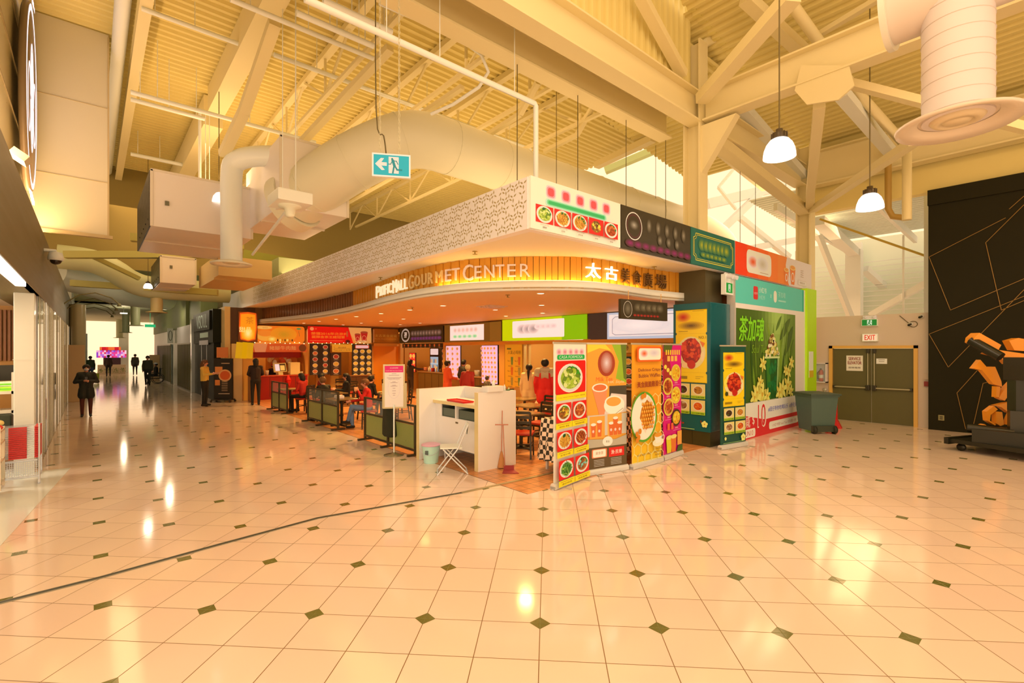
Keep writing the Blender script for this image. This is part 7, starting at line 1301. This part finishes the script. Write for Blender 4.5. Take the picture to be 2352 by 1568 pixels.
# ---------------------------------------------------------------- people
import numpy as np
SK = (230, 140, 90)
def limb(c_, a, b_, ra, rb, m): c_.append((Vector(a), Vector(b_), ra, rb, m))
def person(label, x, y, face, H=1.65, pose='stand', top=(40, 30, 15), pant=(25, 20, 10), shoe=(25, 18, 8), hair=(28, 18, 6), hairlen=0, arms=None, lean=0, coat=0, vox=.016, mask=False, cap=None, sleeves=True, skin=SK, legs=None, z0=0., extra=None):
    s_ = H/1.65; dz = 0; e = empty('person', (x, y, z0), face-PI/2, label, 'person'); J = {}
    J['hip'] = [Vector((sx*.088, 0, .86)) for sx in (-1, 1)]; J['knee'] = [Vector((sx*.1, .02, .47)) for sx in (-1, 1)]; J['ank'] = [Vector((sx*.1, -.01, .09)) for sx in (-1, 1)]
    if pose == 'walk': J['knee'] = [Vector((-.09, .14, .49)), Vector((.09, -.02, .47))]; J['ank'] = [Vector((-.09, .2, .1)), Vector((.09, -.24, .13))]
    if pose == 'sit': J['hip'] = [Vector((sx*.09, 0, .53)) for sx in (-1, 1)]; J['knee'] = [Vector((sx*.12, .42, .54)) for sx in (-1, 1)]; J['ank'] = [Vector((sx*.12, .38, .09)) for sx in (-1, 1)]; dz = -.33
    if legs == 'cross': J['knee'] = [Vector((-.05, .42, .6)), Vector((.1, .42, .52))]; J['ank'] = [Vector((.12, .52, .22)), Vector((.1, .4, .09))]
    L_ = Matrix.Rotation(-lean, 3, 'X'); pv = Vector((0, 0, .9+dz))
    def U(v): v = Vector(v)+Vector((0, 0, dz)); return pv+L_ @ (v-pv)
    sh = [U((sx*.165, 0, 1.345)) for sx in (-1, 1)]; A_ = arms or [((-.23, -.03, 1.08), (-.22, .05, .84)), ((.23, -.03, 1.08), (.22, .05, .84))]
    caps = []; cr = .012 if coat else 0
    limb(caps, U((-.06, 0, .93)), U((-.06, .0, 1.27)), .105+cr, .11+cr, 1); limb(caps, U((.06, 0, .93)), U((.06, 0, 1.27)), .105+cr, .11+cr, 1); limb(caps, U((0, -.01, 1.0)), U((0, -.01, 1.3)), .115+cr, .115+cr, 1); limb(caps, sh[0], sh[1], .072+cr/2, .072+cr/2, 1); limb(caps, U((-.1, 0, 1.37)), U((.1, 0, 1.37)), .05, .05, 1)
    limb(caps, U((-.05, 0, .88)), U((.05, 0, .88)), .115, .115, 1 if coat else 2)
    if coat and pose != 'sit': limb(caps, (-.07, 0, .86), (-.085, 0, .68), .125, .13, 1); limb(caps, (.07, 0, .86), (.085, 0, .68), .125, .13, 1)
    limb(caps, U((0, -.005, 1.38)), U((0, .005, 1.46)), .052, .047, 0); hc = U((0, .015, 1.545)); limb(caps, hc+Vector((0, -.008, .02)), hc+Vector((0, .012, -.03)), .09, .068, 0); limb(caps, hc+Vector((0, .09, -.015)), hc+Vector((0, .098, -.028)), .012, .016, 0)
    for sx in (-1, 1): limb(caps, hc+Vector((sx*.085, -.005, .005)), hc+Vector((sx*.086, -.005, -.02)), .016, .012, 0)
    for i, sx in enumerate((-1, 1)):
        h, k, a = J['hip'][i], J['knee'][i], J['ank'][i]; limb(caps, h, k, .088, .06, 2); limb(caps, k, a, .06, .043, 2); d = (a-k); limb(caps, a, a+Vector((0, 0, -.03)), .043, .04, 3); tz = max(.035, a.z-.05); limb(caps, a+Vector((0, -.03, -.045)), Vector((a.x*1.08, a.y+.14, tz)), .04, .036, 3)
        el, wr = U(A_[i][0]), U(A_[i][1]); limb(caps, sh[i], el, .055+cr, .045+cr, 1); limb(caps, el, wr, .044+cr, .032+cr, 1 if sleeves else 0)
        d = (wr-el).normalized(); sd = d.cross(Vector((sx*1., .3, 0.2))).normalized(); pe = wr+d*.085; limb(caps, wr, pe, .026, .03, 0)
        if vox < .02:
            for q_, ln in ((-1.5, .06), (-.5, .075), (.5, .07), (1.5, .055)): b0 = pe+sd*q_*.017; limb(caps, b0, b0+d*ln*.6, .0105, .01, 0); limb(caps, b0+d*ln*.6, b0+d*ln*.9+sd.cross(d)*.02*sx, .01, .009, 0)
            limb(caps, wr+d*.03+sd*-.02, wr+d*.07-sd*.055, .012, .01, 0)
    mb = MB()
    for a, b_, ra, rb, m in caps:
        mb.tube([a*s_, b_*s_], 0, 12, rs=[ra*s_, rb*s_]); mb.ball(a*s_, ra*s_, n=12); mb.ball(b_*s_, rb*s_, n=12)
    o = mb.build('body', mat('skin', skin, .5), e); md = o.modifiers.new('r', 'REMESH'); md.mode = 'VOXEL'; md.voxel_size = vox*s_; md.use_smooth_shade = True; ms = o.modifiers.new('s', 'SMOOTH'); ms.factor = .5; ms.iterations = 2
    me = bpy.data.meshes.new_from_object(o.evaluated_get(bpy.context.evaluated_depsgraph_get())); old = o.data; o.modifiers.clear(); o.data = me; bpy.data.meshes.remove(old)
    me.materials.clear()
    for m in (mat('skin', skin, .5), mat('cloth', top, .7), mat('trousers', pant, .7), mat('shoe', shoe, .5)): me.materials.append(m)
    nf = len(me.polygons); ce = np.empty(nf*3); me.polygons.foreach_get('center', ce); ce = ce.reshape(-1, 3); best = np.full(nf, 1e9); idx = np.zeros(nf, int)
    for a, b_, ra, rb, m in caps:
        a = np.array(a)*s_; b2 = np.array(b_)*s_; ab = b2-a; l2 = max(1e-9, ab @ ab); t = np.clip((ce-a) @ ab/l2, 0, 1); dist = np.linalg.norm(ce-a-t[:, None]*ab, axis=1)-(ra+(rb-ra)*t)*s_-(.004 if m == 1 else 0); q_ = dist < best; best[q_] = dist[q_]; idx[q_] = m
    me.polygons.foreach_set('material_index', idx); me.polygons.foreach_set('use_smooth', np.ones(nf, bool)); me.update()
    hc = hc*s_; mb = MB(); r_ = .098*s_
    if cap is None: mb.ball(hc+Vector((0, -.024, .022))*s_, r_, sc=(1, 1.06, 1.02), n=18); mb.ball(hc+Vector((0, .02, .062))*s_, r_*.72, sc=(1, 1.05, .75), n=14)
    else: mb.ball(hc+Vector((0, -.03, -.0))*s_, r_*.97, sc=(1, 1.0, 1), n=16)
    if hairlen: mb.tube([hc+Vector((0, -.055, .0))*s_, hc+Vector((0, -.085, -.1))*s_, hc+Vector((0, -.1, -.1-hairlen))*s_], .08, 14, rs=[.09*s_, .085*s_, .05*s_])
    if extra == 'pony': mb.tube([hc+Vector((0, -.1, -.01))*s_, hc+Vector((0, -.15, -.1))*s_, hc+Vector((0, -.14, -.36))*s_], .03, 10, rs=[.03, .042, .012])
    mb.build('hair', mat('hair', hair, .6), e)
    if cap: mb = MB(); mb.ball(hc+Vector((0, -.01, .04))*s_, .102*s_, sc=(1, 1.08, .75), n=16); mb.slab([hc+Vector(v)*s_ for v in ((-.07, .07, .035), (.07, .07, .035), (.05, .17, .02), (-.05, .17, .02))], (0, 0, 1), .01); mb.build('cap', mat('cap', cap, .6), e)
    if mask: mb = MB(); mb.ball(hc+Vector((0, .032, -.038))*s_, .066*s_, sc=(1, .95, .8), n=16); mb.build('face_mask', mat('mask_white', (225, 200, 170), .6), e)
    mb = MB()
    for sx in (-1, 1): mb.ball(hc+Vector((sx*.032, .083, .008))*s_, .011*s_, n=8)
    mb.build('eyes', mat('eye_dark', (25, 15, 8), .3), e)
    if not mask: mb = MB(); mb.ball(hc+Vector((0, .084, -.052))*s_, .016*s_, sc=(1.3, .5, .4), n=8); mb.build('mouth', mat('lip', (170, 70, 50), .4), e)
    if extra == 'hood': mb = MB(); mb.tube([U((-.09, -.07, 1.4))*s_, U((0, -.13, 1.36))*s_, U((.09, -.07, 1.4))*s_], .055*s_, 12); mb.ball(U((-.09, -.07, 1.4))*s_, .055*s_); mb.ball(U((.09, -.07, 1.4))*s_, .055*s_); mb.build('hood', mat('hood_dark', (62, 45, 25), .7), e)
    if extra == 'yoke': mb = MB(); mb.tube([U((-.09, -.01, 1.29))*s_, U((.09, -.01, 1.29))*s_], .15*s_, 16); mb.tube([sh[0]*s_, sh[1]*s_], .1*s_, 16); mb.ball(sh[0]*s_, .1*s_); mb.ball(sh[1]*s_, .1*s_); mb.tube([U((-.1, -.08, 1.41))*s_, U((0, -.12, 1.38))*s_, U((.1, -.08, 1.41))*s_], .06*s_, 12); mb.tube([sh[0]*s_, (sh[0]+(U(A_[0][0])-sh[0])*.45)*s_], .095*s_, 12); mb.tube([sh[1]*s_, (sh[1]+(U(A_[1][0])-sh[1])*.45)*s_], .095*s_, 12); mb.build('shoulder_yoke', mat('grey_yoke', (190, 150, 100), .7), e)
    return e, U, s_
def wd(dx, dy): return math.atan2(dy, dx)
def front(l, u, r): return [((-.22, -.02+u, 1.12), (-l, r, 1.12+.0)), ((.22, -.02+u, 1.12), (l, r, 1.12))]
W1 = dict(vox=.013)
e, U, s_ = person('person in a black coat, white face mask and dark red trousers looking at a phone', -.12, 20.35, wd(0, -1), 1.63, top=(34, 32, 18), pant=(88, 28, 12), coat=1, mask=True, hair=(26, 18, 8), arms=[((-.27, -.04, 1.1), (-.07, .2, 1.14)), ((.27, -.04, 1.1), (.07, .2, 1.14))], **W1)
mb = MB(); mb.cbox(-.035, .035, .27, .285, 1.12, 1.26, .003); o = mb.build('phone', mat('phone', (30, 24, 14), .2)); o.location = e.location; o.rotation_euler = e.rotation_euler; props(o, 'dark phone held by the masked person', 'phone')
person('person in a mustard sweatshirt and black leggings with long brown hair by the poster stand', 3.2, 21.25, wd(.7568, -.5), 1.72, top=(235, 170, 60), pant=(22, 20, 12), hair=(110, 60, 25), hairlen=.26, arms=[((-.2, .06, 1.12), (-.14, .3, 1.16)), ((.2, .06, 1.12), (.14, .3, 1.16))], **W1)
person('person in black seen from behind, standing at the red counter', 4.72, 20.35, wd(.1, 1), 1.76, top=(38, 18, 12), pant=(16, 14, 8), hair=(18, 12, 5), hairlen=.08, coat=0, extra=None, arms=[((-.24, .02, 1.1), (-.14, .2, 1.02)), ((.24, .02, 1.1), (.14, .2, 1.02))], **W1)
person('person walking towards us in the corridor in an open dark jacket over a tan shirt', 2.5, 35.6, wd(-.1, -1), 1.74, pose='walk', top=(62, 52, 26), pant=(30, 26, 14), vox=.025, coat=0)
person('far person walking away in the right half of the corridor', 2.72, 50.5, wd(0, 1), 1.74, pose='walk', top=(55, 50, 30), pant=(40, 36, 22), vox=.03)
person('far person in the middle of the corridor before the video screen', 1.0, 49, wd(0, 1), 1.7, top=(80, 45, 30), pant=(40, 30, 20), vox=.03)
person('far person walking at the left side of the corridor with a dark bag', -.05, 42.5, wd(.2, 1), 1.68, pose='walk', top=(50, 60, 30), pant=(70, 80, 90), vox=.03)
mb = MB(); mb.cbox(.12, .4, 42.3, 42.6, .15, .55, .04); one('shopping_bag', mb, mat('yellow_bag', (220, 190, 40), .5), 'yellow shopping bag low beside the far left walker', 'bag')
# wheelchair and sitter
e = empty('wheelchair', (3.05, 37.6, 0), wd(-1, .2)-PI/2, 'black wheelchair at the right side of the corridor', 'wheelchair'); mWc = mat('wheelchair_black', (34, 28, 14), .4)
for sx in (-.3, .3): mb = MB(); mb.tube([(sx, -.1+.3*math.cos(a*PI/12), .31+.3*math.sin(a*PI/12)) for a in range(25)], .018, 8, cap=False); [mb.tube([(sx, -.1, .31), (sx, -.1+.3*math.cos(a*PI/4), .31+.3*math.sin(a*PI/4))], .004, 4) for a in range(8)]; mb.build('wheel', mWc, e)
for sx in (-.24, .24): mb = MB(); mb.tube([(sx, .38+.09*math.cos(a*PI/8), .1+.09*math.sin(a*PI/8)) for a in range(17)], .014, 6, cap=False); mb.build('front_caster', mWc, e)
mb = MB(); mb.box(-.24, .24, -.2, .25, .44, .49); mb.box(-.24, .24, -.24, -.2, .49, .95); mb.build('seat', mWc, e)
mb = MB()
for sx in (-.26, .26): mb.tube([(sx, -.35, .92), (sx, -.24, .95), (sx, -.22, .3), (sx, .3, .3), (sx, .38, .1)], .014, 8); mb.tube([(sx, -.2, .68), (sx, .2, .68), (sx, .2, .45)], .014, 8)
mb.build('frame', mWc, e)
person('person in dark clothes with a pale hat sitting in the wheelchair', 3.05, 37.6, wd(-1, .2), 1.62, pose='sit', top=(45, 35, 25), pant=(30, 26, 18), vox=.03, cap=(225, 190, 150))
# diners
def seat_for(x, y, f_, lab): make_chair(x-.02*math.cos(f_), y-.02*math.sin(f_), f_-PI/2, lab)
def diner(label, x, y, f_, chairlab, **kw):
    kw.setdefault('arms', [((-.22, .08, 1.1), (-.1, .33, 1.12)), ((.22, .08, 1.1), (.1, .33, 1.12))]); kw.setdefault('vox', .015); r = person(label, x, y, f_, pose='sit', **kw); seat_for(x, y, f_, chairlab); return r
f1 = wd(-.5, .85); diner('seated person in a red top with black hair at the table behind the first barrier', 5.42, 16.95, f1, 'red-seated chair of the person in red behind the first barrier', top=(185, 22, 10), hair=(20, 12, 5), hairlen=.06, lean=.2)
make_table(5.2, 17.75, 0, 'small table behind the barrier nearest the red stall', .33)
f2 = wd(-.85, .35); e, U, s_ = diner('seated person in a red shirt and blue jeans drinking from a cup', 5.62, 12.4, f2, 'ladder-back chair of the person drinking in the red shirt', top=(205, 20, 12), pant=(105, 120, 130), hair=(120, 65, 25), legs='cross', lean=.12, arms=[((-.26, .14, 1.16), (-.12, .2, 1.36)), ((.22, .08, 1.1), (.12, .4, 1.1))])
Mw = e.matrix_basis; cw = Matrix.Translation(e.location) @ Matrix.Rotation(e.rotation_euler.z, 4, 'Z') @ (U((-.1, .27, 1.42))); mb = MB(); mb.lathe([(0, 0), (.032, 0), (.042, .11), (.036, .11), (0, .1)], cw-Vector((0, 0, .05)), 14); one('paper_cup', mb, mat('paper_cup', (245, 160, 90), .4), 'orange paper cup raised by the drinking person', 'cup')
make_table(4.95+.3, 13.3, 0, 'small table in front of the drinking person in the red shirt', .33)
mb = MB(); mb.cbox(5.05, 5.25, 13.1, 13.35, .76, .85, .02); one('takeout_box', mb, mat('foam_white', (245, 200, 165), .5), 'white takeout box on the table of the drinking person', 'box')
diner('seated person with light brown hair and black top behind the middle barrier', 5.2, 14.35, wd(-.3, 1), 'chair of the brown-haired person behind the middle barrier', top=(28, 24, 12), hair=(130, 75, 30), lean=.25)
diner('seated person in black with long black hair holding a phone', 6.35, 15.7, wd(-1, .3), 'chair of the long-haired person in black', top=(18, 16, 8), hair=(16, 10, 4), hairlen=.2)
diner('seated person in a dark red top facing right near the menu boards', 5.75, 16.3, wd(1, -.1), 'chair of the person in dark red near the menu boards', top=(140, 18, 10), hair=(22, 14, 6))
make_table(5.75, 15.2, 0, 'table between the black-haired diners behind the middle barrier', .33)
diner('seated person in black with short black hair facing right', 6.35, 14.0, wd(1, .2), 'chair of the short-haired person in black facing right', top=(26, 20, 10), hair=(18, 12, 5), lean=.15)
diner('seated person in a black short-sleeved top leaning over the table, hand at chin', 7.45, 14.6, wd(-1, -.4), 'chair of the person leaning with hand at chin', top=(20, 16, 9), hair=(16, 10, 5), lean=.3, sleeves=False, arms=[((-.22, .16, 1.12), (-.05, .2, 1.3)), ((.22, .1, 1.1), (.12, .4, 1.08))])
diner('seated person in a black cap just left of the directory stand', 7.0, 13.1, wd(-1, .3), 'chair of the diner in the black cap', top=(60, 35, 20), cap=(30, 22, 12), lean=.15)
make_table(6.95, 13.9, 0, 'food-covered table of the three diners in black', .38)
rn = random.Random(4)
for i in range(8):
    x, y = 6.7+rn.random()*.5, 13.65+rn.random()*.5; mb = MB()
    if i % 2: mb.lathe([(0, 0), (.05, 0), (.1, .035), (.095, .037), (0, .012)], (x, y, .76), 16)
    else: mb.ball((x, y, .8), .06, sc=(1, 1, .6), n=8)
    one('food_plate' if i % 2 else 'food_bag', mb, mat('food_tone', ((250, 190, 90), (245, 205, 140), (240, 150, 60))[i % 3], .5), ('plate' if i % 2 else 'yellow food wrapper')+' on the table of the three diners in black', 'plate' if i % 2 else 'wrapper', 'plates on the diners table' if i % 2 else 'wrappers on the diners table')
# more tables and chairs, kitchen goods
for x, y, l in ((8.3, 12.2, 'brown table near the person in the orange vest'), (8.9, 17.3, 'brown table in front of the black stall sign'), (7.6, 18.8, 'brown table near the small dark menu board'), (9.6, 12.0, 'brown table in front of the orange drinks poster')):
    make_table(x, y, 0, l); make_chair(x-.1, y-.62, 0, 'ladder-back chair on the near side of the '+l.replace('brown ', '')); make_chair(x+.1, y+.62, PI, 'ladder-back chair on the far side of the '+l.replace('brown ', ''))
def goods(n_, x0, x1, y0, y1, z, cols_, name, lab, grp, s0=.12, s1=.24, seed=1, out=None):
    rn = random.Random(seed)
    for i in range(n_):
        w_ = s0+rn.random()*(s1-s0); h = s0+rn.random()*(s1-s0)*1.3
        if abs(x1-x0) > abs(y1-y0): x = x0+(x1-x0)*(i+.5)/n_; y = (y0+y1)/2
        else: x = (x0+x1)/2; y = y0+(y1-y0)*(i+.5)/n_
        mb = MB()
        if i % 3 == 0: mb.lathe([(0, 0), (w_*.38, 0), (w_*.48, h*.7), (w_*.5, h), (w_*.42, h), (0, h*.9)], (x, y, z), 16)
        elif i % 3 == 1: mb.cbox(x-w_/2, x+w_/2, y-w_*.4, y+w_*.4, z, z+h, .012); mb.cbox(x-w_*.45, x+w_*.45, y-w_*.36, y+w_*.36, z+h, z+h*1.12, .008)
        else: mb.lathe([(0, 0), (w_*.25, 0), (w_*.25, h*.8), (w_*.1, h), (w_*.1, h*1.25), (0, h*1.25)], (x, y, z), 14)
        one(name, mb, mat('goods', cols_[i % len(cols_)], .35), lab, name.split('_')[-1], grp)
WM = ((245, 200, 140), (225, 120, 50), (120, 80, 40), (250, 215, 170), (200, 40, 20))
goods(7, 12.35, 12.6, 18.8, 21.1, 1.05, WM, 'counter_container', 'container on the dark counter under the black stall sign', 'containers under the black stall sign', seed=3)
goods(5, 12.35, 12.6, 15.9, 17.1, .98, WM, 'counter_container', 'container on the brown counter between the pink menu boards', 'containers between the pink menu boards', seed=4)
goods(8, 12.3, 12.5, 10.5, 12.9, 1.0, ((250, 215, 170), (240, 170, 90), (170, 190, 190)), 'counter_container', 'container on the white drinks counter', 'containers on the white drinks counter', seed=5)
for y0, y1, z, l in ((17.1, 18.4, 1.6, 'middle'), (18.8, 20.3, 1.7, 'black-signed')):
    mb = MB(); mb.box(14.5, 14.9, y0, y1, z-.03, z); mb.box(14.5, 14.9, y0, y1, z-.45, z-.42); one('wall_shelf', mb, mat('steel_shelf', (200, 150, 90), .3, .4), 'steel shelf on the back wall of the %s stall' % l, 'shelf'); goods(8, 14.6, 14.8, y0+.1, y1-.1, z, WM, 'kitchen_pot', 'pot on the upper shelf of the %s stall' % l, 'pots in the %s stall' % l, seed=6)
goods(5, 12.25, 12.5, 6.2, 9.4, .95, WM, 'counter_container', 'container on the dark counter behind the roll-up banners', 'containers behind the banners', seed=8)
# standing customers
R0 = wd(R[0], R[1])
person('person in a dark vest pointing at the stall under the black sign', 10.55, 19.0, wd(.8, .1), 1.66, top=(48, 32, 16), pant=(60, 40, 22), hair=(20, 13, 6), arms=[((-.22, .0, 1.1), (-.2, .1, .88)), ((.26, .2, 1.25), (.25, .48, 1.24))], hairlen=.05)
person('person in an orange-red puffer vest with black sleeves', 9.35, 14.25, wd(.9, -.2), 1.72, top=(215, 70, 25), pant=(45, 32, 18), hair=(24, 16, 8), coat=1, arms=[((-.24, .04, 1.1), (-.15, .26, 1.05)), ((.24, .04, 1.1), (.15, .26, 1.05))])
person('person with pale grey hair in a dark red hooded jacket', 9.5, 13.3, wd(.9, .5), 1.6, top=(150, 18, 12), pant=(60, 20, 12), hair=(225, 180, 110), coat=1, lean=.1)
person('person in black standing between the two red jackets', 10.7, 15.2, wd(1, .2), 1.72, top=(30, 20, 12), pant=(25, 18, 10), hair=(22, 14, 7))
person('child in a grey jacket standing before the middle stall counter', 10.2, 13.1, wd(1, 0), 1.2, top=(110, 90, 60), pant=(60, 45, 25), hair=(60, 40, 20))
person('person in a beige hoodie with a long black ponytail', 9.55, 10.3, wd(.8, .6), 1.68, top=(235, 175, 100), pant=(225, 180, 130), hair=(18, 12, 6), extra='pony', coat=1)
person('person in a red and grey jacket with a dark hood, seen from behind', 9.35, 9.45, wd(.75, .7), 1.84, top=(215, 22, 15), pant=(75, 70, 50), hair=(18, 12, 6), extra='yoke', coat=1)
person('cook in a red cap leaning behind the touch screen terminal', 6.05, 23.15, wd(.3, -1), 1.5, top=(35, 20, 12), hair=(20, 12, 6), cap=(220, 25, 12), lean=.1)
